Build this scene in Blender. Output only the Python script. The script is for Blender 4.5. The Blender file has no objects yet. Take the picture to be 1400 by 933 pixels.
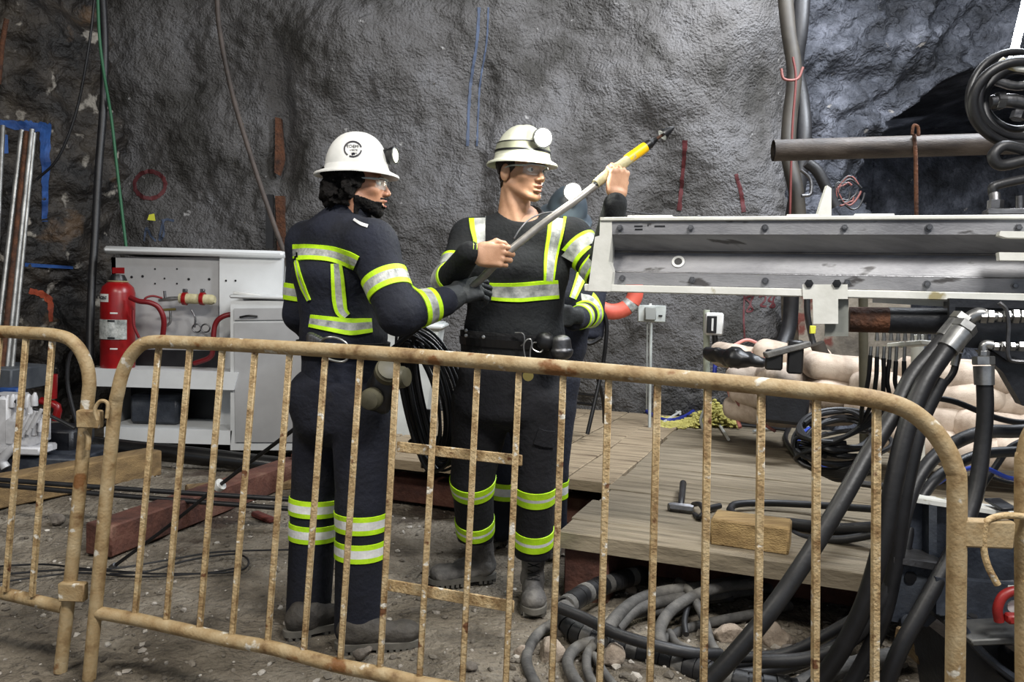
import bpy, math, random
import numpy as np
from mathutils import Vector, Matrix
from mathutils.bvhtree import BVHTree
import openvdb as vdb

scn = bpy.context.scene
COL = scn.collection
random.seed(7)

# ------------------------------------------------------------------ camera
FPX, CX, CY = 1080.0, 700.0, 466.5
CAM = np.array([0.0, 0.0, 1.25])
PITCH, ROLL = math.radians(3.0), math.radians(1.66)
_F = np.array([0, math.cos(PITCH), -math.sin(PITCH)])
_U0 = np.array([0, math.sin(PITCH), math.cos(PITCH)])
_R0 = np.array([1.0, 0, 0])
CR = math.cos(ROLL) * _R0 + math.sin(ROLL) * _U0
CU = math.cos(ROLL) * _U0 - math.sin(ROLL) * _R0
cam_d = bpy.data.cameras.new('camera')
cam_d.sensor_width = 36.0
cam_d.lens = 36.0 * FPX / 1400.0
cam_d.clip_start = 0.05
cam_d.clip_end = 100
cam = bpy.data.objects.new('camera', cam_d)
cam.matrix_world = Matrix(((CR[0], CU[0], -_F[0], CAM[0]), (CR[1], CU[1], -_F[1], CAM[1]),
                           (CR[2], CU[2], -_F[2], CAM[2]), (0, 0, 0, 1)))
COL.objects.link(cam)
scn.camera = cam


def ray(x, y):
    return _F + CR * (x - CX) / FPX - CU * (y - CY) / FPX


def P(x, y, Y):
    "the point of depth Y that the photograph shows at x, y"
    d = ray(x, y)
    return CAM + d * (Y / d[1])


def G(x, y, z=0.0):
    d = ray(x, y)
    return CAM + d * ((z - CAM[2]) / d[2])


# ------------------------------------------------------------------ light
scn.view_settings.view_transform = 'Standard'
scn.view_settings.look = 'None'
scn.view_settings.gamma = 1.0
scn.view_settings.use_curve_mapping = False
scn.view_settings.exposure = 0.55
w = bpy.data.worlds.new('world')
scn.world = w
w.use_nodes = True
w.node_tree.nodes['Background'].inputs[0].default_value = (0.75, 0.85, 1.0, 1)
w.node_tree.nodes['Background'].inputs[1].default_value = 0.42


def area(loc, target, size, power, col=(1, 1, 1), sy=None):
    d = bpy.data.lights.new('cavern_light', 'AREA')
    d.energy = power
    d.color = col
    d.size = size
    if sy:
        d.shape = 'RECTANGLE'
        d.size_y = sy
    o = bpy.data.objects.new('cavern_light', d)
    v = Vector(target) - Vector(loc)
    o.rotation_euler = v.to_track_quat('-Z', 'Y').to_euler()
    o.location = loc
    COL.objects.link(o)
    return o


area((1.6, 0.2, 4.3), (0.6, 4.2, 0.8), 1.3, 150, (1.0, 0.98, 0.95), 0.5)
area((-2.0, 0.6, 4.3), (-1.4, 3.6, 0.0), 1.3, 80, (1.0, 0.95, 0.87), 0.4)  # unseen fill added for the left foreground
area((3.1, 3.9, 4.4), (2.6, 6.0, 1.0), 1.4, 165, (0.88, 0.93, 1.0), 0.35)
area((4.6, 9.6, 3.2), (4.6, 11.5, 1.5), 0.8, 8, (0.85, 0.9, 1.0))  # added light inside the tunnel, keeps its mouth from going black
area((1.6, 4.9, 4.6), (1.2, 7.0, 2.0), 1.3, 105, (0.92, 0.95, 1.0), 0.4)

# ------------------------------------------------------------------ materials
MATS = {}


def C(r, g, b):
    f = lambda c: ((c / 255) / 12.92) if c <= 10 else (((c / 255) + 0.055) / 1.055) ** 2.4
    return (f(r), f(g), f(b), 1)


def M(name, cols, rough=0.6, metal=0.0, scale=8.0, bump=0.0, bscale=60.0, detail=6.0, stops=None,
      emit=None, estr=0.0, stretch=None, rough2=None, spec=0.5, alpha=None, trans=0.0, spots=None):
    """cols: one colour, or several mixed by noise; spots: (colour, scale, threshold) adds patches of wear"""
    if name in MATS:
        return MATS[name]
    m = bpy.data.materials.new(name)
    m.use_nodes = True
    nt = m.node_tree
    N, L = nt.nodes, nt.links
    b = N['Principled BSDF']
    if isinstance(cols, tuple):
        cols = [cols]
    b.inputs['Base Color'].default_value = cols[0]
    b.inputs['Roughness'].default_value = rough
    b.inputs['Metallic'].default_value = metal
    b.inputs['Specular IOR Level'].default_value = spec
    if trans:
        b.inputs['Transmission Weight'].default_value = trans
    if alpha is not None:
        b.inputs['Alpha'].default_value = alpha
    tc = N.new('ShaderNodeTexCoord')
    mp = N.new('ShaderNodeMapping')
    L.new(tc.outputs['Object'], mp.inputs[0])
    if stretch:
        mp.inputs['Scale'].default_value = stretch
    out = None
    if len(cols) > 1:
        n = N.new('ShaderNodeTexNoise')
        n.inputs['Scale'].default_value = scale
        n.inputs['Detail'].default_value = detail
        n.inputs['Roughness'].default_value = 0.62
        L.new(mp.outputs[0], n.inputs['Vector'])
        r = N.new('ShaderNodeValToRGB')
        k = len(cols)
        pos = stops or [0.34 + 0.32 * i / (k - 1) for i in range(k)]
        r.color_ramp.elements[0].position = pos[0]
        r.color_ramp.elements[0].color = cols[0]
        r.color_ramp.elements[1].position = pos[-1]
        r.color_ramp.elements[1].color = cols[-1]
        for i in range(1, k - 1):
            e = r.color_ramp.elements.new(pos[i])
            e.color = cols[i]
        L.new(n.outputs['Fac'], r.inputs[0])
        out = r.outputs[0]
        if rough2 is not None:
            mr = N.new('ShaderNodeMapRange')
            mr.inputs[3].default_value = rough
            mr.inputs[4].default_value = rough2
            L.new(n.outputs['Fac'], mr.inputs[0])
            L.new(mr.outputs[0], b.inputs['Roughness'])
    for sp in (spots or []):
        n2 = N.new('ShaderNodeTexNoise')
        n2.inputs['Scale'].default_value = sp[1]
        n2.inputs['Detail'].default_value = 5
        L.new(mp.outputs[0], n2.inputs['Vector'])
        r2 = N.new('ShaderNodeValToRGB')
        r2.color_ramp.elements[0].position = sp[2]
        r2.color_ramp.elements[1].position = sp[2] + 0.05
        L.new(n2.outputs['Fac'], r2.inputs[0])
        mx = N.new('ShaderNodeMix')
        mx.data_type = 'RGBA'
        L.new(r2.outputs[0], mx.inputs[0])
        if out is not None:
            L.new(out, mx.inputs[6])
        else:
            mx.inputs[6].default_value = cols[0]
        mx.inputs[7].default_value = sp[0]
        out = mx.outputs[2]
    if out is not None:
        L.new(out, b.inputs['Base Color'])
    if bump:
        n = N.new('ShaderNodeTexNoise')
        n.inputs['Scale'].default_value = bscale
        n.inputs['Detail'].default_value = 5
        L.new(mp.outputs[0], n.inputs['Vector'])
        bp = N.new('ShaderNodeBump')
        bp.inputs['Strength'].default_value = min(1.0, bump)
        bp.inputs['Distance'].default_value = 0.01 if bump <= 1 else 0.01 * bump
        L.new(n.outputs['Fac'], bp.inputs['Height'])
        L.new(bp.outputs[0], b.inputs['Normal'])
    if emit:
        b.inputs['Emission Color'].default_value = emit
        b.inputs['Emission Strength'].default_value = estr
    MATS[name] = m
    return m


# ------------------------------------------------------------------ noise
def vnoise(p, seed=0):
    p = np.asarray(p, float)
    i = np.floor(p).astype(np.int64)
    f = p - i
    u = f * f * (3 - 2 * f)

    def h(dx, dy, dz):
        n = (i[..., 0] + dx) * 374761393 + (i[..., 1] + dy) * 668265263 + (i[..., 2] + dz) * 2147483647 + seed * 974634777
        n = (n ^ (n >> 13)) & 0xffffffff
        n = (n * 1274126177) & 0xffffffff
        n = n ^ (n >> 16)
        return (n & 0xffff) / 32767.5 - 1.0
    r = 0
    for dx in (0, 1):
        wx = u[..., 0] if dx else 1 - u[..., 0]
        for dy in (0, 1):
            wy = u[..., 1] if dy else 1 - u[..., 1]
            for dz in (0, 1):
                wz = u[..., 2] if dz else 1 - u[..., 2]
                r = r + h(dx, dy, dz) * wx * wy * wz
    return r


def fbm(p, octaves=4, gain=0.5, seed=0):
    p = np.asarray(p, float)
    r, a = 0, 1.0
    for k in range(octaves):
        r = r + a * vnoise(p * (2.03 ** k) + 17.3 * k, seed + k)
        a *= gain
    return r


# ------------------------------------------------------------------ mesh building
def nrm(v):
    v = np.asarray(v, float)
    return v / (np.linalg.norm(v) + 1e-12)


def basis(z, hint=(0, 0, 1)):
    "columns x, y, z with z along the given direction"
    z = nrm(z)
    h = np.asarray(hint, float)
    if abs(np.dot(h, z)) > 0.97 * np.linalg.norm(h):
        h = np.array([1.0, 0, 0]) if abs(z[0]) < 0.9 else np.array([0, 1.0, 0])
    x = nrm(np.cross(h, z))
    return np.array([x, np.cross(z, x), z]).T


def smooth_path(pts, n=6, closed=False):
    p = np.asarray(pts, float)
    if len(p) < 3:
        return p
    if closed:
        q = np.vstack([p[-1], p, p[0], p[1]])
    else:
        q = np.vstack([2 * p[0] - p[1], p, 2 * p[-1] - p[-2]])
    out = []
    for i in range(1, len(q) - 2):
        for t in np.linspace(0, 1, n, endpoint=False):
            a, b, c, d = q[i - 1], q[i], q[i + 1], q[i + 2]
            out.append(0.5 * (2 * b + (c - a) * t + (2 * a - 5 * b + 4 * c - d) * t * t + (3 * b - a - 3 * c + d) * t ** 3))
    if not closed:
        out.append(q[-2])
    return np.array(out)


class MB:
    def __init__(s):
        s.v, s.f, s.m = [], [], []
        s.mi = 0

    def add(s, vs, fs):
        b = len(s.v)
        s.v.extend([tuple(map(float, x)) for x in vs])
        s.f.extend([tuple(b + i for i in f) for f in fs])
        s.m.extend([s.mi] * len(fs))
        return s

    def box(s, c, size, R=None, bev=0.0):
        c = np.asarray(c, float)
        h = np.asarray(size, float) / 2
        R = np.eye(3) if R is None else np.asarray(R)
        b = min(bev, 0.45 * min(2 * h))
        if b <= 0:
            vs = [c + R @ (h * np.array(k)) for k in ((-1, -1, -1), (1, -1, -1), (1, 1, -1), (-1, 1, -1), (-1, -1, 1), (1, -1, 1), (1, 1, 1), (-1, 1, 1))]
            return s.add(vs, [(0, 3, 2, 1), (4, 5, 6, 7), (0, 1, 5, 4), (1, 2, 6, 5), (2, 3, 7, 6), (3, 0, 4, 7)])
        # chamfered box: 24 vertices
        vs, idx = [], {}
        for sx in (-1, 1):
            for sy in (-1, 1):
                for sz in (-1, 1):
                    for ax in range(3):
                        k = np.array([sx, sy, sz], float) * h
                        for o in range(3):
                            if o != ax:
                                k[o] -= (sx, sy, sz)[o] * b
                        idx[(sx, sy, sz, ax)] = len(vs)
                        vs.append(c + R @ k)
        fs = []
        for ax in range(3):
            o1, o2 = (ax + 1) % 3, (ax + 2) % 3
            for sg in (-1, 1):
                q = []
                for a1, a2 in ((-1, -1), (1, -1), (1, 1), (-1, 1)):
                    k = [0, 0, 0]
                    k[ax], k[o1], k[o2] = sg, a1, a2
                    q.append(idx[(*k, ax)])
                fs.append(tuple(q) if sg > 0 else tuple(q[::-1]))
        for ax in range(3):            # edges parallel to ax
            o1, o2 = (ax + 1) % 3, (ax + 2) % 3
            for a1 in (-1, 1):
                for a2 in (-1, 1):
                    k0, k1 = [0, 0, 0], [0, 0, 0]
                    k0[ax], k1[ax] = -1, 1
                    k0[o1] = k1[o1] = a1
                    k0[o2] = k1[o2] = a2
                    q = [idx[(*k0, o1)], idx[(*k1, o1)], idx[(*k1, o2)], idx[(*k0, o2)]]
                    fs.append(tuple(q[::-1]) if a1 * a2 > 0 else tuple(q))
        for sx in (-1, 1):
            for sy in (-1, 1):
                for sz in (-1, 1):
                    q = [idx[(sx, sy, sz, a)] for a in range(3)]
                    fs.append(tuple(q) if sx * sy * sz > 0 else tuple(q[::-1]))
        return s.add(vs, fs)

    def cyl(s, p0, p1, r0, r1=None, seg=16, cap=True):
        r1 = r0 if r1 is None else r1
        return s.tube([p0, p1], [r0, r1], seg, n=0, cap=cap)

    def tube(s, pts, r, seg=10, n=6, cap=True, closed=False, square=False, flat=1.0, hint=None):
        p = smooth_path(pts, n, closed) if n else np.asarray(pts, float)
        k = len(p)
        if np.ndim(r) == 0:
            rr = np.full(k, float(r))
        else:
            rr = np.interp(np.linspace(0, 1, k), np.linspace(0, 1, len(r)), r)
        if closed:
            T = np.roll(p, -1, 0) - np.roll(p, 1, 0)
        else:
            T = np.gradient(p, axis=0)
        T = T / (np.linalg.norm(T, axis=1)[:, None] + 1e-12)
        B = basis(T[0], (0, 0, 1) if hint is None else hint)
        x = B[:, 0]
        vs = []
        if square:
            ang = np.array([45, 135, 225, 315]) * math.pi / 180
            amp = math.sqrt(2)
            seg = 4
        else:
            ang = np.linspace(0, 2 * math.pi, seg, endpoint=False)
            amp = 1.0
        for i in range(k):
            x = nrm(x - T[i] * np.dot(x, T[i]))
            y = np.cross(T[i], x)
            for a in ang:
                vs.append(p[i] + amp * rr[i] * (math.cos(a) * x + flat * math.sin(a) * y))
        fs = []
        for i in range(k if closed else k - 1):
            j = (i + 1) % k
            for a in range(seg):
                b = (a + 1) % seg
                fs.append((i * seg + a, i * seg + b, j * seg + b, j * seg + a))
        if cap and not closed:
            fs.append(tuple(range(seg))[::-1])
            fs.append(tuple((k - 1) * seg + a for a in range(seg)))
        return s.add(vs, fs)

    def lathe(s, c, prof, R=None, seg=32, sx=1.0, sy=1.0):
        "prof: (radius, height) pairs"
        c = np.asarray(c, float)
        R = np.eye(3) if R is None else np.asarray(R)
        vs, fs = [], []
        for (r, z) in prof:
            for a in range(seg):
                t = 2 * math.pi * a / seg
                vs.append(c + R @ np.array([r * math.cos(t) * sx, r * math.sin(t) * sy, z]))
        for i in range(len(prof) - 1):
            for a in range(seg):
                b = (a + 1) % seg
                fs.append((i * seg + a, i * seg + b, (i + 1) * seg + b, (i + 1) * seg + a))
        fs.append(tuple(range(seg))[::-1])
        fs.append(tuple((len(prof) - 1) * seg + a for a in range(seg)))
        return s.add(vs, fs)

    def prism(s, poly, d0, d1, o, X, Y, Z):
        "polygon (in X, Y) extruded along Z from d0 to d1"
        o, X, Y, Z = map(lambda q: np.asarray(q, float), (o, X, Y, Z))
        n = len(poly)
        vs = [o + a * X + b * Y + d0 * Z for a, b in poly] + [o + a * X + b * Y + d1 * Z for a, b in poly]
        fs = [tuple(range(n))[::-1], tuple(range(n, 2 * n))]
        fs += [(i, (i + 1) % n, n + (i + 1) % n, n + i) for i in range(n)]
        return s.add(vs, fs)

    def build(s, name, mat, parent=None, smooth=True, angle=40, **kw):
        return mesh_obj(name, np.array(s.v), s.f, mat, parent, smooth, angle, s.m if any(s.m) else None, **kw)


def wloc(o):
    v = np.zeros(3)
    while o is not None:
        v = v + np.array(o.location)
        o = o.parent
    return v


def mesh_obj(name, v, f, mat, parent=None, smooth=True, angle=40, mi=None, label=None, cat=None, group=None, kind=None, base=None):
    v = np.asarray(v, float)
    if parent is not None:
        o0 = wloc(parent)
        loc = (0, 0, 0)
    else:
        o0 = np.array([v[:, 0].mean(), v[:, 1].mean(), v[:, 2].min()]) if base is None else np.asarray(base, float)
        loc = tuple(o0)
    me = bpy.data.meshes.new(name)
    fa = f.tolist() if isinstance(f, np.ndarray) else f
    me.from_pydata((v - o0).tolist(), [], fa)
    for x in (mat if isinstance(mat, (list, tuple)) else [mat]):
        me.materials.append(x)
    if mi is not None:
        me.polygons.foreach_set('material_index', np.asarray(mi, dtype=np.int32))
    if smooth:
        me.polygons.foreach_set('use_smooth', [True] * len(me.polygons))
        if angle < 180:
            me.set_sharp_from_angle(angle=math.radians(angle))
    me.update()
    o = bpy.data.objects.new(name, me)
    COL.objects.link(o)
    o.location = loc
    if parent is not None:
        o.parent = parent
    tag(o, label, cat, group, kind)
    return o


def tag(o, label=None, cat=None, group=None, kind=None):
    if label: o['label'] = label
    if cat: o['category'] = cat
    if group: o['group'] = group
    if kind: o['kind'] = kind
    return o


def thing(name, loc, label, cat, group=None):
    o = bpy.data.objects.new(name, None)
    o.empty_display_size = 0.1
    COL.objects.link(o)
    o.location = tuple(loc)
    return tag(o, label, cat, group)


def text_mesh(name, body, size, o, X, Y, mat, parent, depth=0.001, align='CENTER'):
    "flat lettering laid on a surface, converted to a mesh"
    cu = bpy.data.curves.new('t', 'FONT')
    cu.body = body
    cu.size = size
    cu.align_x = align
    cu.align_y = 'CENTER'
    cu.extrude = depth
    cu.resolution_u = 3
    tmp = bpy.data.objects.new('t', cu)
    COL.objects.link(tmp)
    dg = bpy.context.evaluated_depsgraph_get()
    me = tmp.evaluated_get(dg).to_mesh()
    v = np.array([tuple(q.co) for q in me.vertices])
    f = [tuple(p.vertices) for p in me.polygons]
    tmp.to_mesh_clear()
    COL.objects.unlink(tmp)
    bpy.data.objects.remove(tmp)
    X, Y = nrm(X), nrm(Y)
    Z = np.cross(X, Y)
    v = np.asarray(o) + v[:, :1] * X + v[:, 1:2] * Y + v[:, 2:3] * Z
    return mesh_obj(name, v, f, mat, parent, smooth=False)


# ------------------------------------------------------------------ signed distance modelling
class SDF:
    def __init__(s, lo, hi, h):
        s.h = h
        s.lo = np.asarray(lo, float) - 3 * h
        n = np.ceil((np.asarray(hi, float) + 3 * h - s.lo) / h).astype(int) + 1
        s.n = n
        s.d = np.full(n, 1.0, dtype=np.float32)

    def sub(s, lo, hi, mg):
        a = np.maximum(0, np.floor((np.asarray(lo) - mg - s.lo) / s.h).astype(int))
        b = np.minimum(s.n, np.ceil((np.asarray(hi) + mg - s.lo) / s.h).astype(int) + 1)
        if np.any(b <= a):
            return None, None
        sl = tuple(slice(a[i], b[i]) for i in range(3))
        ax = [s.lo[i] + s.h * np.arange(a[i], b[i]) for i in range(3)]
        g = np.stack(np.meshgrid(*ax, indexing='ij'), -1)
        return sl, g

    def comb(s, sl, e, k, mode):
        d = s.d[sl]
        if mode == 'sub':
            hh = np.maximum(k - np.abs(d + e), 0) / k
            s.d[sl] = np.maximum(d, -e) + hh * hh * k / 4
        else:
            hh = np.maximum(k - np.abs(d - e), 0) / k
            s.d[sl] = np.minimum(d, e) - hh * hh * k / 4

    def ell(s, c, r, R=None, k=0.01, mode='add'):
        c, r = np.asarray(c, float), np.asarray(r, float) * np.ones(3)
        m = r.max()
        sl, g = s.sub(c - m, c + m, k + 3 * s.h + 0.01)
        if sl is None: return s
        q = g - c
        if R is not None:
            q = q @ np.asarray(R)
        k0 = np.linalg.norm(q / r, axis=-1)
        k1 = np.linalg.norm(q / (r * r), axis=-1) + 1e-9
        s.comb(sl, k0 * (k0 - 1) / k1, k, mode)
        return s

    def cap(s, p0, p1, r0, r1=None, k=0.01, mode='add'):
        p0, p1 = np.asarray(p0, float), np.asarray(p1, float)
        r1 = r0 if r1 is None else r1
        m = max(r0, r1)
        sl, g = s.sub(np.minimum(p0, p1) - m, np.maximum(p0, p1) + m, k + 3 * s.h + 0.01)
        if sl is None: return s
        ab = p1 - p0
        t = np.clip(((g - p0) @ ab) / (ab @ ab + 1e-12), 0, 1)
        e = np.linalg.norm(g - p0 - t[..., None] * ab, axis=-1) - (r0 + (r1 - r0) * t)
        s.comb(sl, e, k, mode)
        return s

    def loft(s, p0, p1, a0, b0, a1, b1, side, k=0.03, mode='add', end=0.6):
        "elliptical cone; a along side, b across"
        p0, p1, side = (np.asarray(q, float) for q in (p0, p1, side))
        ax = p1 - p0
        L = np.linalg.norm(ax)
        ax = ax / L
        sd = nrm(side - ax * np.dot(side, ax))
        ot = np.cross(ax, sd)
        m = max(a0, b0, a1, b1)
        sl, g = s.sub(np.minimum(p0, p1) - m, np.maximum(p0, p1) + m, k + 3 * s.h + 0.01)
        if sl is None: return s
        q = g - p0
        t0 = q @ ax
        t = np.clip(t0, 0, L)
        w_ = t0 - t
        f = t / L
        A = a0 + (a1 - a0) * f
        B = b0 + (b1 - b0) * f
        Cc = np.minimum(A, B) * end
        u, v = q @ sd, q @ ot
        k0 = np.sqrt((u / A) ** 2 + (v / B) ** 2 + (w_ / Cc) ** 2)
        k1 = np.sqrt((u / A ** 2) ** 2 + (v / B ** 2) ** 2 + (w_ / Cc ** 2) ** 2) + 1e-6
        e = np.where(k0 < 1e-4, -np.minimum(A, B), k0 * (k0 - 1) / k1)
        s.comb(sl, e, k, mode)
        return s

    def rbox(s, c, half, R=None, r=0.01, k=0.01, mode='add'):
        c, half = np.asarray(c, float), np.asarray(half, float)
        m = np.linalg.norm(half)
        sl, g = s.sub(c - m, c + m, k + 3 * s.h + 0.005)
        if sl is None: return s
        q = g - c
        if R is not None:
            q = q @ np.asarray(R)
        q = np.abs(q) - (half - r)
        e = np.linalg.norm(np.maximum(q, 0), axis=-1) + np.minimum(q.max(-1), 0) - r
        s.comb(sl, e, k, mode)
        return s

    def grid(s):
        ax = [s.lo[i] + s.h * np.arange(s.n[i]) for i in range(3)]
        return np.stack(np.meshgrid(*ax, indexing='ij'), -1)

    def noise(s, amp, scale, seed=0, octaves=2, fn=None):
        m = np.abs(s.d) < 6 * s.h + 3 * amp
        idx = np.argwhere(m)
        g = s.lo + s.h * idx
        e = amp * (fbm(g * scale, octaves, 0.5, seed) if fn is None else fn(g))
        s.d[m] += e.astype(np.float32)
        return s

    def cut(s, fn):
        "keep only where fn(points) < 0"
        m = s.d < 0.06
        idx = np.argwhere(m)
        e = fn(s.lo + s.h * idx)
        s.d[m] = np.maximum(s.d[m], e)
        return s

    def mesh(s):
        g = vdb.FloatGrid(1.0)
        g.copyFromArray(np.ascontiguousarray(s.d, dtype=np.float32))
        pts, quads = g.convertToQuads(isovalue=0.0)
        v = np.asarray(pts, float) * s.h + s.lo
        q = np.asarray(quads)[:, ::-1].astype(int)
        a = v[q]
        # outward winding
        n = np.cross(a[:, 2] - a[:, 0], a[:, 3] - a[:, 1])
        vol = np.sum(np.einsum('ij,ij->i', a.mean(1) - v.mean(0), n))
        if vol < 0:
            q = q[:, ::-1]
        return v, q
# ------------------------------------------------------------------ materials used widely
m_shot = M('shotcrete', [C(58, 56, 53), C(88, 86, 85), C(106, 105, 106)], 0.86, scale=2.0, detail=10, bump=4, bscale=46,
           stops=[0.36, 0.5, 0.68], spots=[(C(150, 148, 146), 11.0, 0.70)])
m_rock = M('wet_rock', [C(18, 16, 15), C(44, 39, 34), C(76, 69, 60)], 0.62, scale=2.6, detail=10, bump=3, bscale=22,
           stops=[0.40, 0.54, 0.7], spots=[(C(150, 144, 134), 5.5, 0.61), (C(84, 66, 48), 1.9, 0.64)])
m_rock_r = M('blue_grey_rock', [C(36, 38, 43), C(72, 75, 83), C(122, 125, 135)], 0.7, scale=2.4, detail=10, bump=6, bscale=22,
             stops=[0.38, 0.53, 0.7], spots=[(C(165, 160, 154), 6.2, 0.69)])
m_dirt = M('dirt', [C(72, 65, 55), C(120, 111, 97), C(152, 144, 130)], 0.95, scale=3.2, detail=9, bump=4, bscale=34, stops=[0.32, 0.52, 0.72],
           spots=[(C(66, 54, 44), 1.3, 0.58)])
m_rust = M('rusty_ochre_paint', [C(104, 76, 44), C(158, 134, 96), C(184, 166, 132)], 0.62, 0.0, scale=14, detail=8, bump=0.25, bscale=110,
           stops=[0.30, 0.46, 0.72], spots=[(C(206, 200, 186), 21.0, 0.64), (C(122, 82, 44), 9.0, 0.62)])
m_rustbar = M('rusty_bar_paint', [C(122, 92, 56), C(180, 154, 112), C(202, 182, 144)], 0.6, 0.0, scale=24, detail=8, bump=0.5, bscale=120,
              stops=[0.30, 0.5, 0.7], spots=[(C(216, 210, 196), 34.0, 0.63), (C(104, 66, 38), 22.0, 0.64)])
m_plank = M('weathered_plank', [C(80, 72, 58), C(124, 113, 94), C(146, 134, 114)], 0.85, scale=5, detail=9, bump=1.2, bscale=26,
            stops=[0.3, 0.5, 0.72], stretch=(0.35, 4.5, 1), spots=[(C(74, 60, 46), 3.0, 0.62)])
m_plank2 = M('weathered_plank_left', [C(100, 88, 70), C(144, 128, 104), C(164, 148, 122)], 0.85, scale=5, detail=9, bump=1.2, bscale=26,
             stops=[0.3, 0.5, 0.72], stretch=(4.5, 0.35, 1), spots=[(C(84, 66, 48), 3.0, 0.62)])
m_hose = M('black_rubber', [C(11, 11, 13), C(24, 24, 27)], 0.40, scale=9, rough2=0.55, bump=0.08, bscale=60)
m_hose_d = M('dusty_rubber', [C(52, 51, 50), C(84, 82, 79), C(112, 109, 103)], 0.75, scale=7, bump=0.4, bscale=50)
m_hose_g = M('grey_black_rubber', [C(18, 18, 20), C(36, 36, 38)], 0.48, scale=9, bump=0.1)
m_steel = M('bright_steel', [C(130, 130, 130), C(176, 176, 174)], 0.33, 0.85, scale=20)
m_steel_d = M('dull_steel', [C(84, 84, 86), C(126, 126, 128)], 0.42, 0.9, scale=9, detail=8, bump=0.2)
m_white = M('dirty_white_paint', [C(148, 148, 146), C(182, 182, 180)], 0.5, scale=3, detail=8, spots=[(C(110, 100, 88), 7.0, 0.68)])
m_black = M('black_paint', [C(18, 19, 22), C(34, 35, 39)], 0.5, scale=6, detail=8, bump=0.2)
m_copper = M('rust_brown', [C(44, 26, 18), C(96, 58, 34)], 0.85, scale=12, detail=8, bump=1)
m_redbeam = M('red_brown_steel', [C(54, 30, 24), C(92, 56, 44), C(122, 92, 76)], 0.8, scale=5, detail=8, bump=0.6, stops=[0.35, 0.55, 0.75])
m_timber = M('tan_timber', [C(96, 76, 50), C(150, 124, 84)], 0.85, scale=4, detail=8, stretch=(4, 0.5, 4), bump=0.8)
m_sack = M('cream_sandbag_cloth', [C(146, 130, 114), C(182, 166, 150), C(200, 186, 170)], 0.9, scale=5, detail=8, bump=0.25, bscale=170)

# ------------------------------------------------------------------ cavern walls
def wall(name, path, z0, z1, ds, dz, mat, fn):
    p = smooth_path(path, 24)
    L = np.concatenate([[0], np.cumsum(np.linalg.norm(np.diff(p, axis=0), axis=1))])
    s = np.linspace(0, L[-1], max(2, int(L[-1] / ds)))
    q = np.stack([np.interp(s, L, p[:, 0]), np.interp(s, L, p[:, 1])], 1)
    t = np.gradient(q, axis=0)
    t /= np.linalg.norm(t, axis=1)[:, None]
    nn = np.stack([t[:, 1], -t[:, 0]], 1)          # to the right of the path = into the room (towards -y)
    z = np.linspace(z0, z1, int((z1 - z0) / dz))
    X = q[:, None, 0] + 0 * z
    Y = q[:, None, 1] + 0 * z
    Z = z[None, :] + 0 * X
    g = np.stack([X, Y, Z], -1)
    d = fn(g)
    g[..., 0] += nn[:, None, 0] * d
    g[..., 1] += nn[:, None, 1] * d
    a, b = g.shape[:2]
    i = (np.arange(a - 1)[:, None] * b + np.arange(b - 1)).ravel()
    f = np.stack([i, i + b, i + b + 1, i + 1], 1)
    v = g.reshape(-1, 3)
    o = mesh_obj(name, v, f, mat, None, True, 180, kind='structure')
    return o, BVHTree.FromPolygons(v.tolist(), f.tolist())


def gauss(g, x, z, sx, sz, a):
    return a * np.exp(-((g[..., 0] - x) / sx) ** 2 - ((g[..., 2] - z) / sz) ** 2)


def blobs(g, freq, seed):
    "rounded lumps as sprayed concrete has"
    return 1 - np.abs(vnoise(g * freq + 0.35 * fbm(g * freq * 0.7, 2, 0.5, 77)[..., None], seed)) * 2


def f_back(g):
    d = 0.16 * fbm(g * 0.9, 2, 0.5, 3) + 0.05 * fbm(g * 2.6, 3, 0.5, 9)
    d += 0.008 * blobs(g, 7, 5) + 0.013 * fbm(g * 19, 2, 0.7, 6)
    d += gauss(g, 1.75, 3.6, 0.55, 0.7, 0.42) + gauss(g, -1.3, 3.4, 1.1, 0.6, 0.34) + gauss(g, 0.2, 2.4, 0.5, 1.6, 0.12)
    d -= gauss(g, -0.3, 2.4, 0.12, 1.2, 0.10) + gauss(g, -2.05, 2.6, 0.12, 0.7, 0.15)
    return d


def f_left(g):
    r = 1 - np.abs(fbm(g * 1.7, 4, 0.55, 21))
    return 0.14 * r + 0.05 * fbm(g * 3.2, 4, 0.6, 12) + 0.022 * blobs(g, 7, 8)


def f_right(g):
    r = 1 - np.abs(fbm(g * 1.2, 4, 0.55, 31))
    d = 0.30 * r + 0.10 * fbm(g * 3.2, 5, 0.6, 42) + 0.03 * blobs(g, 8, 8) + 0.35 * np.clip(g[..., 2] - 2.4, 0, 3)
    zt = 3.95 - 0.17 * np.clip(5.8 - g[..., 0], 0, 3) ** 2 + 0.08 * fbm(g * 1.5, 2, 0.5, 4)
    e = np.minimum(g[..., 0] - 3.58 - 0.1 * vnoise(g * 2, 4), zt - g[..., 2])
    e = np.minimum(e, g[..., 2] - 0.9)
    t = np.clip(e / 0.16, 0, 1)
    t = t * t * (3 - 2 * t)
    return d * (1 - t) - 3.4 * t


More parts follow.
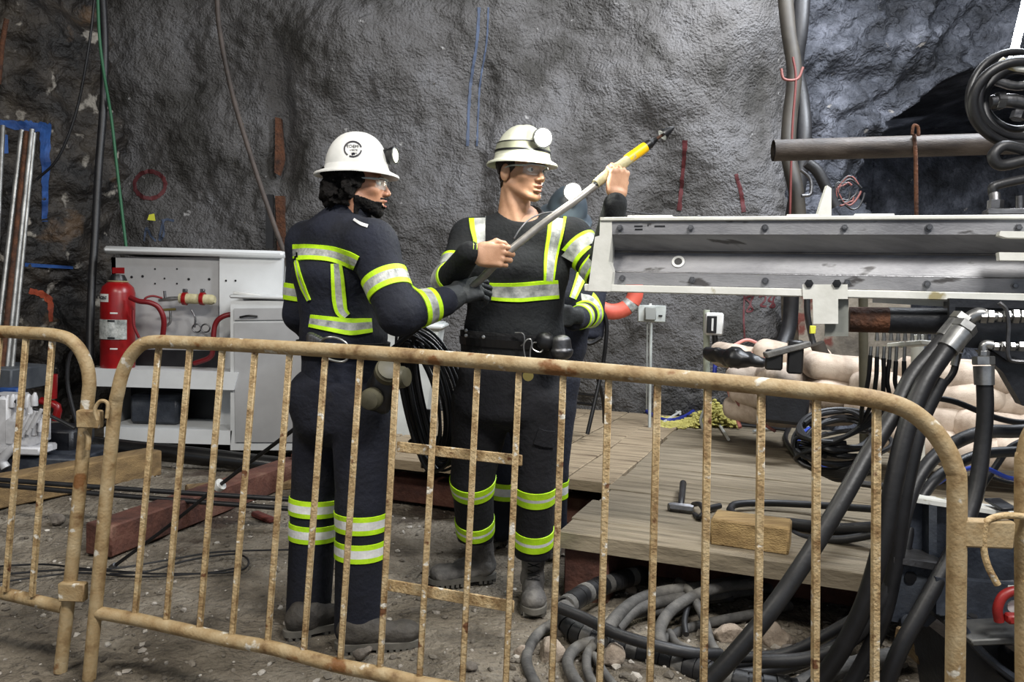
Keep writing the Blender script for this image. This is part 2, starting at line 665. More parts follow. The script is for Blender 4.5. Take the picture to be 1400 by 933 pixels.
wall_back, BV_back = wall('wall_back', [(-4.6, 7.9), (-3.7, 7.15), (-2.2, 7.05), (0, 7.0), (1.5, 6.95), (2.25, 7.1), (2.55, 7.7), (2.7, 8.8)], -0.3, 5.4, 0.018, 0.018, m_shot, f_back)
wall_left, BV_left = wall('wall_left', [(-6.2, -4.5), (-5.6, 0), (-5.2, 4), (-4.7, 6.1), (-3.95, 6.75), (-3.45, 7.6)], -0.3, 5.4, 0.03, 0.024, m_rock, f_left)
wall_right, BV_right = wall('wall_right', [(2.3, 8.3), (3.2, 8.35), (5, 8.5), (7.2, 8.0), (8.3, 5), (8.3, 0), (8, -4.5)], -0.3, 5.4, 0.03, 0.024, m_rock_r, f_right)

# roof of the cavern
gx, gy = np.meshgrid(np.linspace(-7, 9, 130), np.linspace(-4.5, 13, 130), indexing='ij')
g = np.stack([gx, gy, 5.0 + 0 * gx], -1)
g[..., 2] += 0.35 * fbm(g * 0.8, 4, 0.5, 5)
i = (np.arange(129)[:, None] * 130 + np.arange(129)).ravel()
mesh_obj('ceiling', g.reshape(-1, 3), np.stack([i, i + 1, i + 131, i + 130], 1), m_rock_r, None, True, 180, kind='structure')

# ground
xs = np.concatenate([np.arange(-7, -2.8, 0.08), np.arange(-2.8, 2.4, 0.014), np.arange(2.4, 9, 0.08)])
ys = np.concatenate([np.arange(-4.5, 1.6, 0.15), np.arange(1.6, 4.6, 0.014), np.arange(4.6, 13, 0.08)])
gx, gy = np.meshgrid(xs, ys, indexing='ij')
g = np.stack([gx, gy, 0 * gx], -1)


def ground_z(g):
    z = 0.016 * fbm(g * 1.6, 3, 0.5, 8) + 0.008 * fbm(g * 7, 2, 0.6, 2) + 0.007 * np.clip(blobs(g, 16, 3), 0, 1) ** 2
    z = z + 0.05 * np.exp(-((g[..., 0] - 0.55) / 0.5) ** 2 - ((g[..., 1] - 2.6) / 0.3) ** 2)
    for (fx, fy) in FEET:
        z = z * (1 - np.exp(-((g[..., 0] - fx) ** 2 + (g[..., 1] - fy) ** 2) / 0.035))
    return z - 0.01


FEET = [tuple(G(500, 880)[:2]), tuple(G(425, 864)[:2]), tuple(G(645, 800)[:2]), tuple(G(725, 850)[:2]), tuple(G(682, 744)[:2]), tuple(G(750, 744)[:2])]
g[..., 2] = ground_z(g)
a, b = len(xs), len(ys)
i = (np.arange(a - 1)[:, None] * b + np.arange(b - 1)).ravel()
floor_v = g.reshape(-1, 3)
floor_f = np.stack([i, i + b, i + b + 1, i + 1], 1)
floor = mesh_obj('floor', floor_v, floor_f, m_dirt, None, True, 180, kind='structure')
BV_floor = BVHTree.FromPolygons(floor_v.tolist(), floor_f.tolist())


def gz(x, y):
    h = BV_floor.ray_cast(Vector((x, y, 2)), Vector((0, 0, -1)))
    return h[0][2] if h[0] else 0.0


# small gravel: uncountable, one object
def rocklet(c, r, seed, flat=0.6):
    rs = np.random.RandomState(seed)
    ph = (1 + 5 ** 0.5) / 2
    v = np.array([(-1, ph, 0), (1, ph, 0), (-1, -ph, 0), (1, -ph, 0), (0, -1, ph), (0, 1, ph), (0, -1, -ph), (0, 1, -ph), (ph, 0, -1), (ph, 0, 1), (-ph, 0, -1), (-ph, 0, 1)]) / 1.9
    v = v * (0.6 + 0.6 * rs.rand(12, 1)) * np.array([1, 0.5 + 0.5 * rs.rand(), flat])
    t = rs.rand() * 6.28
    R = np.array([[math.cos(t), -math.sin(t), 0], [math.sin(t), math.cos(t), 0], [0, 0, 1]])
    f = [(0, 11, 5), (0, 5, 1), (0, 1, 7), (0, 7, 10), (0, 10, 11), (1, 5, 9), (5, 11, 4), (11, 10, 2), (10, 7, 6), (7, 1, 8), (3, 9, 4), (3, 4, 2), (3, 2, 6), (3, 6, 8), (3, 8, 9), (4, 9, 5), (2, 4, 11), (6, 2, 10), (8, 6, 7), (9, 8, 1)]
    return np.asarray(c) + r * (v @ R.T), f


rs = np.random.RandomState(4)
gm = [MB(), MB()]
for k in range(3600):
    y = 2.2 + 3.4 * rs.rand() ** 1.4
    x = -0.68 * y + 1.3 * y * rs.rand()
    x += 0
    r = 0.004 + 0.016 * rs.rand() ** 3
    if x > 0.25 and rs.rand() < 0.5:
        r *= 1.7
    vv, ff = rocklet((x, y, gz(x, y) + r * 0.2), r, k)
    gm[0 if rs.rand() < 0.75 else 1].add(vv, ff)
m_peb = M('pebble_grey', [C(70, 64, 56), C(130, 122, 110)], 0.9, scale=3)
m_pebw = M('pebble_pale', [C(130, 122, 112), C(196, 190, 180)], 0.85, scale=3)
gm[0].build('gravel', m_peb, None, False, kind='stuff', label='loose dark grey gravel scattered over the dirt ground', cat='gravel')
gm[1].build('gravel', m_pebw, None, False, kind='stuff', label='pale stone chips scattered over the dirt ground', cat='gravel')

# single larger stones
m_stone = M('pale_stone', [C(120, 106, 92), C(180, 166, 150)], 0.9, scale=12, bump=0.8)
m_stone2 = M('grey_stone', [C(80, 74, 68), C(120, 112, 102)], 0.9, scale=12, bump=0.8)
for (x, y, r, m_, lab) in [
        (497, 898, 0.040, m_stone2, 'flat grey stone in front of the bearded worker\'s nearer boot'),
        (77, 715, 0.05, m_stone2, 'grey stone on the dirt beside the left timber'),
        (997, 880, 0.06, m_stone, 'pale angular stone among the dusty hoses under the platform'),
        (1062, 878, 0.075, m_stone, 'broken pinkish rock right of the pale angular stone'),
        (752, 908, 0.07, m_stone, 'pinkish rock inside the loop of hose at the bottom of the barrier'),
        (835, 918, 0.06, m_stone, 'rounded pale rock below the slotted hose wrap'),
        (771, 868, 0.05, m_stone2, 'brown rock beside the end of the slotted hose wrap'),
        (716, 903, 0.04, m_stone, 'pale stone left of the dusty hose loop'),
        (640, 925, 0.03, m_stone2, 'small stone at the bottom edge under the middle of the barrier'),
        (861, 812, 0.035, m_stone, 'small pale stone lying on top of the dusty hoses'),
        (1085, 900, 0.05, m_stone2, 'brown stone behind the thick black hose near the bottom edge')]:
    p = G(x, y)
    vv, ff = rocklet((p[0], p[1], max(gz(p[0], p[1]), 0) + r * 0.35), r, int(x * 3 + y), 0.75)
    c_r = np.array([p[0], p[1], max(gz(p[0], p[1]), 0) + r * 0.35])
    sd = SDF(c_r - r * 1.2, c_r + r * 1.2, r / 9)
    hr = BVHTree.FromPolygons([tuple(q) for q in vv], ff)
    sd.ell(c_r, (r, r * 0.8, r * 0.62), k=0.005)
    for q in range(7):
        dq = nrm(np.random.RandomState(int(x) * 7 + q).randn(3))
        sd.cut(lambda g, dq=dq: (g - c_r) @ dq - r * (0.42 + 0.25 * (q % 3)))
    sd.noise(r * 0.10, 5 / r * 0.35, int(x), 3)
    vv, ff = sd.mesh()
    bm_ = mesh_obj('rock', vv, ff, m_, None, True, 30, label=lab, cat='rock')

# ------------------------------------------------------------------ paint on the rock
def strip_on(bv, name, pts, wd, mat, parent, off=0.006, sub=10, seed=1, rough=0.25, closed=False):
    "a painted stroke that follows the surface seen at these pixels"
    p = smooth_path([(a, b, 0) for a, b in pts], sub, closed)[:, :2]
    if closed:
        p = np.vstack([p, p[:1]])
    t = np.gradient(p, axis=0)
    t /= np.linalg.norm(t, axis=1)[:, None] + 1e-9
    n = np.stack([-t[:, 1], t[:, 0]], 1)
    rs = np.random.RandomState(seed)
    wv = np.interp(np.linspace(0, 1, len(p)), np.linspace(0, 1, len(wd)), wd) if np.ndim(wd) else np.full(len(p), wd)
    k = 5
    rows = []
    for i in range(len(p)):
        wl, wr = wv[i] * (0.5 + rough * (rs.rand() - 0.5)), wv[i] * (0.5 + rough * (rs.rand() - 0.5))
        row = []
        for s in np.linspace(-wl, wr, k):
            q = p[i] + n[i] * s
            d = Vector(ray(q[0], q[1])).normalized()
            h = bv.ray_cast(Vector(CAM), d)
            row.append(None if h[0] is None else np.array(h[0]) - np.array(d) * off)
        rows.append(row)
    mb = MB()
    for i in range(len(rows) - 1):
        for j in range(k - 1):
            q = [rows[i][j], rows[i + 1][j], rows[i + 1][j + 1], rows[i][j + 1]]
            if all(x is not None for x in q):
                mb.add(q, [(0, 1, 2, 3)])
    if mb.v:
        return mb.build(name, mat, parent, False)


m_pblue = M('blue_spray_paint', [C(22, 52, 104), C(44, 88, 156)], 0.7, scale=8)
m_pbl2 = M('faded_blue_paint', [C(58, 66, 82), C(64, 76, 98)], 0.8, scale=8)
m_pred = M('dark_red_paint', [C(66, 20, 24), C(84, 30, 32)], 0.7, scale=8)
m_porg = M('orange_spray_paint', [C(128, 52, 30), C(176, 78, 46)], 0.7, scale=8)
m_pyel = M('yellow_tag', C(196, 196, 60), 0.6)
strip_on(BV_left, 'paint_mark', [(0, 168), (35, 172), (68, 175)], [10, 14, 12], m_pblue, wall_left)
strip_on(BV_left, 'paint_mark', [(62, 170), (62, 235), (61, 303)], [17, 12, 7], m_pblue, wall_left, seed=2)
strip_on(BV_left, 'paint_mark', [(5, 170), (8, 210)], [10, 8], m_pblue, wall_left, seed=3)
strip_on(BV_left, 'paint_mark', [(34, 362), (100, 366)], [5, 4], m_pblue, wall_left, seed=3)
strip_on(BV_left, 'paint_mark', [(40, 398), (66, 408), (70, 440)], [7, 10, 5], m_porg, wall_left, seed=4)
strip_on(BV_back, 'paint_mark', [(205 + 21 * math.cos(t), 253 + 18.5 * math.sin(t)) for t in np.linspace(0, 6.28, 14)[:-1]], 5.5, m_pred, wall_back, closed=True, sub=4)
strip_on(BV_back, 'paint_mark', [(197, 330), (200, 312), (206, 322), (213, 330)], 3, m_pbl2, wall_back)
strip_on(BV_back, 'paint_mark', [(222, 300), (224, 320), (218, 328), (224, 302), (238, 302)], 3, m_pbl2, wall_back)
strip_on(BV_back, 'paint_mark', [(937, 192), (934, 230), (929, 288)], [7, 5, 6], m_pred, wall_back, seed=5)
strip_on(BV_back, 'paint_mark', [(1006, 238), (1013, 262), (1017, 290)], [5, 5, 6], m_pred, wall_back, seed=6)
for pts in ([(1028, 404), (1020, 408), (1026, 416), (1021, 426), (1029, 424), (1026, 415), (1030, 405)], [(1038, 406), (1046, 404), (1046, 411), (1040, 418), (1048, 419)],
            [(1055, 404), (1051, 411), (1057, 414), (1053, 420), (1059, 419), (1057, 412), (1059, 405)], [(1018, 396), (1017, 430), (1018, 462)]):
    strip_on(BV_back, 'paint_mark', pts, 2.6, m_pred, wall_back, sub=5)
for x_, s_ in ((655, 8), (668, 5)):
    strip_on(BV_back, 'paint_mark', [(x_, 10), (x_ - 3, 60), (x_ - 12, 120), (x_ - 16, 200)], s_ * 0.5, m_pbl2, wall_back, seed=s_)

# ------------------------------------------------------------------ timber platform
DZ = 0.29
da, db = np.array([math.cos(math.radians(21)), -math.sin(math.radians(21)), 0]), np.array([math.sin(math.radians(21)), math.cos(math.radians(21)), 0])
dc = G(767, 729, DZ)
dc[2] = 0
UP = np.array([0, 0, 1.0])
plat = thing('timber_platform', dc, 'low platform of weathered grey wooden planks at the right', 'platform')


def plank(cx, cy, L, W, T, m_, ax, ay, parent, seed, lift=0.0):
    "a plank in the platform's frame with a few cross sections, slightly cupped"
    rs = np.random.RandomState(seed)
    n = 6
    vs, fs = [], []
    c = dc + da * cx + db * cy
    for i in range(n + 1):
        x = -L / 2 + L * i / n
        dz = lift + 0.003 * rs.randn()
        wob = 0.003 * rs.randn()
        for (y, z) in ((-W / 2, -T), (W / 2, -T), (W / 2, -0.004), (W / 2 - 0.006, 0), (-W / 2 + 0.006, 0), (-W / 2, -0.004)):
            vs.append(c + ax * x + ay * (y + wob) + UP * (DZ + z + dz))
    for i in range(n):
        for k in range(6):
            fs.append((i * 6 + k, i * 6 + (k + 1) % 6, (i + 1) * 6 + (k + 1) % 6, (i + 1) * 6 + k))
    fs += [tuple(range(6))[::-1], tuple(n * 6 + k for k in range(6))]
    v = np.array(vs)
    # own frame so that the grain runs along the plank
    me_v = np.stack([(v - c) @ ax, (v - c) @ ay, v[:, 2] - DZ], 1)
    if np.dot(np.cross(ax, ay), UP) < 0:
        me_v[:, 1] *= -1
    o = mesh_obj('plank', me_v + wloc(parent), fs, m_, parent, True, 30)
    o.location = tuple(c + UP * DZ - wloc(parent))
    o.rotation_euler = (0, 0, math.atan2(ax[1], ax[0]))
    return o


yy = 0.0
for k, wd in enumerate([0.21, 0.36, 0.27, 0.33, 0.30, 0.42, 0.33, 0.33, 0.36, 0.35, 0.33]):
    off = 0.05 * random.random() - 0.025
    plank(1.75 + off, yy + wd / 2, 3.5, wd - 0.007, 0.07, m_plank, da, db, plat, k, lift=-0.002 * k % 0.007)
    yy += wd
xx = -0.012
for k, wd in enumerate([0.26, 0.27, 0.30, 0.27, 0.26, 0.3, 0.28]):
    plank(xx - wd / 2, 0.93 + 1.35 + 0.02 * (k % 2), 2.7, wd - 0.008, 0.055, m_plank2, db, -da, plat, 40 + k, lift=0.012)
    xx -= wd
# bearers under the planks
for (cx, cy, L, s_, alongb) in [(1.7, 0.45, 3.3, 0.12, False), (1.7, 1.9, 3.3, 0.12, False), (1.7, 3.2, 3.3, 0.12, False), (-0.95, 1.12, 1.95, 0.13, False), (-0.95, 3.0, 1.95, 0.13, False)]:
    c = dc + da * cx + db * cy + UP * (DZ - 0.062 - 0.07 - s_ / 2)
    MB().box(c, (L, s_, s_ * 1.15), np.array([da, db, UP]).T, 0.006).build('bearer', m_redbeam, plat)
# red block under the near corner
bl = MB().box(dc + da * 0.10 + db * 0.14 + UP * 0.105, (0.19, 0.2, 0.23), np.array([da, db, UP]).T, 0.008).build(
    'support_block', m_redbeam, None, label='dark red block propping the near corner of the platform', cat='block')

# ------------------------------------------------------------------ crowd barriers
def leg_down(p1, p2, z=0.0):
    p1, p2 = np.asarray(p1), np.asarray(p2)
    t = (z - p1[2]) / (p2[2] - p1[2])
    return p1 + (p2 - p1) * t


YL, YR = 2.45, 1.73
def YU(u): return YL + (YR - YL) * u / 17.0
tops = [(217.7, 475.4), (260, 479.4), (304.3, 482), (348.9, 484.9), (396.3, 487), (444.9, 491), (492.9, 495), (543, 498.6), (597.4, 502), (653, 506.6), (709.7, 512.3), (770, 517.7), (832.3, 522.5), (899, 529.4), (967.7, 535.7), (1041, 543.4), (1116.5, 549.4), (1198.6, 558)]
bots = [(184.3, 838.9), (227, 848), (272.6, 857.9), (317, 868), (365.7, 875.9), (415, 888.7), (465, 901.6), (519.4, 911.9), (573.4, 924.7),
        (631.7, 935), (690.7, 947), (753, 958), (818.5, 970), (887.0, 983), (961, 996), (1034.0, 1010), (1114, 1024), (1195.2, 1040)]
railT = [(205, 466), (260, 469), (370, 474.5), (480, 481), (600, 489.5), (720, 499.4), (840, 509.5), (960, 520.3), (1080, 532.0), (1150, 539.5)]
RF = 0.0205
bar_root = thing('crowd_barrier', (P(121, 940, YL)[0], YL, 0), 'long rusty ochre crowd barrier with bent crossbars, in front of the workers', 'barrier')
pl1, pl2 = P(154, 590, YL + 0.03), P(124, 905, YL + 0.02)
lb = leg_down(pl1, pl2, 0.0)
pr1, pr2 = P(1308.3, 657, 1.705), P(1305.7, 933, 1.705)
rb = leg_down(pr1, pr2, 0.0)
fr = [lb, pl2, pl1, P(161, 537, YL + 0.02), P(170, 503, YL + 0.02), P(184, 480, YL + 0.01), P(205, 468, YL)]
uu = lambda x: np.interp(x, [t[0] for t in tops], range(18))
fr += [P(x, y, YU(uu(x))) for x, y in railT[1:]]
fr += [P(1200, 547, 1.727), P(1240, 560, 1.72), P(1271, 584, 1.715), P(1292, 612, 1.71), P(1304, 640, 1.706), P(1308.5, 680, 1.705), pr2, rb]
MB().tube(fr, RF, 20, 5).build('frame', m_rust, bar_root, angle=60)
br = [P(128, 837, YL + 0.025)] + [P(x, y + 8 + 0.25 * i, YU(i)) for i, (x, y) in enumerate(bots)] + [P(1304, 1062, 1.705)]
MB().tube(br, RF, 16, 3).build('bottom_rail', m_rust, bar_root, angle=60)
for i, (t, b) in enumerate(zip(tops, bots)):
    Y = YU(i)
    p0, p1 = P(t[0], t[1] - 6, Y), P(b[0], b[1] + 6, Y + 0.005)
    d = nrm(p1 - p0)
    Rb = np.array([nrm(np.cross([0, 1, 0], d)), nrm(np.cross(d, np.cross([0, 1, 0], d))), d]).T
    MB().box((p0 + p1) / 2, (0.0165, 0.0165, np.linalg.norm(p1 - p0)), Rb, 0.002).build('upright_bar', m_rustbar, bar_root)


def strap(root, a, b, h, t, mat, name='strap'):
    d = nrm(b - a)
    R_ = np.array([d, nrm(np.cross([0, 0, 1], d)), nrm(np.cross(d, np.cross([0, 0, 1], d)))]).T
    return MB().box((a + b) / 2, (np.linalg.norm(b - a), t, h), R_, 0.002).build(name, mat, root)


strap(bar_root, P(543, 611, YU(7) + 0.014), P(714, 630, YU(10) + 0.014), 0.029, 0.006, m_rustbar)
strap(bar_root, P(530, 800, YU(7) + 0.014), P(703, 830, YU(10) + 0.014), 0.033, 0.006, m_rustbar)
# brackets that hook one barrier to the next
MB().box(P(123, 573, YL + 0.03), (0.075, 0.03, 0.056), None, 0.004).build('hinge_plate', m_rust, bar_root)
MB().tube([P(133, 575, YL), P(130, 560, YL), P(137, 549, YL), P(147, 552, YL), P(146, 572, YL)], 0.006, 8).build('hinge_eye', m_rust, bar_root)
MB().box(P(1347, 729, 1.70), (0.112, 0.03, 0.060), basis((0, 0, 1), (0.04, 1, 0)), 0.004).build('bracket', m_rust, bar_root)

# barrier at the left edge
lroot = thing('crowd_barrier', (P(80, 935, 2.55)[0], 2.55, 0), 'rusty ochre crowd barrier at the left edge, only its right end in view', 'barrier')
q1, q2 = P(119, 560, 2.53), P(84, 905, 2.52)
lf = [leg_down(q1, q2), q2, P(100, 760, 2.52), q1, P(122, 520, 2.53), P(116, 492, 2.53), P(102, 470, 2.53), P(80, 459, 2.54), P(30, 455, 2.58), P(-60, 452, 2.66), P(-300, 448, 2.85)]
MB().tube(lf, RF, 20, 5).build('frame', m_rust, lroot, angle=60)
MB().tube([P(88, 831, 2.53), P(0, 811, 2.60), P(-100, 793, 2.68), P(-330, 757, 2.85)], RF, 16, 4).build('bottom_rail', m_rust, lroot, angle=60)
for i in range(8):
    x0, x1 = 72 - 36.2 * i, 43.7 - 36.4 * i
    Y = 2.545 + 0.028 * i
    p0, p1 = P(x0, 462 - 0.4 * i, Y), P(x1, 816 - 6.6 * i, Y)
    d = nrm(p1 - p0)
    Rb = np.array([nrm(np.cross([0, 1, 0], d)), nrm(np.cross(d, np.cross([0, 1, 0], d))), d]).T
    MB().box((p0 + p1) / 2, (0.0165, 0.0165, np.linalg.norm(p1 - p0)), Rb, 0.002).build('upright_bar', m_rustbar, lroot)
MB().box(P(100, 809, 2.50), (0.085, 0.03, 0.06), None, 0.004).build('hinge_plate', m_rust, lroot)
MB().tube([P(116, 590, 2.49), P(121, 600, 2.49), P(120, 615, 2.49)], 0.008, 8).build('pin', m_rust, lroot)

# barrier at the right edge
rroot = thing('crowd_barrier', (P(1401, 933, 1.72)[0], 1.72, 0), 'rusty ochre crowd barrier at the right edge, only its left leg in view', 'barrier')
q1, q2 = P(1401, 660, 1.72), P(1402, 933, 1.72)
MB().tube([leg_down(q1, q2), q2, q1, P(1404, 620, 1.72), P(1414, 590, 1.715), P(1440, 562, 1.70), P(1480, 552, 1.68), P(1800, 585, 1.5)], RF, 20, 5).build('frame', m_rust, rroot, angle=60)
for i in range(4):
    x0 = 1492 + 90 * i
    Y = 1.66 - 0.05 * i
    MB().tube([P(x0, 560 + 6 * i, Y), P(x0 - 3, 1060, Y)], 0.0082, n=0, square=True).build('upright_bar', m_rustbar, rroot)
MB().tube([P(1478 + 0, 1052, 1.68), P(1800, 1120, 1.5)], RF, 16, 0).build('bottom_rail', m_rust, rroot)
MB().tube([P(1404, 707, 1.70), P(1375, 705, 1.695), P(1352, 711, 1.69), P(1346, 724, 1.69), P(1345, 750, 1.69), P(1351, 775, 1.685), P(1364, 800, 1.68)], 0.0072, 10).build('hook_pin', m_rustbar, rroot)
# ------------------------------------------------------------------ people: tools
m_skinA = M('skin_tan', [C(150, 102, 76), C(188, 138, 108)], 0.5, scale=14, bump=0.15, bscale=300)
m_skinB = M('skin_fair', [C(170, 126, 96), C(200, 156, 126)], 0.5, scale=14, bump=0.15, bscale=300)
m_hairk = M('black_hair', [C(8, 7, 7), C(20, 17, 16)], 0.85, scale=60, bump=0.5, bscale=160, spec=0.2)
m_hairb = M('dark_brown_hair', [C(24, 18, 14), C(46, 34, 26)], 0.6, scale=60, bump=0.6, bscale=200)
m_navy = M('navy_workwear', [C(8, 12, 24), C(16, 22, 40)], 0.85, scale=5, bump=0.5, bscale=50, spots=[(C(26, 30, 38), 3.0, 0.62)])
m_navyleg = M('navy_dusty_trousers', [C(8, 11, 22), C(16, 20, 36)], 0.88, scale=5, bump=0.5, bscale=50, spots=[(C(40, 39, 40), 2.6, 0.6)])
m_blk = M('black_shirt', [C(7, 10, 13), C(15, 19, 23)], 0.88, scale=5, bump=0.5, bscale=60)
m_blktr = M('black_trousers', [C(8, 8, 12), C(17, 17, 24)], 0.88, scale=4, bump=0.5, bscale=50, spots=[(C(28, 27, 28), 2.5, 0.62)])
m_neon = M('neon_yellow_trim', [C(170, 220, 20), C(205, 250, 40)], 0.55, scale=14, bump=0.2)
m_silver = M('silver_reflective_tape', [C(126, 130, 128), C(204, 206, 202)], 0.38, 0.1, scale=22, detail=4, bump=0.3, bscale=50)
m_silverl = M('bright_reflective_tape', [C(215, 216, 214), C(245, 245, 243)], 0.4, 0.0, scale=16, bump=0.2)
m_hat = M('white_hard_hat_plastic', [C(196, 196, 192), C(226, 226, 222)], 0.3, scale=6, detail=8, spots=[(C(176, 172, 164), 11.0, 0.72)])
m_hat2 = M('cream_hard_hat_plastic', [C(190, 192, 172), C(222, 224, 206)], 0.32, scale=6, detail=8, spots=[(C(140, 138, 120), 11.0, 0.67)])
m_hat3 = M('glare_grey_hat_plastic', C(66, 76, 84), 0.4)  # dark helmet, its colour greyed for the lamp's glare
m_bandg = M('grey_green_band', [C(120, 122, 102), C(150, 152, 132)], 0.6, scale=9)
m_dark = M('black_plastic', [C(12, 12, 13), C(24, 24, 26)], 0.4, scale=9)
m_leather = M('dusty_grey_leather', [C(52, 50, 49), C(92, 89, 86), C(122, 118, 112)], 0.75, scale=9, detail=8, bump=0.7, bscale=40)
m_leath2 = M('brown_grey_leather', [C(40, 37, 34), C(72, 67, 60)], 0.75, scale=9, detail=8, bump=0.7, bscale=40)
m_sole = M('dusty_rubber_sole', [C(72, 70, 64), C(108, 104, 96)], 0.85, scale=12)
m_lace = M('dark_lace', C(20, 20, 20), 0.9)
m_glove = M('dark_grey_glove', [C(30, 33, 36), C(54, 58, 60)], 0.8, scale=12, bump=0.4)
m_eye = M('eye_white', C(215, 210, 205), 0.25)
m_iris = M('iris_brown', C(40, 28, 20), 0.2)
m_lip = M('lips', C(168, 104, 92), 0.5)
m_glass = M('clear_safety_lens', C(225, 232, 235), 0.08, alpha=0.13)
m_frame = M('clear_grey_frame', C(170, 180, 184), 0.25)
m_belt = M('black_webbing', [C(10, 10, 11), C(22, 22, 24)], 0.7, scale=20, bump=0.4)
m_brass = M('dull_brass', C(128, 116, 66), 0.5, 0.6)
m_ink = M('black_print', C(14, 12, 26), 0.5)


def head_local(seed=0, mouth_open=0.0, wide=1.0):
    "head about the point between the eyes' level; x right, y forward, z up"
    s = SDF((-0.1, -0.125, -0.21), (0.1, 0.135, 0.13), 0.0029)
    s.ell((0, -0.012, 0.032), (0.075 * wide, 0.094, 0.083), k=0.01)
    s.ell((0, 0.028, -0.028), (0.059 * wide, 0.066, 0.074), k=0.02)
    for q in (-1, 1):
        s.cap((q * 0.053 * wide, 0.0, -0.052), (q * 0.022, 0.068, -0.094), 0.017, 0.014, k=0.02)
        s.ell((q * 0.041, 0.056, -0.024), (0.021, 0.022, 0.017), k=0.015)
        s.cap((q * 0.010, 0.086, 0.016), (q * 0.044, 0.070, 0.020), 0.008, 0.008, k=0.012)
    s.ell((0, 0.074, -0.098), (0.021, 0.018, 0.017), k=0.016)
    s.ell((0, 0.078, -0.063), (0.026, 0.018, 0.022), k=0.012)
    for q in (-1, 1):
        s.ell((q * 0.031, 0.094, 0.0), (0.016, 0.012, 0.010), k=0.010, mode='sub')
    s.cap((0, 0.087, 0.010), (0, 0.108, -0.030), 0.0075, 0.0105, k=0.010)
    for q in (-1, 1):
        s.ell((q * 0.0125, 0.098, -0.035), (0.0085, 0.011, 0.0075), k=0.006)
        s.ell((q * 0.007, 0.106, -0.044), (0.0035, 0.005, 0.004), k=0.003, mode='sub')
    s.ell((0, 0.094, -0.0585), (0.022, 0.0085, 0.0052), k=0.005)
    s.ell((0, 0.092, -0.0725 - mouth_open * 0.5), (0.019, 0.0085, 0.0058), k=0.005)
    s.ell((0, 0.102, -0.0652 - mouth_open * 0.25), (0.020, 0.012, 0.0018 + mouth_open * 0.5), k=0.002, mode='sub')
    s.ell((0, 0.091, -0.083), (0.018, 0.008, 0.004), k=0.006, mode='sub')
    # eyelids
    for q in (-1, 1):
        s.cap((q * 0.020, 0.083, 0.007), (q * 0.042, 0.076, 0.006), 0.0042, k=0.004)
        s.cap((q * 0.021, 0.081, -0.0085), (q * 0.041, 0.075, -0.008), 0.0036, k=0.004)
    # ears
    for q in (-1, 1):
        R_ = np.array([[1, -0.35 * q, 0], [0.35 * q, 1, 0], [0, 0, 1]]) / math.sqrt(1.1225)
        s.ell((q * 0.077 * wide, -0.010, -0.012), (0.008, 0.019, 0.031), R=R_, k=0.005)
        s.ell((q * 0.085 * wide, -0.004, -0.008), (0.006, 0.010, 0.018), R=R_, k=0.003, mode='sub')
    # neck
    s.loft((0, -0.025, -0.05), (0, -0.035, -0.20), 0.055, 0.056, 0.06, 0.06, (1, 0, 0), k=0.02)
    for q in (-1, 1):
        s.cap((q * 0.055, -0.02, -0.05), (q * 0.02, 0.018, -0.20), 0.013, 0.012, k=0.015)
    s.ell((0, 0.020, -0.135), (0.012, 0.012, 0.016), k=0.012)
    return s


def hand_local(curls, thumb, h=0.0023, fat=1.0, spread=0.0):
    """x from the little finger to the index, y from wrist to fingers, z out of the palm; curls: three angles per finger"""
    s = SDF((-0.06, -0.13, -0.035), (0.085, 0.15, 0.10), h)
    s.rbox((0, 0, 0), (0.040 * fat, 0.046, 0.0135 * fat), r=0.0125, k=0.008)
    s.ell((0.026, -0.018, 0.010), (0.019, 0.031, 0.015), k=0.012)
    s.ell((-0.028, -0.012, 0.008), (0.013, 0.030, 0.012), k=0.012)
    s.loft((0, -0.035, 0), (0, -0.084, 0.0), 0.030 * fat, 0.020 * fat, 0.030 * fat, 0.024 * fat, (1, 0, 0), k=0.015)
    base = [(0.0305, 0.043), (0.0105, 0.048), (-0.0105, 0.045), (-0.0295, 0.038)]
    lens = [(0.043, 0.026, 0.020), (0.047, 0.030, 0.021), (0.043, 0.027, 0.020), (0.034, 0.021, 0.018)]
    for i in range(4):
        c = curls[i] if isinstance(curls[0], (list, tuple)) else curls
        p = np.array([base[i][0] * fat, base[i][1] - 0.006, 0.0])
        s.ell(p + (0, 0.002, -0.004), (0.0105, 0.011, 0.010), k=0.006)
        a = 0
        rr = [0.0098, 0.0088, 0.0080, 0.0066]
        if i == 3:
            rr = [x * 0.86 for x in rr]
        sx = spread * (1.5 - i)
        for j in range(3):
            a += math.radians(c[j])
            q = p + lens[i][j] * np.array([sx, math.cos(a), math.sin(a)])
            s.cap(p, q, rr[j] * fat, rr[j + 1] * fat, k=0.0025)
            s.ell(q, rr[j + 1] * fat * 1.06, k=0.002)
            p = q
    t = [np.array([0.027, -0.022, 0.006])] + [np.array(x) for x in thumb]
    for j, (r0, r1) in enumerate([(0.0135, 0.0115), (0.0112, 0.0098), (0.0098, 0.0078)][:len(t) - 1]):
        s.cap(t[j] * (fat if j else 1), t[j + 1] * 1.0, r0 * fat, r1 * fat, k=0.004)
    return s.mesh()


def xform(v, c, X, Y, Z):
    return np.asarray(c) + v[:, :1] * np.asarray(X) + v[:, 1:2] * np.asarray(Y) + v[:, 2:3] * np.asarray(Z)


def frame_from(X, Y, right=True):
    "orthonormal X, Y and the palm direction Z"
    Y = nrm(Y)
    X = nrm(np.asarray(X) - Y * np.dot(X, Y))
    Z = np.cross(X, Y)
    return X, Y, (Z if right else -Z)


GRIP = [(48, 78, 42), (52, 80, 42), (54, 80, 42), (54, 82, 44)]
THG = [(0.049, 0.012, 0.024), (0.045, 0.038, 0.040), (0.034, 0.056, 0.048)]


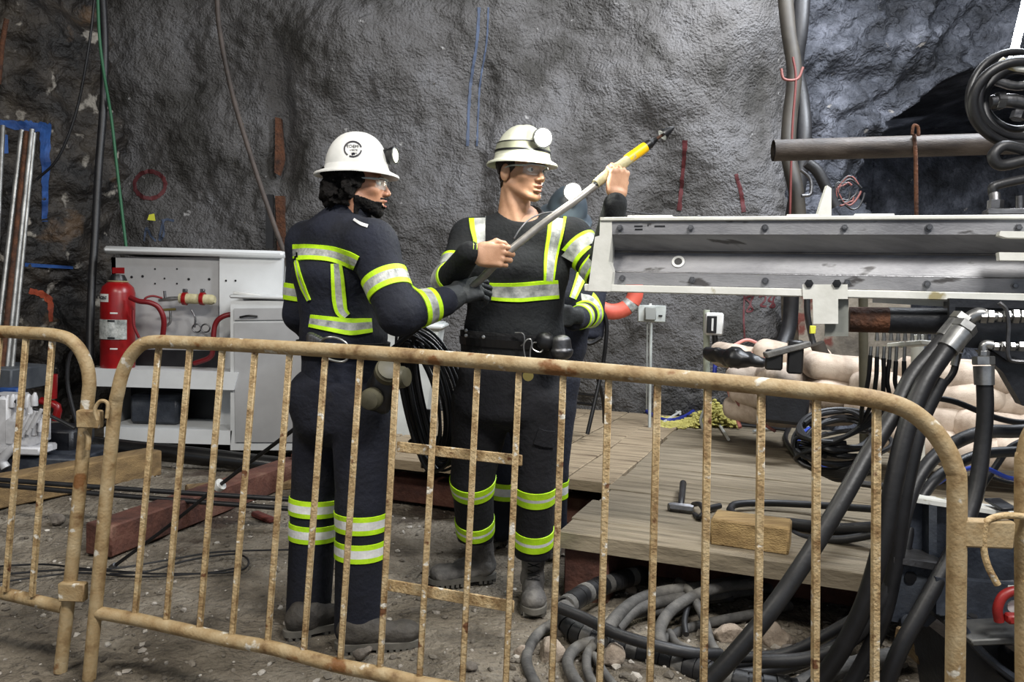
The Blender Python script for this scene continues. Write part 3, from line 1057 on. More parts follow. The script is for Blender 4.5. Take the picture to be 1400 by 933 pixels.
def join_meshes(lst):
    vs, fs, n = [], [], 0
    for v, f in lst:
        vs.append(np.asarray(v))
        fs.append(np.asarray(f) + n)
        n += len(v)
    return np.vstack(vs), np.vstack(fs)


def ring(bv, name, c, a, hint, wd, cols, mats, parent, rmax=0.2, off=0.004, seg=56, arc=None, tilt=None):
    """a band around a limb: rays go outward from the axis point c; cols: for each strip across the width its material"""
    a = nrm(a)
    B = basis(a, hint)
    k = len(cols)
    prof = [(-wd / 2 - 0.001, 0.0005)] + [(-wd / 2 + wd * sum(x[0] for x in cols[:j]), off) for j in range(k)] + [(wd / 2, off), (wd / 2 + 0.001, 0.0005)]
    midx = [cols[0][1]] + [x[1] for x in cols] + [cols[-1][1]]
    ang = np.linspace(0, 2 * math.pi, seg, endpoint=False) if arc is None else np.linspace(arc[0], arc[1], seg)
    rows = []
    for t in ang:
        d = math.cos(t) * B[:, 0] + math.sin(t) * B[:, 1]
        row = []
        for s, of in prof:
            q = np.asarray(c) + a * (s + (tilt * math.cos(t) if tilt else 0))
            h = bv.ray_cast(Vector(q), Vector(d), rmax)
            row.append(None if h[0] is None else np.array(h[0]) + d * of)
        rows.append(row)
    mb = MB()
    n = len(rows)
    for i in range(n if arc is None else n - 1):
        j = (i + 1) % n
        for q in range(len(prof) - 1):
            z = [rows[i][q], rows[j][q], rows[j][q + 1], rows[i][q + 1]]
            if all(x is not None for x in z) and max(np.linalg.norm(z[0] - z[1]), np.linalg.norm(z[3] - z[2])) < 0.05:
                mb.mi = midx[q]
                mb.add(z, [(0, 1, 2, 3)])
    if not mb.v:
        return None
    return mb.build(name, mats, parent, True, 60)


def tape(bv, name, pts, wd, cols, mats, parent, off=0.004, sub=10, maxgap=0.05):
    "a tape sewn on the cloth along the line seen at these pixels"
    p = smooth_path([(a, b, 0) for a, b in pts], sub)[:, :2] if len(pts) > 2 else np.linspace(pts[0], pts[1], 14)
    t = np.gradient(p, axis=0)
    t /= np.linalg.norm(t, axis=1)[:, None] + 1e-9
    n = np.stack([-t[:, 1], t[:, 0]], 1)
    wv = np.interp(np.linspace(0, 1, len(p)), np.linspace(0, 1, len(wd)), wd) if np.ndim(wd) else np.full(len(p), wd)
    ss = [(-0.51, 0.0003, cols[0][1])]
    x = -0.5
    for w_, m_ in cols:
        for q in range(2):
            ss.append((x + w_ * q / 2, off, m_))
        x += w_
    ss += [(0.5, off, cols[-1][1]), (0.51, 0.0003, 0)]
    rows = []
    for i in range(len(p)):
        row = []
        for s, of, _ in ss:
            q = p[i] + n[i] * s * wv[i]
            d = Vector(ray(q[0], q[1])).normalized()
            h = bv.ray_cast(Vector(CAM), d)
            row.append(None if h[0] is None else np.array(h[0]) + (np.array(h[1]) * (1 if h[1].dot(d) < 0 else -1) - 0.5 * np.array(d)) * of)
        rows.append(row)
    mb = MB()
    for i in range(len(rows) - 1):
        for j in range(len(ss) - 1):
            q = [rows[i][j], rows[i + 1][j], rows[i + 1][j + 1], rows[i][j + 1]]
            if all(x is not None for x in q):
                e = [np.linalg.norm(q[a] - q[(a + 1) % 4]) for a in range(4)]
                if max(e) < maxgap:
                    mb.mi = ss[j][2]
                    mb.add(q, [(0, 1, 2, 3)])
    if mb.v:
        return mb.build(name, mats, parent, True, 60)


def boot(parent, heel, toe, ankle, mat, solem, seed=1, L=0.30, laces=True, shaft=0.25):
    "heel and toe: points on the ground; ankle: where the shaft points"
    heel, toe = np.asarray(heel, float), np.asarray(toe, float)
    Yd = nrm(toe - heel)
    Xd = nrm(np.cross(Yd, UP))
    Zd = np.cross(Xd, Yd)
    k = L / 0.30
    s = SDF((-0.075, -0.06, 0.0), (0.075, 0.33, 0.33), 0.005)
    an = np.array([np.dot(ankle - heel, Xd), np.dot(ankle - heel, Yd), np.dot(ankle - heel, Zd)]) / k
    s.ell((0, 0.235, 0.052), (0.050, 0.056, 0.040), k=0.02)
    s.cap((0, 0.06, 0.062), (0, 0.20, 0.050), 0.042, 0.040, k=0.02)
    s.ell((0, 0.042, 0.060), (0.040, 0.046, 0.050), k=0.02)
    top = np.array([0, 0.05, 0.07]) + (an - np.array([0, 0.05, 0.07])) * (shaft / (np.linalg.norm(an - np.array([0, 0.05, 0.07])) + 1e-9))
    s.loft((0, 0.055, 0.07), top, 0.044, 0.056, 0.056, 0.064, (1, 0, 0), k=0.03, end=0.3)
    s.cap((0, 0.10, 0.095), (0, 0.15, 0.075), 0.030, 0.026, k=0.03)
    s.noise(0.0035, 26, seed, 2)
    # creases over the toes and the ankle
    s.noise(0, 1, fn=lambda g: 0.0022 * np.sin(g[:, 1] * 330 + g[:, 2] * 120) * np.exp(-((g[:, 1] - 0.175) / 0.035) ** 2) + 0.003 * np.sin(g[:, 2] * 190 + g[:, 0] * 30) * np.exp(-((g[:, 2] - 0.13) / 0.035) ** 2))
    s.cut(lambda g: 0.03 - g[:, 2])
    v, f = s.mesh()
    b = mesh_obj('boot', xform(v * k, heel, Xd, Yd, Zd), f, mat, parent, True, 180)

    def wy(y):
        return np.interp(y, [-0.012, 0.0, 0.03, 0.09, 0.14, 0.20, 0.245, 0.275, 0.292, 0.30], [0.012, 0.028, 0.043, 0.040, 0.045, 0.054, 0.052, 0.040, 0.022, 0.006])
    ys_ = np.array([-0.012, -0.004, 0.01, 0.03, 0.06, 0.09, 0.14, 0.18, 0.22, 0.25, 0.27, 0.285, 0.294, 0.30])
    ol = [(wy(y), y) for y in ys_] + [(-wy(y), y) for y in ys_[::-1]]
    mb = MB()
    ol = [(a * k, c * k) for a, c in ol]
    mb.prism(ol, 0.014 * k, 0.036 * k, heel, Xd, Yd, Zd)
    for y in np.arange(0.004, 0.29, 0.022):
        if 0.085 < y < 0.115:
            continue
        ww = wy(y) * k
        mb.box(heel + Yd * (y * k) + Zd * 0.008 * k, (2 * ww * 0.98, 0.014 * k, 0.016 * k), np.array([Xd, Yd, Zd]).T)
    mb.build('sole', solem, b)
    if laces:
        mb = MB()
        for i in range(6):
            t = i / 5
            c = np.array([0, 0.135 - 0.045 * t, 0.100 + 0.11 * t])
            c[1] += 0.028 if i < 2 else 0.02
            for q in (-1, 1):
                a_ = c + np.array([q * 0.024, -0.012, 0.0])
                b_ = c + np.array([-q * 0.024, -0.012, 0.016])
                mid = (a_ + b_) / 2 + np.array([0, 0.014, 0.003])
                mb.tube([heel + k * (p_[0] * Xd + p_[1] * Yd + p_[2] * Zd) for p_ in (a_, mid, b_)], 0.0022, 6, 3)
        mb.build('laces', m_lace, b)
    return b


def hard_hat(parent, c, Rt, Fw, mat, brim=(0.148, 0.128), dome=(0.112, 0.099), H=0.146, name='hard_hat', ridge=True):
    "c: centre of the brim's opening; Rt, Fw: right and forward"
    Fw = nrm(Fw)
    Rt = nrm(Rt - Fw * np.dot(Rt, Fw))
    Upv = np.cross(Rt, Fw)
    ph = np.linspace(0, math.pi / 2, 13)
    seg = 48
    vs, fs = [], []
    prof = []
    prof.append(('b', 1.0, -0.008))
    prof.append(('b', 1.012, -0.004))
    prof.append(('b', 0.97, 0.001))
    prof.append(('b', 0.55, 0.012))
    for t in ph:
        prof.append(('d', math.cos(t) ** 0.86, 0.018 + (H - 0.018) * math.sin(t) ** 1.05))
    for t in ph[::-1][:-3:1]:
        prof.append(('i', math.cos(t) ** 0.86, 0.018 + (H - 0.024) * math.sin(t) ** 1.05))
    prof.append(('b', 0.60, 0.006))
    prof.append(('b', 0.96, -0.005))
    for kd, r, z in prof:
        for i in range(seg):
            t = 2 * math.pi * i / seg
            ct, st = math.cos(t), math.sin(t)
            dx, dy = dome[1], dome[0]
            bx_, by_ = brim[1], brim[0]
            if kd == 'b':
                e = (r - 0.55) / 0.45 if r >= 0.55 else 0
                x, y = (dx * 1.02 + (bx_ - dx) * e), (dy * 1.02 + (by_ - dy) * e)
                x, y, zz = x * ct, y * st, z - 0.006 * abs(st) * e * (1 if st > 0 else 0.3)
            else:
                kk = r * (0.965 if kd == 'i' else 1.0)
                x, y, zz = dx * kk * ct, dy * kk * st, z
                if kd == 'd' and ridge:
                    zz += 0.0035 * math.exp(-(x / 0.010) ** 2) * (z > 0.05)
                    zz += 0.0022 * math.exp(-((abs(x) - 0.032) / 0.007) ** 2) * (z > 0.08)
            vs.append(np.asarray(c) + Rt * x + Fw * y + Upv * zz)
    n = len(prof)
    for i in range(n):
        j = (i + 1) % n
        for a in range(seg):
            b = (a + 1) % seg
            fs.append((i * seg + a, i * seg + b, j * seg + b, j * seg + a))
    o = mesh_obj(name, np.array(vs), fs, mat, parent, True, 50)
    bv = BVHTree.FromPolygons([tuple(v) for v in vs], fs)
    return o, bv, Upv


def cap_lamp(parent, c, d, on, r=0.026):
    d = nrm(d)
    B = basis(d)
    mb = MB()
    mb.lathe(c, [(0.0, -0.035), (r * 0.72, -0.034), (r * 0.95, -0.01), (r * 1.12, 0.0), (r * 1.12, 0.014), (r * 0.98, 0.016), (r * 0.96, 0.010), (0, 0.009)], B, 24)
    lamp = mb.build('cap_lamp', m_dark, parent)
    mat = M('lamp_lens_lit', C(255, 255, 240), 0.2, emit=(1.0, 1.0, 0.82, 1), estr=70) if on else M('lamp_lens', C(235, 240, 215), 0.15, emit=(1.0, 1.0, 0.85, 1), estr=0.6)  # the unlit lens is given a faint glow to look bright
    MB().lathe(c, [(0, 0.0175), (r * 0.5, 0.0172), (r * 0.93, 0.013), (r * 0.93, 0.010), (0, 0.0095)], B, 24).build('lamp_lens', mat, lamp)
    if on:
        ld = bpy.data.lights.new('lamp_light', 'POINT')
        ld.energy = on
        ld.color = (1.0, 1.0, 0.9)
        ld.shadow_soft_size = 0.03
        lo2 = bpy.data.objects.new('lamp_light', ld)
        COL.objects.link(lo2)
        lo2.location = tuple(np.asarray(c) + d * 0.06)
    return lamp


def safety_glasses(parent, hc, Rt, Fw, Upv):
    T = lambda x, y, z: np.asarray(hc) + Rt * x + Fw * y + Upv * z
    mb = MB()
    n = 16
    rows = []
    for i in range(n + 1):
        a = -1.05 + 2.1 * i / n
        x, y = 0.072 * math.sin(a), 0.038 + 0.066 * math.cos(a)
        hgt = 0.017 - 0.004 * (abs(a) > 0.9)
        dip = 0.012 * math.exp(-(a / 0.16) ** 2)
        rows.append((x, y, hgt, dip))
    vs, fs = [], []
    for x, y, hh, dip in rows:
        vs += [T(x, y, hh), T(x, y + 0.002, 0), T(x, y - 0.002, -hh - 0.004 + dip), T(x * 0.975, y * 0.98 - 0.002, -hh - 0.004 + dip), T(x * 0.975, y * 0.98, 0), T(x * 0.975, y * 0.98, hh)]
    for i in range(n):
        for k in range(6):
            fs.append((i * 6 + k, (i + 1) * 6 + k, (i + 1) * 6 + (k + 1) % 6, i * 6 + (k + 1) % 6))
    g_ = mesh_obj('safety_glasses', np.array(vs), fs, m_glass, parent, True, 50)
    mb = MB()
    mb.tube([T(x, y + 0.001, hh) for x, y, hh, _ in rows], 0.003, 6, 0)
    for q in (-1, 1):
        mb.tube([T(q * 0.063, 0.070, 0.012), T(q * 0.076, 0.045, 0.012), T(q * 0.079, 0.01, 0.010), T(q * 0.078, -0.02, 0.0)], [0.009, 0.007, 0.005, 0.004], 6, 4, flat=0.5)
    mb.build('glasses_frame', m_frame, g_)
    return g_


def head_parts(root, hc, Rt, Fw, skin, hair_m, beard=False, curls=False, mouth=0.0, iris=True):
    Fw = nrm(Fw)
    Rt = nrm(Rt - Fw * np.dot(Rt, Fw))
    Upv = np.cross(Rt, Fw)
    s = head_local(mouth_open=mouth)
    hv, hf = s.mesh()
    base = s.d.copy()
    # hair
    if curls:
        s.d = base - 0.016
        s.noise(0.011, 55, 5, 2)
        s.cut(lambda g: np.maximum(np.maximum(g[:, 1] - 0.028 + 0.55 * np.clip(0.0 - g[:, 2], 0, 1) * 1.2, -(g[:, 2] + 0.078)), g[:, 2] - 0.042))
        s.ell((0, -0.085, -0.035), (0.078, 0.045, 0.055), k=0.02)
        s.noise(0.009, 60, 9, 2)
    else:
        s.d = base - 0.006
        s.noise(0.003, 90, 5, 2)
        s.cut(lambda g: np.maximum(np.maximum(g[:, 1] - 0.030 + 1.3 * np.clip(0.005 - g[:, 2], 0, 1), -(g[:, 2] + 0.062)), g[:, 2] - 0.042))
    # clear the ears
    if not curls:
        for q in (-1, 1):
            s.ell((q * 0.082, -0.008, -0.012), (0.02, 0.022, 0.034), k=0.004, mode='sub')
    v, f = s.mesh()
    mesh_obj('hair', xform(v, hc, Rt, Fw, Upv), f, hair_m, root, True, 180)
    if beard:
        s.d = base - 0.0018
        s.noise(0.0028, 120, 3, 2)

        def region(g):
            x, y, z = g[:, 0], g[:, 1], g[:, 2]
            line = -0.046 - 0.30 * np.clip(y - 0.01, 0, 0.055) * 1.0      # upper edge of the beard on the cheek
            mus = np.maximum(np.abs(x) - 0.028, np.abs(z + 0.0505) - 0.0045)
            r = np.minimum(z - line, np.maximum(mus, 0.07 - y))
            lips = 0.0095 - np.sqrt(((z + 0.066) / 1.25) ** 2 + (np.clip(np.abs(x) - 0.014, 0, 1)) ** 2)
            r = np.where(y > 0.075, np.maximum(r, lips), r)
            return np.maximum(np.maximum(r, -0.005 - y * 1.0), -(z + 0.135))
        s.cut(region)
        v, f = s.mesh()
        mesh_obj('beard', xform(v, hc, Rt, Fw, Upv), f, hair_m, root, True, 180)
    for q in (-1, 1):
        c = hc + Rt * q * 0.031 + Fw * 0.0745 - Upv * 0.0005
        e = MB()
        B = basis(Fw, Upv)
        e.lathe(c, [(0.0125 * math.cos(t), 0.0125 * math.sin(t)) for t in np.linspace(-1.5, 1.5, 12)], B, 20)
        eo = e.build('eye', m_eye, root)
        MB().lathe(c, [(0.0126 * math.cos(t) + 0.0001, 0.0128 * math.sin(t)) for t in np.linspace(1.10, 1.55, 5)], B, 16).build('iris', m_iris, eo)
        # eyebrows
        MB().tube([hc + Rt * q * 0.012 + Fw * 0.096 + Upv * 0.017, hc + Rt * q * 0.030 + Fw * 0.090 + Upv * 0.023, hc + Rt * q * 0.047 + Fw * 0.076 + Upv * 0.018],
                  [0.0035, 0.004, 0.002], 6, 4, flat=0.5).build('eyebrow', hair_m, root)
    MB().tube([hc + Rt * x + Fw * y + Upv * z for x, y, z in ((-0.019, 0.094, -0.0600), (-0.006, 0.1015, -0.0575), (0.006, 0.1015, -0.0575), (0.019, 0.094, -0.0600))], [0.002, 0.0036, 0.0036, 0.002], 8, 4, flat=0.8).build('lip', m_lip, root)
    MB().tube([hc + Rt * x + Fw * y + Upv * (z - mouth * 0.6) for x, y, z in ((-0.017, 0.093, -0.0700), (0, 0.0995, -0.0728), (0.017, 0.093, -0.0700))], [0.002, 0.0046, 0.002], 8, 4, flat=0.8).build('lip', m_lip, root)
    return (xform(hv, hc, Rt, Fw, Upv), hf), Rt, Fw, Upv


def folds(s, seed, amp=0.006, sc=(7, 7, 11)):
    sc = np.array(sc)

    def fn(g):
        wv = 0.9 * vnoise(g * 3.5, seed + 3)[:, None]
        a = vnoise(g * sc + wv, seed)
        b = vnoise(g * sc * np.array([0.7, 0.7, 1.5]) + 31.7 - wv, seed + 5)
        return amp * 1.1 * a + amp * 1.5 * np.exp(-(a / 0.13) ** 2) + amp * 1.1 * np.exp(-(b / 0.11) ** 2) * np.clip(vnoise(g * 4, seed + 9) + 0.4, 0, 1) - amp * 0.6
    return s.noise(0, 1, fn=fn)
def garment(prims, h, grow=0.0, scale=1.0, fold=None, cuts=None):
    lo, hi = [], []
    for q in prims:
        m = max(q[3:7]) if q[0] == 'L' else max(q[3], q[4])
        for p_ in (q[1], q[2]):
            lo.append(np.asarray(p_) - m)
            hi.append(np.asarray(p_) + m)
    s = SDF(np.min(lo, 0), np.max(hi, 0), h)
    for q in prims:
        if q[0] == 'L':
            r = [x * scale for x in q[3:7]]
            s.loft(q[1], q[2], *r, q[7], k=q[8] if len(q) > 8 else 0.03)
        else:
            s.cap(q[1], q[2], q[3] * scale, q[4] * scale, k=q[5] if len(q) > 5 else 0.03)
    s.d += -grow
    if fold:
        folds(s, *fold)
    if cuts:
        s.cut(cuts)
    return s.mesh()


NS = [(0.27, 0), (0.46, 1), (0.27, 0)]           # trim, tape, trim across the width
NS2 = [(0.4, 0), (0.2, 1), (0.4, 0)]
TM = [m_neon, m_silver]
TML = [m_neon, m_silverl]

# ================================================================== the bearded worker in navy coveralls
rootA = thing('person', G(470, 872), 'bearded worker in navy coveralls seen from behind, wearing a white hard hat', 'person', )
SA = np.array([math.cos(math.radians(48)), -math.sin(math.radians(48)), 0])        # to his right
pelv, waist, chest, shou, neck = P(470, 540, 2.88), P(470, 462, 2.89), P(458, 375, 2.88), P(465, 322, 2.87), P(475, 292, 2.86)
rs_, re_, rw_ = P(508, 336, 2.71), P(546, 430, 2.62), P(606, 413, 2.72)
ls_, le_, lw_ = P(423, 334, 3.02), P(411, 430, 3.02), P(446, 478, 3.16)
lh, lk, la = P(443, 565, 2.95), P(430, 690, 2.945), P(421, 846, 2.93)
rh, rk, ra = P(498, 565, 2.82), P(494, 690, 2.80), P(490, 856, 2.80)
top = [('L', pelv, waist, 0.175, 0.150, 0.165, 0.140, SA, 0.05), ('L', waist, chest, 0.165, 0.140, 0.178, 0.135, SA, 0.05), ('L', chest, shou, 0.178, 0.135, 0.165, 0.095, SA, 0.05),
       ('L', shou, neck, 0.13, 0.085, 0.070, 0.070, SA, 0.05),
       ('C', rs_, re_, 0.083, 0.070, 0.03), ('C', re_, rw_, 0.070, 0.052, 0.02), ('C', ls_, le_, 0.080, 0.066, 0.025), ('C', le_, lw_, 0.062, 0.048, 0.02),
       ('C', shou, rs_, 0.08, 0.08, 0.05), ('C', shou, ls_, 0.08, 0.078, 0.05)]
legs = [('L', pelv + UP * 0.03, P(470, 575, 2.88), 0.178, 0.155, 0.175, 0.14, SA, 0.05), ('C', lh, lk, 0.112, 0.088, 0.02), ('C', lk, la, 0.088, 0.082, 0.02), ('C', rh, rk, 0.118, 0.090, 0.02), ('C', rk, ra, 0.090, 0.086, 0.02),
        ('C', P(430, 545, 2.86), P(440, 570, 2.86), 0.10, 0.10, 0.05)]
aV, aF = garment(top, 0.0075, fold=(3, 0.011, (8, 8, 9)))
coat = mesh_obj('coverall_top', aV, aF, m_navy, rootA, True, 180)
bvA = BVHTree.FromPolygons(aV.tolist(), aF.tolist())
zc = la[2] - 0.055
lV, lF = garment(legs, 0.0075, fold=(13, 0.012, (6, 6, 9)), cuts=lambda g: (la[2] - 0.06) - g[:, 2])
trA = mesh_obj('coverall_trousers', lV, lF, m_navyleg, rootA, True, 180)
bvAl = BVHTree.FromPolygons(lV.tolist(), lF.tolist())
# collar
cb = basis(neck - shou + np.array([0.02, 0, 0.12]))
MB().lathe(P(478, 291, 2.855), [(0.082, -0.03), (0.079, 0.0), (0.072, 0.030), (0.066, 0.034), (0.062, 0.030), (0.066, -0.03)], cb, 28).build('collar', m_navy, rootA)
hA = P(489, 252, 2.84)
fA = nrm(np.array([0.985, 0.06, 0.0]))
headA, RtA, FwA, UpA = head_parts(rootA, hA, np.cross(fA, UP), fA, m_skinA, m_hairk, beard=True, curls=True, mouth=0.006)
# hands
rod_at = {}
rodA = P(655, 384, 2.80)
X, Y, Z = frame_from((0.25, 0.55, 0.65), (0.93, 0.22, 0.24))
gv, gf = hand_local([(30, 50, 30), (38, 55, 30), (42, 55, 30), (46, 55, 30)], [(0.050, 0.012, 0.020), (0.052, 0.045, 0.030), (0.047, 0.070, 0.036)], fat=1.14)
glA = P(640, 397, 2.79)
gvw = xform(gv * 1.05, glA, X, Y, Z)
gvw2 = None
glove = mesh_obj('glove', gvw, gf, m_glove, rootA, True, 180)
MB().tube([P(600, 414, 2.72), P(616, 409, 2.75), P(630, 402, 2.775)], [0.05, 0.045, 0.036], 20, 4).build('glove_cuff', m_glove, glove)
hvL, hfL = hand_local(GRIP, THG, h=0.003)
X2, Y2, Z2 = frame_from((0, 0, 1), (0.8, -0.1, -0.5), right=False)
inner = [(q[0], q[1], q[2], *[r * 0.78 if isinstance(r, float) else r for r in q[3:]]) for q in top + legs]
bV, bF = garment([q for q in top + legs], 0.014, scale=0.76, cuts=lambda g: 0.36 - g[:, 2])
bodyV, bodyF = join_meshes([headA, (bV, bF), (xform(hvL, lw_ + np.array([0.06, 0.04, -0.03]), X2, Y2, Z2), hfL)])
body = mesh_obj('body', bodyV, bodyF, m_skinA, rootA, True, 180)
# tapes on the back
T1 = tape(bvA, 'reflective_tape', [(401, 345.5), (425, 345), (452, 347.5), (474, 354), (488, 360)], [22, 21, 21, 21, 19], NS, TM, rootA)
tape(bvA, 'reflective_tape', [(460, 361), (462, 385), (464, 410), (467, 425), (474, 433)], [15, 18, 19, 17, 12], NS, TM, rootA)
tape(bvA, 'reflective_tape', [(405, 357), (409, 375), (415, 393), (423, 411)], [5, 6, 7, 5], [(0.4, 0), (0.25, 1), (0.35, 0)], TM, rootA)
tape(bvA, 'reflective_tape', [(424, 439), (450, 443), (478, 447), (496, 446), (508, 445)], [17, 20, 23, 21, 19], NS, TM, rootA)
tape(bvA, 'epaulette_trim', [(484, 301), (494, 307), (503, 310)], [3, 4, 4], [(1, 0)], [m_silverl], rootA, maxgap=0.08)
ring(bvA, 'reflective_tape', rs_ + (re_ - rs_) * 0.58, re_ - rs_, (0, 0, 1), 0.068, NS, TM, rootA, rmax=0.11)
ring(bvA, 'reflective_tape', re_ + (rw_ - re_) * 0.60, rw_ - re_, (0, 0, 1), 0.064, NS, TM, rootA, rmax=0.09)
ring(bvA, 'reflective_tape', ls_ + (le_ - ls_) * 0.70, le_ - ls_, (0, 1, 0), 0.062, NS, TM, rootA, rmax=0.10)
for (c, a_) in ((lk + (la - lk) * 0.005, la - lk), (lk + (la - lk) * 0.225, la - lk)):
    ring(bvAl, 'leg_tape', c, a_, (0, 1, 0), 0.062, NS, TML, rootA, rmax=0.13)
for (c, a_) in ((rk + (ra - rk) * 0.125, ra - rk), (rk + (ra - rk) * 0.35, ra - rk)):
    ring(bvAl, 'leg_tape', c, a_, (0, 1, 0), 0.064, NS, TML, rootA, rmax=0.13)
# boots
g1, g2 = G(462, 887), G(568, 876)
boot(rootA, np.array([g1[0], g1[1], gz(g1[0], g1[1]) + 0.0]), np.array([g2[0], g2[1] - 0.02, gz(g1[0], g1[1])]), ra + np.array([0, 0, 0.05]), m_leath2, m_sole, 5, 0.305, laces=False, shaft=0.19)
g1, g2 = G(392, 871), G(470, 855)
boot(rootA, np.array([g1[0], g1[1], gz(g1[0], g1[1])]), np.array([g2[0], g2[1] + 0.02, gz(g1[0], g1[1])]), la + np.array([0, 0, 0.05]), m_leath2, m_sole, 6, 0.30, laces=False, shaft=0.19)
# hard hat
hatA, bvh, _ = hard_hat(rootA, hA + UpA * 0.036 + FwA * -0.004, RtA, nrm(FwA * 0.998 + UpA * 0.015), m_hat)
for t0, t1 in ((0.15, 2.0), (2.25, 6.05)):
    tape(bvh, 'badge_ring', [(482.5 + 11.6 * math.cos(t), 204 + 10.2 * math.sin(t)) for t in np.linspace(t0, t1, 12)], 2.2, [(1, 0)], [m_ink], hatA, off=0.0012, sub=4)
for body_, x_, y_, sz in (('EDEM', 482, 200.5, 0.0165), ('WERTE', 483, 205.5, 0.009), ('WORKS', 484, 209.5, 0.006)):
    d = Vector(ray(x_, y_)).normalized()
    h_ = bvh.ray_cast(Vector(CAM), d)
    nn = np.array(h_[1])
    if np.dot(nn, np.array(d)) > 0: nn = -nn
    Xv = nrm(np.cross(UP, nn)) if abs(nn[2]) < 0.9 else np.array([1.0, 0, 0])
    text_mesh('badge_lettering', body_, sz, np.array(h_[0]) + nn * 0.0016, Xv, np.cross(nn, Xv), m_ink, hatA, depth=0.0004)
d = Vector(ray(483, 211)).normalized()
h_ = bvh.ray_cast(Vector(CAM), d)
MB().lathe(np.array(h_[0]), [(0.006, -0.001), (0.006, 0.0012), (0, 0.0013)], basis(-np.array(d)), 12).build('badge_dot', m_ink, hatA)
cap_lamp(hatA, P(536, 213, 2.84), nrm(np.array([0.93, -0.30, 0.02])), False, 0.027)
MB().box(P(528, 215, 2.84), (0.03, 0.035, 0.05), None, 0.006).build('lamp_bracket', m_dark, hatA)
safety_glasses(rootA, hA + FwA * 0.0, RtA, FwA, UpA)
# belt with karabiner and tools
tb = mesh_obj
ring(bvA, 'belt', P(470, 476, 2.885), UP, (0, 1, 0), 0.05, [(1, 0)], [m_belt], rootA, rmax=0.3, off=0.012)
MB().tube([P(438, 470, 2.68), P(447, 462, 2.66), P(462, 463, 2.66), P(475, 472, 2.66), P(476, 488, 2.66), P(468, 495, 2.66), P(449, 491, 2.66), P(439, 482, 2.67)], 0.0045, 10, 6, closed=True).build('karabiner', m_steel, rootA)
mb = MB()
for k in range(5):
    mb.lathe(P(425 + 3.2 * k, 463 + 1.6 * k, 2.70), [(0.004, -0.018), (0.015, -0.016), (0.016, 0.012), (0.013, 0.018), (0.0, 0.019)], basis((0.1, -0.3, 1)), 12)
mb.build('connector', m_steel_d, rootA)
# folded mask and pouch on his right hip
s = SDF(P(528, 535, 2.62) - 0.16, P(528, 535, 2.62) + 0.16, 0.005)
c0 = P(524, 530, 2.64)
s.rbox(c0, (0.05, 0.05, 0.085), basis((0.35, 0, 1)), r=0.03, k=0.01)
s.noise(0.006, 25, 3)
v, f = s.mesh()
mesh_obj('tool_pouch', v, f, m_dark, rootA, True, 180)
m_olive = M('olive_rubber', [C(62, 60, 48), C(96, 92, 74)], 0.5, scale=9)
for (x, y, r_, dd) in ((531, 507, 0.044, (0.3, -0.8, 0.5)), (549, 516, 0.036, (0.9, -0.4, 0.1)), (507, 546, 0.036, (-0.2, -1, -0.1))):
    MB().lathe(P(x, y, 2.57), [(0.0, -0.035), (r_ * 0.8, -0.034), (r_, -0.02), (r_, 0.008), (r_ * 0.86, 0.014), (r_ * 0.86, 0.020), (r_ * 0.5, 0.024), (0, 0.025)], basis(dd), 24).build('filter_canister', m_olive, rootA)

# ================================================================== the worker in black
rootB = thing('person', G(695, 835), 'clean-shaven worker in black shirt and hi-vis braces holding the rod with bare hands', 'person')
SB = np.array([0.985, 0.17, 0])
pelv, waist, chest, shou, neck = P(697, 515, 3.10), P(704, 455, 3.09), P(707, 370, 3.08), P(712, 318, 3.08), P(713, 290, 3.08)
rs_, re_, rw_ = P(643, 326, 3.08), P(613, 386, 2.94), P(661, 360, 2.80)
ls_, le_, lw_ = P(781, 326, 3.10), P(822, 372, 3.02), P(833, 281, 2.93)
ROD = [P(150, 779, 3.50), P(230, 720, 3.44), P(300, 664, 3.36), P(410, 581, 3.24), P(480, 523, 3.16), P(560, 458, 3.02), P(610, 421, 2.88), P(655, 384, 2.775), P(690, 349, 2.735), P(740, 308, 2.76), P(790, 272, 2.80), P(817, 251, 2.835)]
rdir = nrm(P(740, 308, 2.76) - P(655, 384, 2.775))
RR = 0.0135
X, Y, Z = frame_from(rdir, (0.95, -0.08, -0.05))
cR = P(688, 351, 2.737) - Y * 0.040 - Z * (RR + 0.016)
hv1, hf1 = hand_local(GRIP, THG)
hv1w = xform(hv1, cR, X, Y, Z)
wR = cR - Y * 0.075
rd2 = nrm(P(862, 216, 2.90) - P(817, 251, 2.835))
X, Y, Z = frame_from(rd2, (0.10, 0.05, 1.0), right=False)
cL = P(839, 240, 2.865) - Y * 0.030 - Z * (0.017 + 0.016)
hv2, hf2 = hand_local(GRIP, THG)
hv2w = xform(hv2, cL, X, Y, Z)
wL = cL - Y * 0.080
rw_, lw_ = wR - 0.0 * wR, wL
B_arm = (rs_, re_, rw_, ls_, le_, lw_)
rh, rk, ra = P(660, 550, 3.12), P(646, 655, 3.20), P(650, 730, 3.33)
lh, lk, la = P(734, 550, 3.10), P(732, 660, 3.11), P(729, 752, 3.20)
top = [('L', pelv, waist, 0.192, 0.125, 0.188, 0.12, SB, 0.05), ('L', waist, chest, 0.188, 0.12, 0.195, 0.13, SB, 0.05), ('L', chest, shou, 0.195, 0.13, 0.17, 0.085, SB, 0.05),
       ('L', shou, neck, 0.12, 0.075, 0.078, 0.066, SB, 0.05),
       ('C', rs_, re_, 0.070, 0.060, 0.03), ('C', re_, rw_, 0.058, 0.040, 0.02), ('C', ls_, le_, 0.072, 0.064, 0.03), ('C', le_, lw_, 0.062, 0.043, 0.02),
       ('C', shou, rs_, 0.07, 0.068, 0.05), ('C', shou, ls_, 0.07, 0.07, 0.05)]
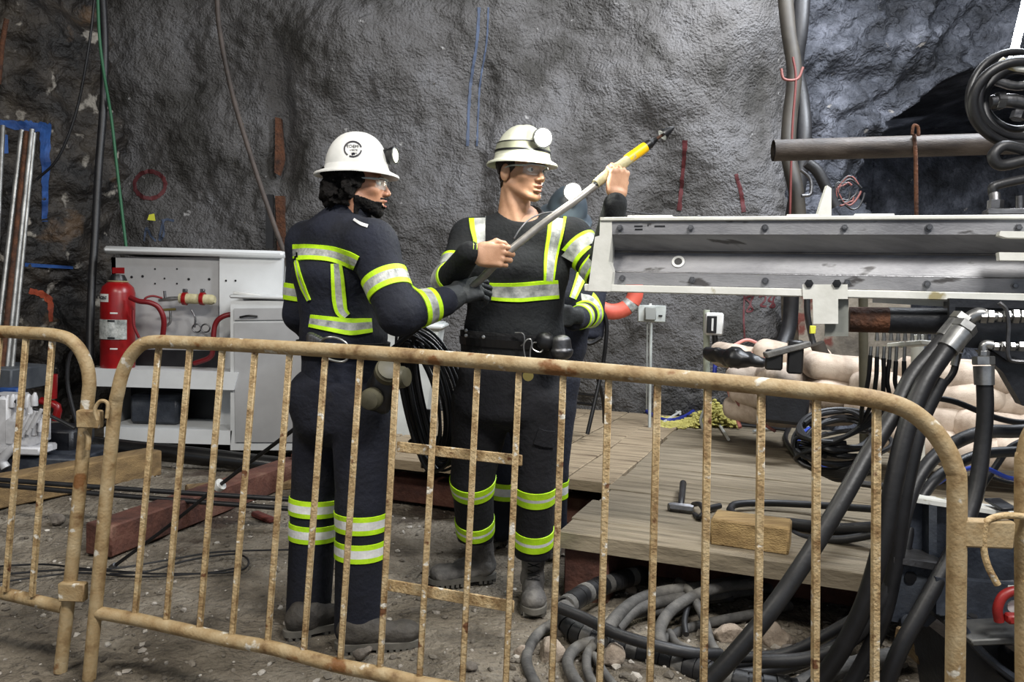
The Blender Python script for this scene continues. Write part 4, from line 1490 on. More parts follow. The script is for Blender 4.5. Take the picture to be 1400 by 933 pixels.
legsB = [('L', pelv + UP * 0.02, P(697, 560, 3.10), 0.205, 0.14, 0.20, 0.13, SB, 0.05), ('C', rh, rk, 0.125, 0.088, 0.02), ('C', rk, ra, 0.086, 0.080, 0.02), ('C', lh, lk, 0.118, 0.084, 0.02), ('C', lk, la, 0.082, 0.078, 0.02)]
aV, aF = garment(top, 0.0075, fold=(23, 0.010, (8, 8, 9)), cuts=lambda g: np.linalg.norm((g - P(713, 283, 3.02)) / np.array([0.082, 0.095, 0.062]), axis=1) * -0.06 + 0.06)
shirt = mesh_obj('shirt', aV, aF, m_blk, rootB, True, 180)
bvB = BVHTree.FromPolygons(aV.tolist(), aF.tolist())
lV, lF = garment(legsB, 0.0075, fold=(33, 0.013, (6, 6, 9)), cuts=lambda g: np.where(g[:, 0] < 0.0, ra[2], la[2]) - 0.03 - g[:, 2])
mesh_obj('trousers', lV, lF, m_blktr, rootB, True, 180)
bvBl = BVHTree.FromPolygons(lV.tolist(), lF.tolist())
hB = P(713, 235, 3.03)
fB = nrm(np.array([0.70, -0.71, -0.04]))
headB, RtB, FwB, UpB = head_parts(rootB, hB, np.cross(fB, UP), fB, m_skinB, m_hairb, mouth=0.005)
# the hands close around the rod
bV, bF = garment([q for q in top + legsB], 0.014, scale=0.78, cuts=lambda g: 0.40 - g[:, 2])
bodyV, bodyF = join_meshes([headB, (bV, bF), (hv1w, hf1), (hv2w, hf2)])
mesh_obj('body', bodyV, bodyF, m_skinB, rootB, True, 180)
MB().tube([re_ + (rw_ - re_) * 0.75, wR, wR + nrm(cR - wR) * 0.016], [0.044, 0.042, 0.037], 20, 4).build('cuff', m_blk, rootB)
MB().tube([le_ + (lw_ - le_) * 0.7, lw_, wL + nrm(cL - wL) * 0.014], [0.047, 0.043, 0.038], 20, 4).build('cuff', m_blk, rootB)
# braces, chest band, sleeve bands
tape(bvB, 'reflective_tape', [(652, 281), (653, 310), (655, 328), (654, 342)], [25, 21, 17, 15], [(0.68, 1), (0.32, 0)], TM, rootB)
tape(bvB, 'reflective_tape', [(763, 290), (759, 320), (753, 350), (750, 385)], [25, 22, 18, 14], [(0.22, 0), (0.62, 1), (0.16, 0)][::-1], TM, rootB)
tape(bvB, 'reflective_tape', [(657, 397), (680, 399.5), (710, 400), (740, 397.5), (763, 396)], [21, 24, 26, 26, 25], [(0.18, 0), (0.62, 1), (0.20, 0)], TM, rootB)
CB = [(0.25, 0), (0.75, 1)]
ring(bvB, 'sleeve_tape', rs_ + (re_ - rs_) * 0.70, re_ - rs_, (0, 0, 1), 0.058, [(0.22, 0), (0.78, 1)], TM, rootB, rmax=0.085)
ring(bvB, 'sleeve_tape', re_ + (rw_ - re_) * 0.10, rw_ - re_, (0, 0, 1), 0.058, [(0.78, 1), (0.22, 0)], TM, rootB, rmax=0.085)
ring(bvB, 'sleeve_tape', ls_ + (le_ - ls_) * 0.42, le_ - ls_, (0, 0, 1), 0.075, [(0.16, 0), (0.62, 1), (0.22, 0)], TM, rootB, rmax=0.095)
ring(bvB, 'sleeve_tape', ls_ + (le_ - ls_) * 0.86, le_ - ls_, (0, 0, 1), 0.05, [(0.16, 0), (0.62, 1), (0.22, 0)], TM, rootB, rmax=0.095)
for c, a_ in ((rk + (ra - rk) * 0.10, ra - rk), (rk + (ra - rk) * 0.82, ra - rk)):
    ring(bvBl, 'leg_tape', c, a_, (0, 1, 0), 0.066, NS2, TML, rootB, rmax=0.12)
for c, a_ in ((lk + (la - lk) * 0.12, la - lk), (lk + (la - lk) * 0.78, la - lk)):
    ring(bvBl, 'leg_tape', c, a_, (0, 1, 0), 0.072, NS2, TML, rootB, rmax=0.12)
# cargo pocket flap
tape(bvBl, 'pocket_flap', [(733, 596), (745, 600), (757, 601)], 22, [(1, 0)], [m_blktr], rootB, off=0.006)
# boots
boot(rootB, G(674, 793), G(607, 800), ra + np.array([0.01, 0.02, 0.1]), m_leather, m_sole, 15, 0.30, laces=False, shaft=0.27)
g1, g2 = G(727, 806), G(727, 862)
boot(rootB, G(727, 808) + np.array([0, 0, 0.0]), G(731, 862), la + np.array([0, 0.04, 0.1]), m_leather, m_sole, 16, 0.305, laces=True, shaft=0.27)
# hard hat and its lamp
hatB, bvhB, UpH = hard_hat(rootB, hB + UpB * 0.030, RtB, nrm(FwB * 0.997 + UpB * 0.02), m_hat2, brim=(0.142, 0.124), H=0.142)
mb = MB()
mb_c = hB + UpB * 0.030 + UpH * 0.052
for (z0, z1, m_, off) in ((0.045, 0.070, m_bandg, 0.003), (0.038, 0.045, m_dark, 0.004), (0.070, 0.074, m_dark, 0.004)):
    rows = []
    n = 48
    mb = MB()
    vs = []
    for i in range(n):
        t = 2 * math.pi * i / n
        d = RtB * math.cos(t) + FwB * math.sin(t)
        for z, o in ((z0, 0.0005), (z0, off), (z1, off), (z1, 0.0005)):
            q = hB + UpB * 0.030 + UpH * z
            h_ = bvhB.ray_cast(Vector(q + d * 0.3), Vector(-d))
            vs.append(np.array(h_[0]) + d * o)
    fs = [(i * 4 + k, ((i + 1) % n) * 4 + k, ((i + 1) % n) * 4 + k + 1, i * 4 + k + 1) for i in range(n) for k in range(3)]
    mesh_obj('hat_band', np.array(vs), fs, m_, hatB, True, 50)
cap_lamp(hatB, P(741, 189, 2.915), nrm(np.array([0.30, -0.95, -0.02])), 9, 0.033)  # lens widened to stand in for the lamp's glare
safety_glasses(rootB, hB, RtB, FwB, UpB)
# tool belt
wst = P(704, 470, 3.09)
ring(bvB, 'belt', wst, nrm(UP + 0.04 * SB), (0, 1, 0), 0.082, [(0.12, 0), (0.76, 0), (0.12, 0)], [m_belt], rootB, rmax=0.3, off=0.014)
ring(bvB, 'belt_strap', wst + UP * 0.002, nrm(UP + 0.04 * SB), (0, 1, 0), 0.03, [(1, 0)], [m_dark], rootB, rmax=0.3, off=0.019)
for x, y in ((661, 461), (637, 452), (637, 459)):
    MB().lathe(P(x, y, 2.93), [(0.0065, -0.004), (0.0065, 0.001), (0.003, 0.002), (0.003, 0.0), (0, 0)], basis((0, -1, 0)), 14).build('eyelet', m_steel, rootB)
MB().tube([P(704, 455, 2.925), P(714, 456, 2.92), P(717, 462, 2.92), P(716, 470, 2.92), P(712, 473, 2.925)], 0.0028, 8, 4).build('buckle', m_steel, rootB)
MB().tube([P(729, 469, 2.915), P(738, 470, 2.91), P(742, 477, 2.91), P(738, 482, 2.91), P(728, 477, 2.91)], 0.0028, 8, 4, closed=True).build('buckle', m_steel, rootB)
MB().tube([P(719, 495, 2.90), P(716, 475, 2.90), P(719, 466, 2.90), P(725, 464, 2.90), P(727, 470, 2.90), P(725, 480, 2.90), P(724, 500, 2.90)], 0.0028, 8, 5).build('karabiner', m_steel, rootB)
MB().lathe(P(722, 514, 2.90), [(0.0, -0.002), (0.020, -0.002), (0.020, 0.002), (0, 0.002)], basis((0.1, -1, 0)), 24).build('brass_tag', m_brass, rootB)
s = SDF(P(752, 475, 2.95) - 0.14, P(752, 475, 2.95) + 0.14, 0.004)
s.rbox(P(745, 467, 2.94), (0.045, 0.035, 0.035), basis((0.2, 0, 1)), r=0.03, k=0.015)
v, f = s.mesh()
mesh_obj('pouch', v, f, m_dark, rootB, True, 180)
s = SDF(P(768, 475, 2.93) - 0.14, P(768, 475, 2.93) + 0.14, 0.004)
s.loft(P(767, 466, 2.92), P(768, 484, 2.92), 0.036, 0.035, 0.040, 0.04, (1, 0, 0), k=0.01)
s.loft(P(768, 479, 2.92), P(768, 482, 2.92), 0.043, 0.043, 0.043, 0.043, (1, 0, 0), k=0.004, end=0.15)
v, f = s.mesh()
mesh_obj('rescuer_canister', v, f, m_steel_d, rootB, True, 180)

# ================================================================== the third worker, mostly hidden behind
rootC = thing('person', G(720, 744), 'worker mostly hidden behind the one in black, helmet greyed by the glare of its lit lamp', 'person')
SC = np.array([1.0, 0.05, 0])
pelv, waist, chest, shou, neck = P(742, 520, 3.92), P(750, 470, 3.92), P(762, 405, 3.90), P(768, 360, 3.90), P(771, 330, 3.90)
rs_, re_, rw_ = P(715, 372, 3.90), P(712, 440, 3.85), P(735, 480, 3.7)
ls_, le_, lw_ = P(812, 372, 3.90), P(806, 428, 3.80), P(784, 438, 3.58)
rh, rk, ra = P(713, 560, 3.92), P(690, 650, 3.92), P(684, 718, 3.94)
lh, lk, la = P(757, 560, 3.92), P(753, 650, 3.92), P(752, 718, 3.94)
top = [('L', pelv, waist, 0.18, 0.12, 0.18, 0.12, SC, 0.05), ('L', waist, chest, 0.18, 0.12, 0.20, 0.13, SC, 0.05), ('L', chest, shou, 0.20, 0.13, 0.17, 0.09, SC, 0.05), ('L', shou, neck, 0.12, 0.08, 0.075, 0.07, SC, 0.05),
       ('C', rs_, re_, 0.075, 0.065, 0.03), ('C', re_, rw_, 0.065, 0.045, 0.02), ('C', ls_, le_, 0.075, 0.068, 0.03), ('C', le_, lw_, 0.062, 0.050, 0.02)]
legsC = [('L', pelv + UP * 0.02, P(735, 560, 3.92), 0.19, 0.13, 0.185, 0.13, SC, 0.05), ('C', rh, rk, 0.11, 0.085, 0.02), ('C', rk, ra, 0.085, 0.085, 0.02), ('C', lh, lk, 0.11, 0.085, 0.02), ('C', lk, la, 0.085, 0.085, 0.02)]
aV, aF = garment(top, 0.010, fold=(43, 0.006, (8, 8, 9)))
mesh_obj('jacket', aV, aF, m_navy, rootC, True, 180)
bvC = BVHTree.FromPolygons(aV.tolist(), aF.tolist())
lV, lF = garment(legsC, 0.010, fold=(53, 0.006, (6, 6, 9)))
mesh_obj('trousers', lV, lF, m_navy, rootC, True, 180)
bvCl = BVHTree.FromPolygons(lV.tolist(), lF.tolist())
hC = P(772, 303, 3.92)
fC = nrm(np.array([0.25, -0.84, -0.52]))
headC, RtC, FwC, UpC = head_parts(rootC, hC, np.cross(fC, UP), fC, m_skinA, m_hairk)
X, Y, Z = frame_from((0.3, 0, 1), (-0.9, -0.2, 0.0), right=False)
hv, hf = hand_local([(30, 45, 25)] * 4, THG, h=0.004, fat=1.12)
hw = xform(hv * 1.05, P(768, 432, 3.52), X, Y, Z)
mesh_obj('glove', hw, hf, m_glove, rootC, True, 180)
bV, bF = garment(top + legsC, 0.016, scale=0.76, cuts=lambda g: 0.40 - g[:, 2])
bodyV, bodyF = join_meshes([headC, (bV, bF)])
mesh_obj('body', bodyV, bodyF, m_skinA, rootC, True, 180)
hatC, _b, UpH = hard_hat(rootC, hC + UpC * 0.032, RtC, FwC, m_hat3)
cap_lamp(hatC, P(783, 263, 3.73), nrm(np.array([-0.05, -1, -0.02])), 6, 0.040)  # oversized lens takes the place of the blown-out glare
tape(bvC, 'reflective_tape', [(802, 352), (795, 378), (783, 408)], [16, 15, 10], [(0.3, 0), (0.5, 1), (0.2, 0)], TM, rootC, maxgap=0.09)
tape(bvC, 'reflective_tape', [(812, 354), (803, 362), (796, 376)], [10, 9, 6], [(0.3, 0), (0.5, 1), (0.2, 0)], TM, rootC, maxgap=0.09)
ring(bvC, 'sleeve_tape', le_ + (lw_ - le_) * 0.55, lw_ - le_, (0, 0, 1), 0.05, NS, TM, rootC, rmax=0.1)
ring(bvC, 'sleeve_tape', le_ + (lw_ - le_) * 0.15, lw_ - le_, (0, 0, 1), 0.05, NS, TM, rootC, rmax=0.1)
for c, a_ in ((rk + (ra - rk) * 0.25, ra - rk), (lk + (la - lk) * 0.25, la - lk)):
    ring(bvCl, 'leg_tape', c, a_, (0, 1, 0), 0.085, NS, TML, rootC, rmax=0.12)
boot(rootC, G(688, 742), G(664, 752), ra + np.array([0, 0, 0.1]), m_leath2, m_sole, 25, 0.30, laces=False, shaft=0.25)
boot(rootC, G(752, 742), G(752, 762), la + np.array([0, 0, 0.1]), m_leath2, m_sole, 26, 0.30, laces=False, shaft=0.25)

# ================================================================== the long rod they hold
rodT = thing('sampling_rod', ROD[0], 'long thin rod with yellow grip and dark cone tip held up by two workers', 'rod')
MB().tube(ROD[6:], [RR * 0.95, RR, RR, RR, RR * 0.95], 16, 6).build('metal_tube', M('satin_grey_tube', [C(120, 117, 112), C(160, 156, 150)], 0.38, 0.35, scale=12, detail=8), rodT)
MB().tube(ROD[:8], [0.008, 0.008, 0.0085, 0.009, 0.009, 0.010], 12, 6).build('hose', m_hose, rodT)
e = [P(x, y, Yd) for x, y, Yd in ((814, 252, 2.83), (828, 241, 2.85), (852, 224, 2.885), (866, 213, 2.90), (884, 200, 2.925), (889, 197, 2.93), (897, 190.5, 2.94), (907, 184, 2.955), (916, 177, 2.965))]
m_putty = M('putty_tape', [C(158, 150, 112), C(190, 182, 146)], 0.6, scale=18, bump=0.4)
m_yellow = M('bright_yellow_plastic', C(244, 190, 8), 0.4)
MB().tube([e[0], e[1], e[2], e[3]], [0.016, 0.019, 0.0185, 0.0175], 20, 5).build('grip', m_putty, rodT)
MB().tube([P(858, 218.5, 2.893), P(882, 201.5, 2.922)], 0.0195, 24, 0).build('yellow_sleeve', m_yellow, rodT)
MB().tube([P(881, 202, 2.921), P(888, 197, 2.93), P(893, 193.5, 2.935), P(897, 190.5, 2.94)], [0.0175, 0.018, 0.012, 0.009], 20, 4).build('collar', m_dark, rodT)
MB().tube([P(895, 192, 2.937), P(909, 182.5, 2.957)], 0.0055, 10, 0).build('shank', m_copper, rodT)
MB().tube([P(905.5, 185, 2.952), P(908, 183, 2.954), P(921, 174, 2.967)], [0.021, 0.021, 0.005], 18, 0).build('cone_tip', m_dark, rodT)
MB().lathe(P(815, 252, 2.83), [(0.0, -0.012), (0.011, -0.011), (0.0125, 0.0), (0.011, 0.012), (0, 0.013)], basis(rd2), 16).build('connector', m_dark, rodT)
MB().tube([P(300, 664, 3.36) + nrm(ROD[3] - ROD[2]) * s_ for s_ in (-0.012, 0.012)], 0.026, 20, 0).build('white_stop_ring', m_hat, rodT)
MB().tube([P(146, 782, 3.5), P(158, 773, 3.49)], 0.014, 14, 0).build('end_fitting', m_steel_d, rodT)
MB().tube([P(703, 326, 2.73), P(712, 312, 2.74), P(724, 300, 2.76), P(742, 292, 2.80), P(762, 289, 2.82), P(778, 281, 2.80)], 0.0028, 8, 6).build('thin_cable', m_steel_d, rodT)
# ================================================================== the feed beam
BL, BR = P(836, 303, 2.78), P(1400, 300, 2.38)
BL[2] = BR[2] = (BL[2] + BR[2]) / 2
bA = nrm(BR - BL)
bD = nrm(np.cross(UP, bA))            # away from the camera
if bD[1] < 0: bD = -bD
BLEN = 2.0
beam = thing('feed_beam', BL + bD * 0.1 - UP * 0.25, 'long grey steel channel beam in a white bolted frame, level across the right side', 'beam')
m_chan = M('grey_channel_steel', [C(96, 96, 100), C(126, 126, 129), C(144, 144, 146)], 0.5, 0.25, scale=3, detail=9, bump=0.15, stretch=(0.4, 3, 3), spots=[(C(70, 68, 68), 6, 0.64)])
m_cream = M('chipped_cream_paint', [C(196, 196, 188), C(224, 224, 218)], 0.5, scale=5, detail=8, bump=0.08, spots=[(C(150, 140, 104), 9, 0.64)])
m_bpl = M('rig_black_paint', [C(14, 15, 19), C(30, 32, 38)], 0.45, scale=5, bump=0.2)
m_rigblue = M('rig_dark_slate_paint', [C(28, 32, 40), C(48, 53, 62), C(70, 74, 80)], 0.5, scale=5, detail=8, bump=0.3, spots=[(C(28, 26, 22), 4.0, 0.62)])
pr = [(0.0, 0.0), (0.0, -0.045), (0.072, -0.098), (0.076, -0.104), (0.048, -0.170), (0.040, -0.176), (0.040, -0.218)]
pr = pr + [(a + 0.008, b) for a, b in pr[::-1]]
MB().prism(pr, 0, BLEN, BL, bD, UP, bA).build('channel', m_chan, beam, smooth=False)
MB().tube([BL + bD * 0.073 - UP * 0.1, BL + bD * 0.073 - UP * 0.1 + bA * BLEN], 0.0035, 8, 0).build('highlight_ridge', m_steel_d, beam)  # thin ridges added for the highlight lines along the channel's bends
MB().tube([BL + bD * 0.043 - UP * 0.1745, BL + bD * 0.043 - UP * 0.1745 + bA * BLEN], 0.0035, 8, 0).build('highlight_ridge', m_steel_d, beam)
Rb3 = np.array([bA, bD, UP]).T
MB().box(BL + bA * (BLEN / 2 - 0.02) + bD * 0.05 + UP * 0.007, (BLEN + 0.04, 0.12, 0.014), Rb3, 0.003).build('top_rail', m_cream, beam)
MB().box(BL + bA * (BLEN / 2 - 0.05) + bD * 0.03 - UP * 0.2335, (BLEN + 0.08, 0.06, 0.026), Rb3, 0.003).build('lower_rail', m_cream, beam)
for x0, x1 in ((857, 912), (1075, 1118), (1160, 1217)):
    a, b = P(x0, 297, 2.76), P(x1, 297, 2.6)
    t0, t1 = np.dot(a - BL, bA), np.dot(b - BL, bA)
    MB().box(BL + bA * (t0 + t1) / 2 + bD * 0.03 + UP * 0.017, (t1 - t0, 0.05, 0.008), Rb3, 0.002).build('pad', m_cream, beam)
ep = [(-0.040, 0.014), (0.002, 0.014), (0.004, -0.05), (-0.004, -0.14), (0.012, -0.176), (0.006, -0.245), (-0.075, -0.245), (-0.056, -0.055), (-0.040, -0.05)]
MB().prism(ep, -0.004, 0.10, BL, bA, UP, bD).build('end_plate', m_cream, beam, smooth=False)
for i, x in enumerate((848, 945, 1046, 1154, 1269, 1392)):
    for y, dd, zz in ((310, 0.0, -0.024), (387, 0.040, -0.197)):
        Yx = np.interp(x, (836, 1400), (2.78, 2.38))
        t = np.dot(P(x, y, Yx) - BL, bA)
        if y > 350 and i == 3:
            t += 0.01
        c = BL + bA * t + bD * (dd - 0.001) + UP * zz
        MB().lathe(c, [(0.0115, -0.001), (0.0115, 0.003), (0.008, 0.003), (0.0078, 0.009), (0.0065, 0.011), (0, 0.0112)], basis(-bD), 6 if i % 2 else 16).build('bolt', m_steel_d, beam)
hc_ = BL + bA * (np.dot(P(925, 357, 2.72) - BL, bA)) + bD * 0.062 - UP * 0.135
nh = nrm(-bD * 0.92 + UP * 0.39)
MB().lathe(hc_, [(0.022, -0.002), (0.022, 0.003), (0.014, 0.003), (0.013, -0.001)], basis(nh), 24).build('drain_ring', m_hat, beam)
MB().lathe(hc_, [(0, 0.0015), (0.0135, 0.0015), (0.0135, 0.0)], basis(nh), 20).build('drain_hole', m_dark, beam)
# worn print on the top flange: too small to read
for x0, x1, y in ((867, 879, 309.5), (868, 879, 313.5), (886, 887.5, 308.5), (896, 911, 309.5)):
    a, b = [BL + bA * np.dot(P(x, y, 2.75) - BL, bA) for x in (x0, x1)]
    z = -(y - 303) * 0.0027 + 0.0
    MB().box((a + b) / 2 + UP * (z + 0.0) - bD * 0.0005, (np.linalg.norm(b - a), 0.0012, 0.0055), Rb3).build('worn_print', m_dark, beam)
# T-shaped white bracket under the beam
def BP(x, y, d=0.0):
    "a point of the beam's front plane, moved d away from the camera"
    o = BL + bD * d
    r_ = ray(x, y)
    t = np.dot(o - CAM, bD) / np.dot(r_, bD)
    return CAM + r_ * t


def bquad(name, px, d0, d1, mat, parent, smooth=False):
    "a plate cut to the outline seen at these pixels, in the beam's plane"
    q = [BP(x, y, d0) - BL for x, y in px]
    poly = [(np.dot(p_, bA), np.dot(p_, UP)) for p_ in q]
    return MB().prism(poly, d0, d1, BL, bA, UP, bD).build(name, mat, parent, smooth=smooth)


tb_ = thing('hanger_bracket', BP(1128, 455, 0.03), 'white T-shaped steel bracket hanging under the channel beam', 'bracket')
bquad('face_plate', [(1097, 389), (1159, 389), (1159, 409), (1146, 409), (1146, 443), (1112, 443), (1111, 409), (1098, 409)], -0.005, 0.012, m_cream, tb_)
bquad('side_plate', [(1146, 409), (1160, 409), (1160, 460), (1128, 460), (1128, 443), (1146, 443)], 0.02, 0.05, M('grey_green_steel', [C(96, 98, 92), C(130, 132, 126)], 0.6, scale=6), tb_)
for x in (1106, 1144):
    MB().lathe(BP(x, 388, -0.002), [(0.014, 0), (0.014, 0.008), (0, 0.009)], basis(-bD), 6).build('bolt', m_dark, tb_)
# drive pipe under the beam
MB().tube([BP(1161, 437, 0.08), BP(1215, 438, 0.08)], 0.0415, 28, 0).build('drive_pipe', m_copper, None, label='short rust-stained steel pipe right of the white T bracket', cat='pipe')
MB().tube([BP(1214, 438, 0.081), BP(1320, 440, 0.081)], 0.042, 28, 0).build('drive_pipe', m_bpl, None, label='black pipe between the rust-stained pipe and the hydraulic block', cat='pipe')
bquad('mounting_strip', [(1193, 405), (1302, 409), (1302, 420), (1193, 414)], 0.15, 0.16, m_cream, None).name = 'mounting_strip'
o_ = bpy.data.objects['mounting_strip']
tag(o_, 'thin white strip above the black drive pipe, below the beam', 'strip')

# hydraulic block
hyd = thing('hydraulic_block', BP(1360, 490, 0.05), 'black hydraulic manifold with chrome fittings at the right edge', 'manifold')
bquad('block_body', [(1303, 412), (1500, 418), (1500, 500), (1380, 495), (1355, 478), (1303, 474)], 0.0, 0.16, m_bpl, hyd)
bquad('block_back', [(1298, 408), (1500, 414), (1500, 425), (1306, 420), (1306, 470), (1298, 470)], -0.03, 0.0, m_bpl, hyd)
bquad('lower_casting', [(1340, 480), (1500, 490), (1500, 575), (1398, 555), (1372, 510)], 0.02, 0.10, m_bpl, hyd)


def nut(c, d, r, h, mat, parent, name='hex_nut', seg=6):
    return MB().lathe(c, [(r * 0.9, -h / 2), (r, -h / 2 + 0.002), (r, h / 2 - 0.002), (r * 0.9, h / 2)], basis(d), seg).build(name, mat, parent, smooth=False)


F1 = BP(1338, 430, -0.045)
MB().tube([BP(1350, 432, -0.05), BP(1338, 430, -0.05), BP(1326, 436, -0.05), BP(1318, 446, -0.05)], [0.018, 0.021, 0.021, 0.018], 16, 5).build('elbow', m_steel, hyd)
for x, r_, hh in ((1344, 0.023, 0.018), (1354, 0.021, 0.018), (1366, 0.018, 0.012), (1376, 0.020, 0.02), (1388, 0.023, 0.018), (1398, 0.021, 0.014), (1410, 0.023, 0.02)):
    nut(BP(x, 433, -0.05), bA, r_, hh, m_steel, hyd)
MB().tube([BP(1338, 432, -0.05), BP(1500, 436, -0.05)], 0.014, 14, 0).build('fitting_pipe', m_steel, hyd)
for x, r_, hh in ((1362, 0.013, 0.014), (1372, 0.016, 0.018), (1384, 0.014, 0.014), (1396, 0.016, 0.016)):
    nut(BP(x, 474, -0.04), bA, r_, hh, m_steel, hyd)
MB().tube([BP(1352, 472, -0.04), BP(1500, 476, -0.04)], 0.008, 12, 0).build('fitting_pipe', m_steel, hyd)
MB().tube([BP(1357, 472, -0.04), BP(1348, 471, -0.04), BP(1344, 476, -0.04), BP(1345, 490, -0.04)], 0.013, 14, 5).build('elbow', m_steel, hyd)
nut(BP(1345, 483, -0.04), UP, 0.0155, 0.016, m_steel, hyd)
MB().tube([BP(1366, 414, -0.07), BP(1376, 424, -0.07), BP(1379, 445, -0.07), BP(1378, 470, -0.07), BP(1379, 488, -0.07), BP(1388, 494, -0.07), BP(1430, 495, -0.07)], 0.006, 8, 5).build('guard_rod', m_steel_d, hyd)


def hose(px, r, mat, label, name='hose', ferrule=None, n=7, group=None, parent=None, seg=12, cat='hose'):
    pts = [P(*q) for q in px]
    t = thing(name, pts[-1] if pts[-1][2] < pts[0][2] else pts[0], label, cat, group) if ferrule else None
    if ferrule:
        MB().tube(pts, r, seg, n).build('rubber_hose', mat, t)
        d = nrm(pts[1] - pts[0])
        q0 = pts[0]
        MB().tube([q0 - d * 0.012, q0 + d * ferrule], [r * 1.24, r * 1.18], 20, 0).build('ferrule', m_steel, t)
        nut(q0 - d * 0.028, d, r * 1.32, 0.026, m_steel, t)
        return t
    o = MB().tube(pts, r, seg, n).build(name, mat, parent)
    if parent is None:
        tag(o, label, cat, group)
    return o


# big hoses hanging from the block
hose([(1311, 458, 2.32), (1288, 487, 2.31), (1262, 528, 2.28), (1240, 585, 2.25), (1222, 660, 2.22), (1207, 740, 2.2), (1180, 830, 2.2), (1140, 905, 2.22), (1085, 975, 2.25)], 0.0265, m_hose,
     'thick black hose from the big chrome ferrule down past the barrier\'s last bar', ferrule=0.055)
hose([(1306, 447, 2.38), (1277, 480, 2.37), (1247, 515, 2.35), (1222, 565, 2.31), (1185, 625, 2.26), (1148, 690, 2.2), (1102, 765, 2.16), (1050, 840, 2.12), (1000, 900, 2.1), (945, 958, 2.1)], 0.0245, m_hose_g,
     'thick black hose slanting down to the bottom edge left of the others', ferrule=0.05)
hose([(1286, 520, 2.36), (1262, 570, 2.34), (1248, 620, 2.32), (1232, 700, 2.3), (1222, 780, 2.3), (1205, 850, 2.3), (1170, 925, 2.32), (1120, 990, 2.34)], 0.024, m_hose, 'black hose hanging straight behind the ferruled one')
hose([(1345, 506, 2.36), (1347, 560, 2.35), (1342, 620, 2.33), (1332, 680, 2.3), (1305, 750, 2.25), (1262, 830, 2.2), (1225, 900, 2.18), (1200, 980, 2.18)], 0.023, m_hose,
     'black hose hanging from the lower elbow, right of the barrier\'s thick leg', ferrule=0.045)
hose([(1440, 585, 2.5), (1390, 590, 2.5), (1340, 592, 2.48), (1290, 615, 2.44), (1258, 650, 2.4), (1238, 700, 2.36), (1226, 760, 2.32), (1212, 810, 2.3), (1170, 870, 2.32), (1110, 900, 2.36), (1040, 905, 2.4)], 0.0215, m_hose_g,
     'black hose arching from the right edge and down behind the barrier leg')
hose([(1440, 620, 2.6), (1380, 618, 2.6), (1330, 625, 2.58), (1280, 655, 2.5), (1248, 705, 2.45), (1230, 775, 2.4), (1190, 830, 2.38), (1130, 868, 2.42), (1070, 895, 2.46), (1000, 900, 2.5)], 0.018, m_hose,
     'second black hose arching in from the right edge, just below the first')
hose([(1440, 572, 2.75), (1400, 578, 2.75), (1360, 571, 2.75), (1300, 548, 2.75), (1262, 548, 2.75), (1225, 575, 2.75), (1190, 600, 2.8)], 0.0105, m_hose, 'thin black hose across the sandbags, behind the vertical hose')
hose([(1308, 488, 2.55), (1302, 512, 2.55), (1280, 535, 2.55), (1240, 560, 2.6), (1190, 590, 2.7)], 0.011, m_hose, 'short thin black hose with chrome end, below the ferrules', ferrule=0.03)
hose([(1440, 652, 2.7), (1385, 655, 2.7), (1345, 640, 2.68), (1310, 645, 2.6), (1275, 665, 2.55)], 0.008, M('blue_hose', C(58, 84, 186), 0.4), 'blue hose among the black ones behind the barrier\'s thick leg')
hose([(1440, 640, 2.9), (1390, 660, 2.9), (1350, 652, 2.9)], 0.007, m_hose, 'thin black cable under the blue hose at the right')
hose([(1440, 590, 2.8), (1385, 610, 2.8), (1360, 640, 2.8), (1320, 700, 2.75)], 0.012, m_hose_g, 'dark hose crossing behind the vertical hose at the right edge')

# small control hoses and their rail
rail = thing('valve_rail', P(1240, 480, 2.95), 'white rail carrying a row of small valve fittings, under the drive pipe', 'valve rail')
MB().box(P(1242, 471, 2.95), (0.26, 0.04, 0.018), basis((0.05, 0.1, 1)), 0.003).build('rail', m_cream, rail)
for i in range(10):
    x = 1199 + 9.6 * i
    MB().tube([P(x, 466, 2.94), P(x, 455, 2.94)], [0.009, 0.006], 8, 0).build('fitting', m_steel, rail)
for i, (x, y) in enumerate(((1191, 478), (1200, 480), (1209, 482), (1217, 484), (1226, 486), (1237, 486))):
    MB().tube([P(x, 474, 2.93), P(x - 1, y + 8, 2.93)], 0.0065, 8, 0).build('hose_end', m_steel, rail)
    hose([(x - 1, y + 8, 2.93), (x - 4 + (i % 3) * 1.5, 520, 2.93), (x - 12 + 2 * i, 556, 2.95), (1170 - 6 * i, 590 + 3 * i, 3.0), (1120 - 6 * i, 604 + 4 * i, 3.1), (1088 + 2 * i, 600 + 7 * i, 3.15), (1096 + 6 * i, 634 + 3 * i, 3.1), (1150, 642 + 3 * i, 3.0), (1196, 625 + 4 * i, 2.9)],
         0.0085, m_hose, 'thin black control hose looping from the valve rail onto the planks', 'control_hose', group='control hoses under the valve rail', seg=8)
for i in range(9):
    a = i * 0.7
    cx_, cy_ = 1152 + 9 * math.sin(i * 2.1), 596 + 12 * math.cos(i * 1.7)
    rx, ry = 52 + 9 * math.sin(i * 3.3), 24 + 7 * math.cos(i * 2.3)
    pts = [P(cx_ + rx * math.cos(t + a) + 3 * math.sin(3 * t + i), cy_ + ry * math.sin(t + a) + 2 * math.cos(2 * t + i), 3.25 - 0.25 * math.sin(t + a)) for t in np.linspace(0, 5.4, 14)]
    o = MB().tube(pts, 0.0105, 8, 4).build('control_hose', m_hose if i % 3 else m_hose_g, None)
    tag(o, 'black hose coiled in the tangled heap on the planks left of the rig', 'hose', 'hoses coiled in the heap beside the rig')
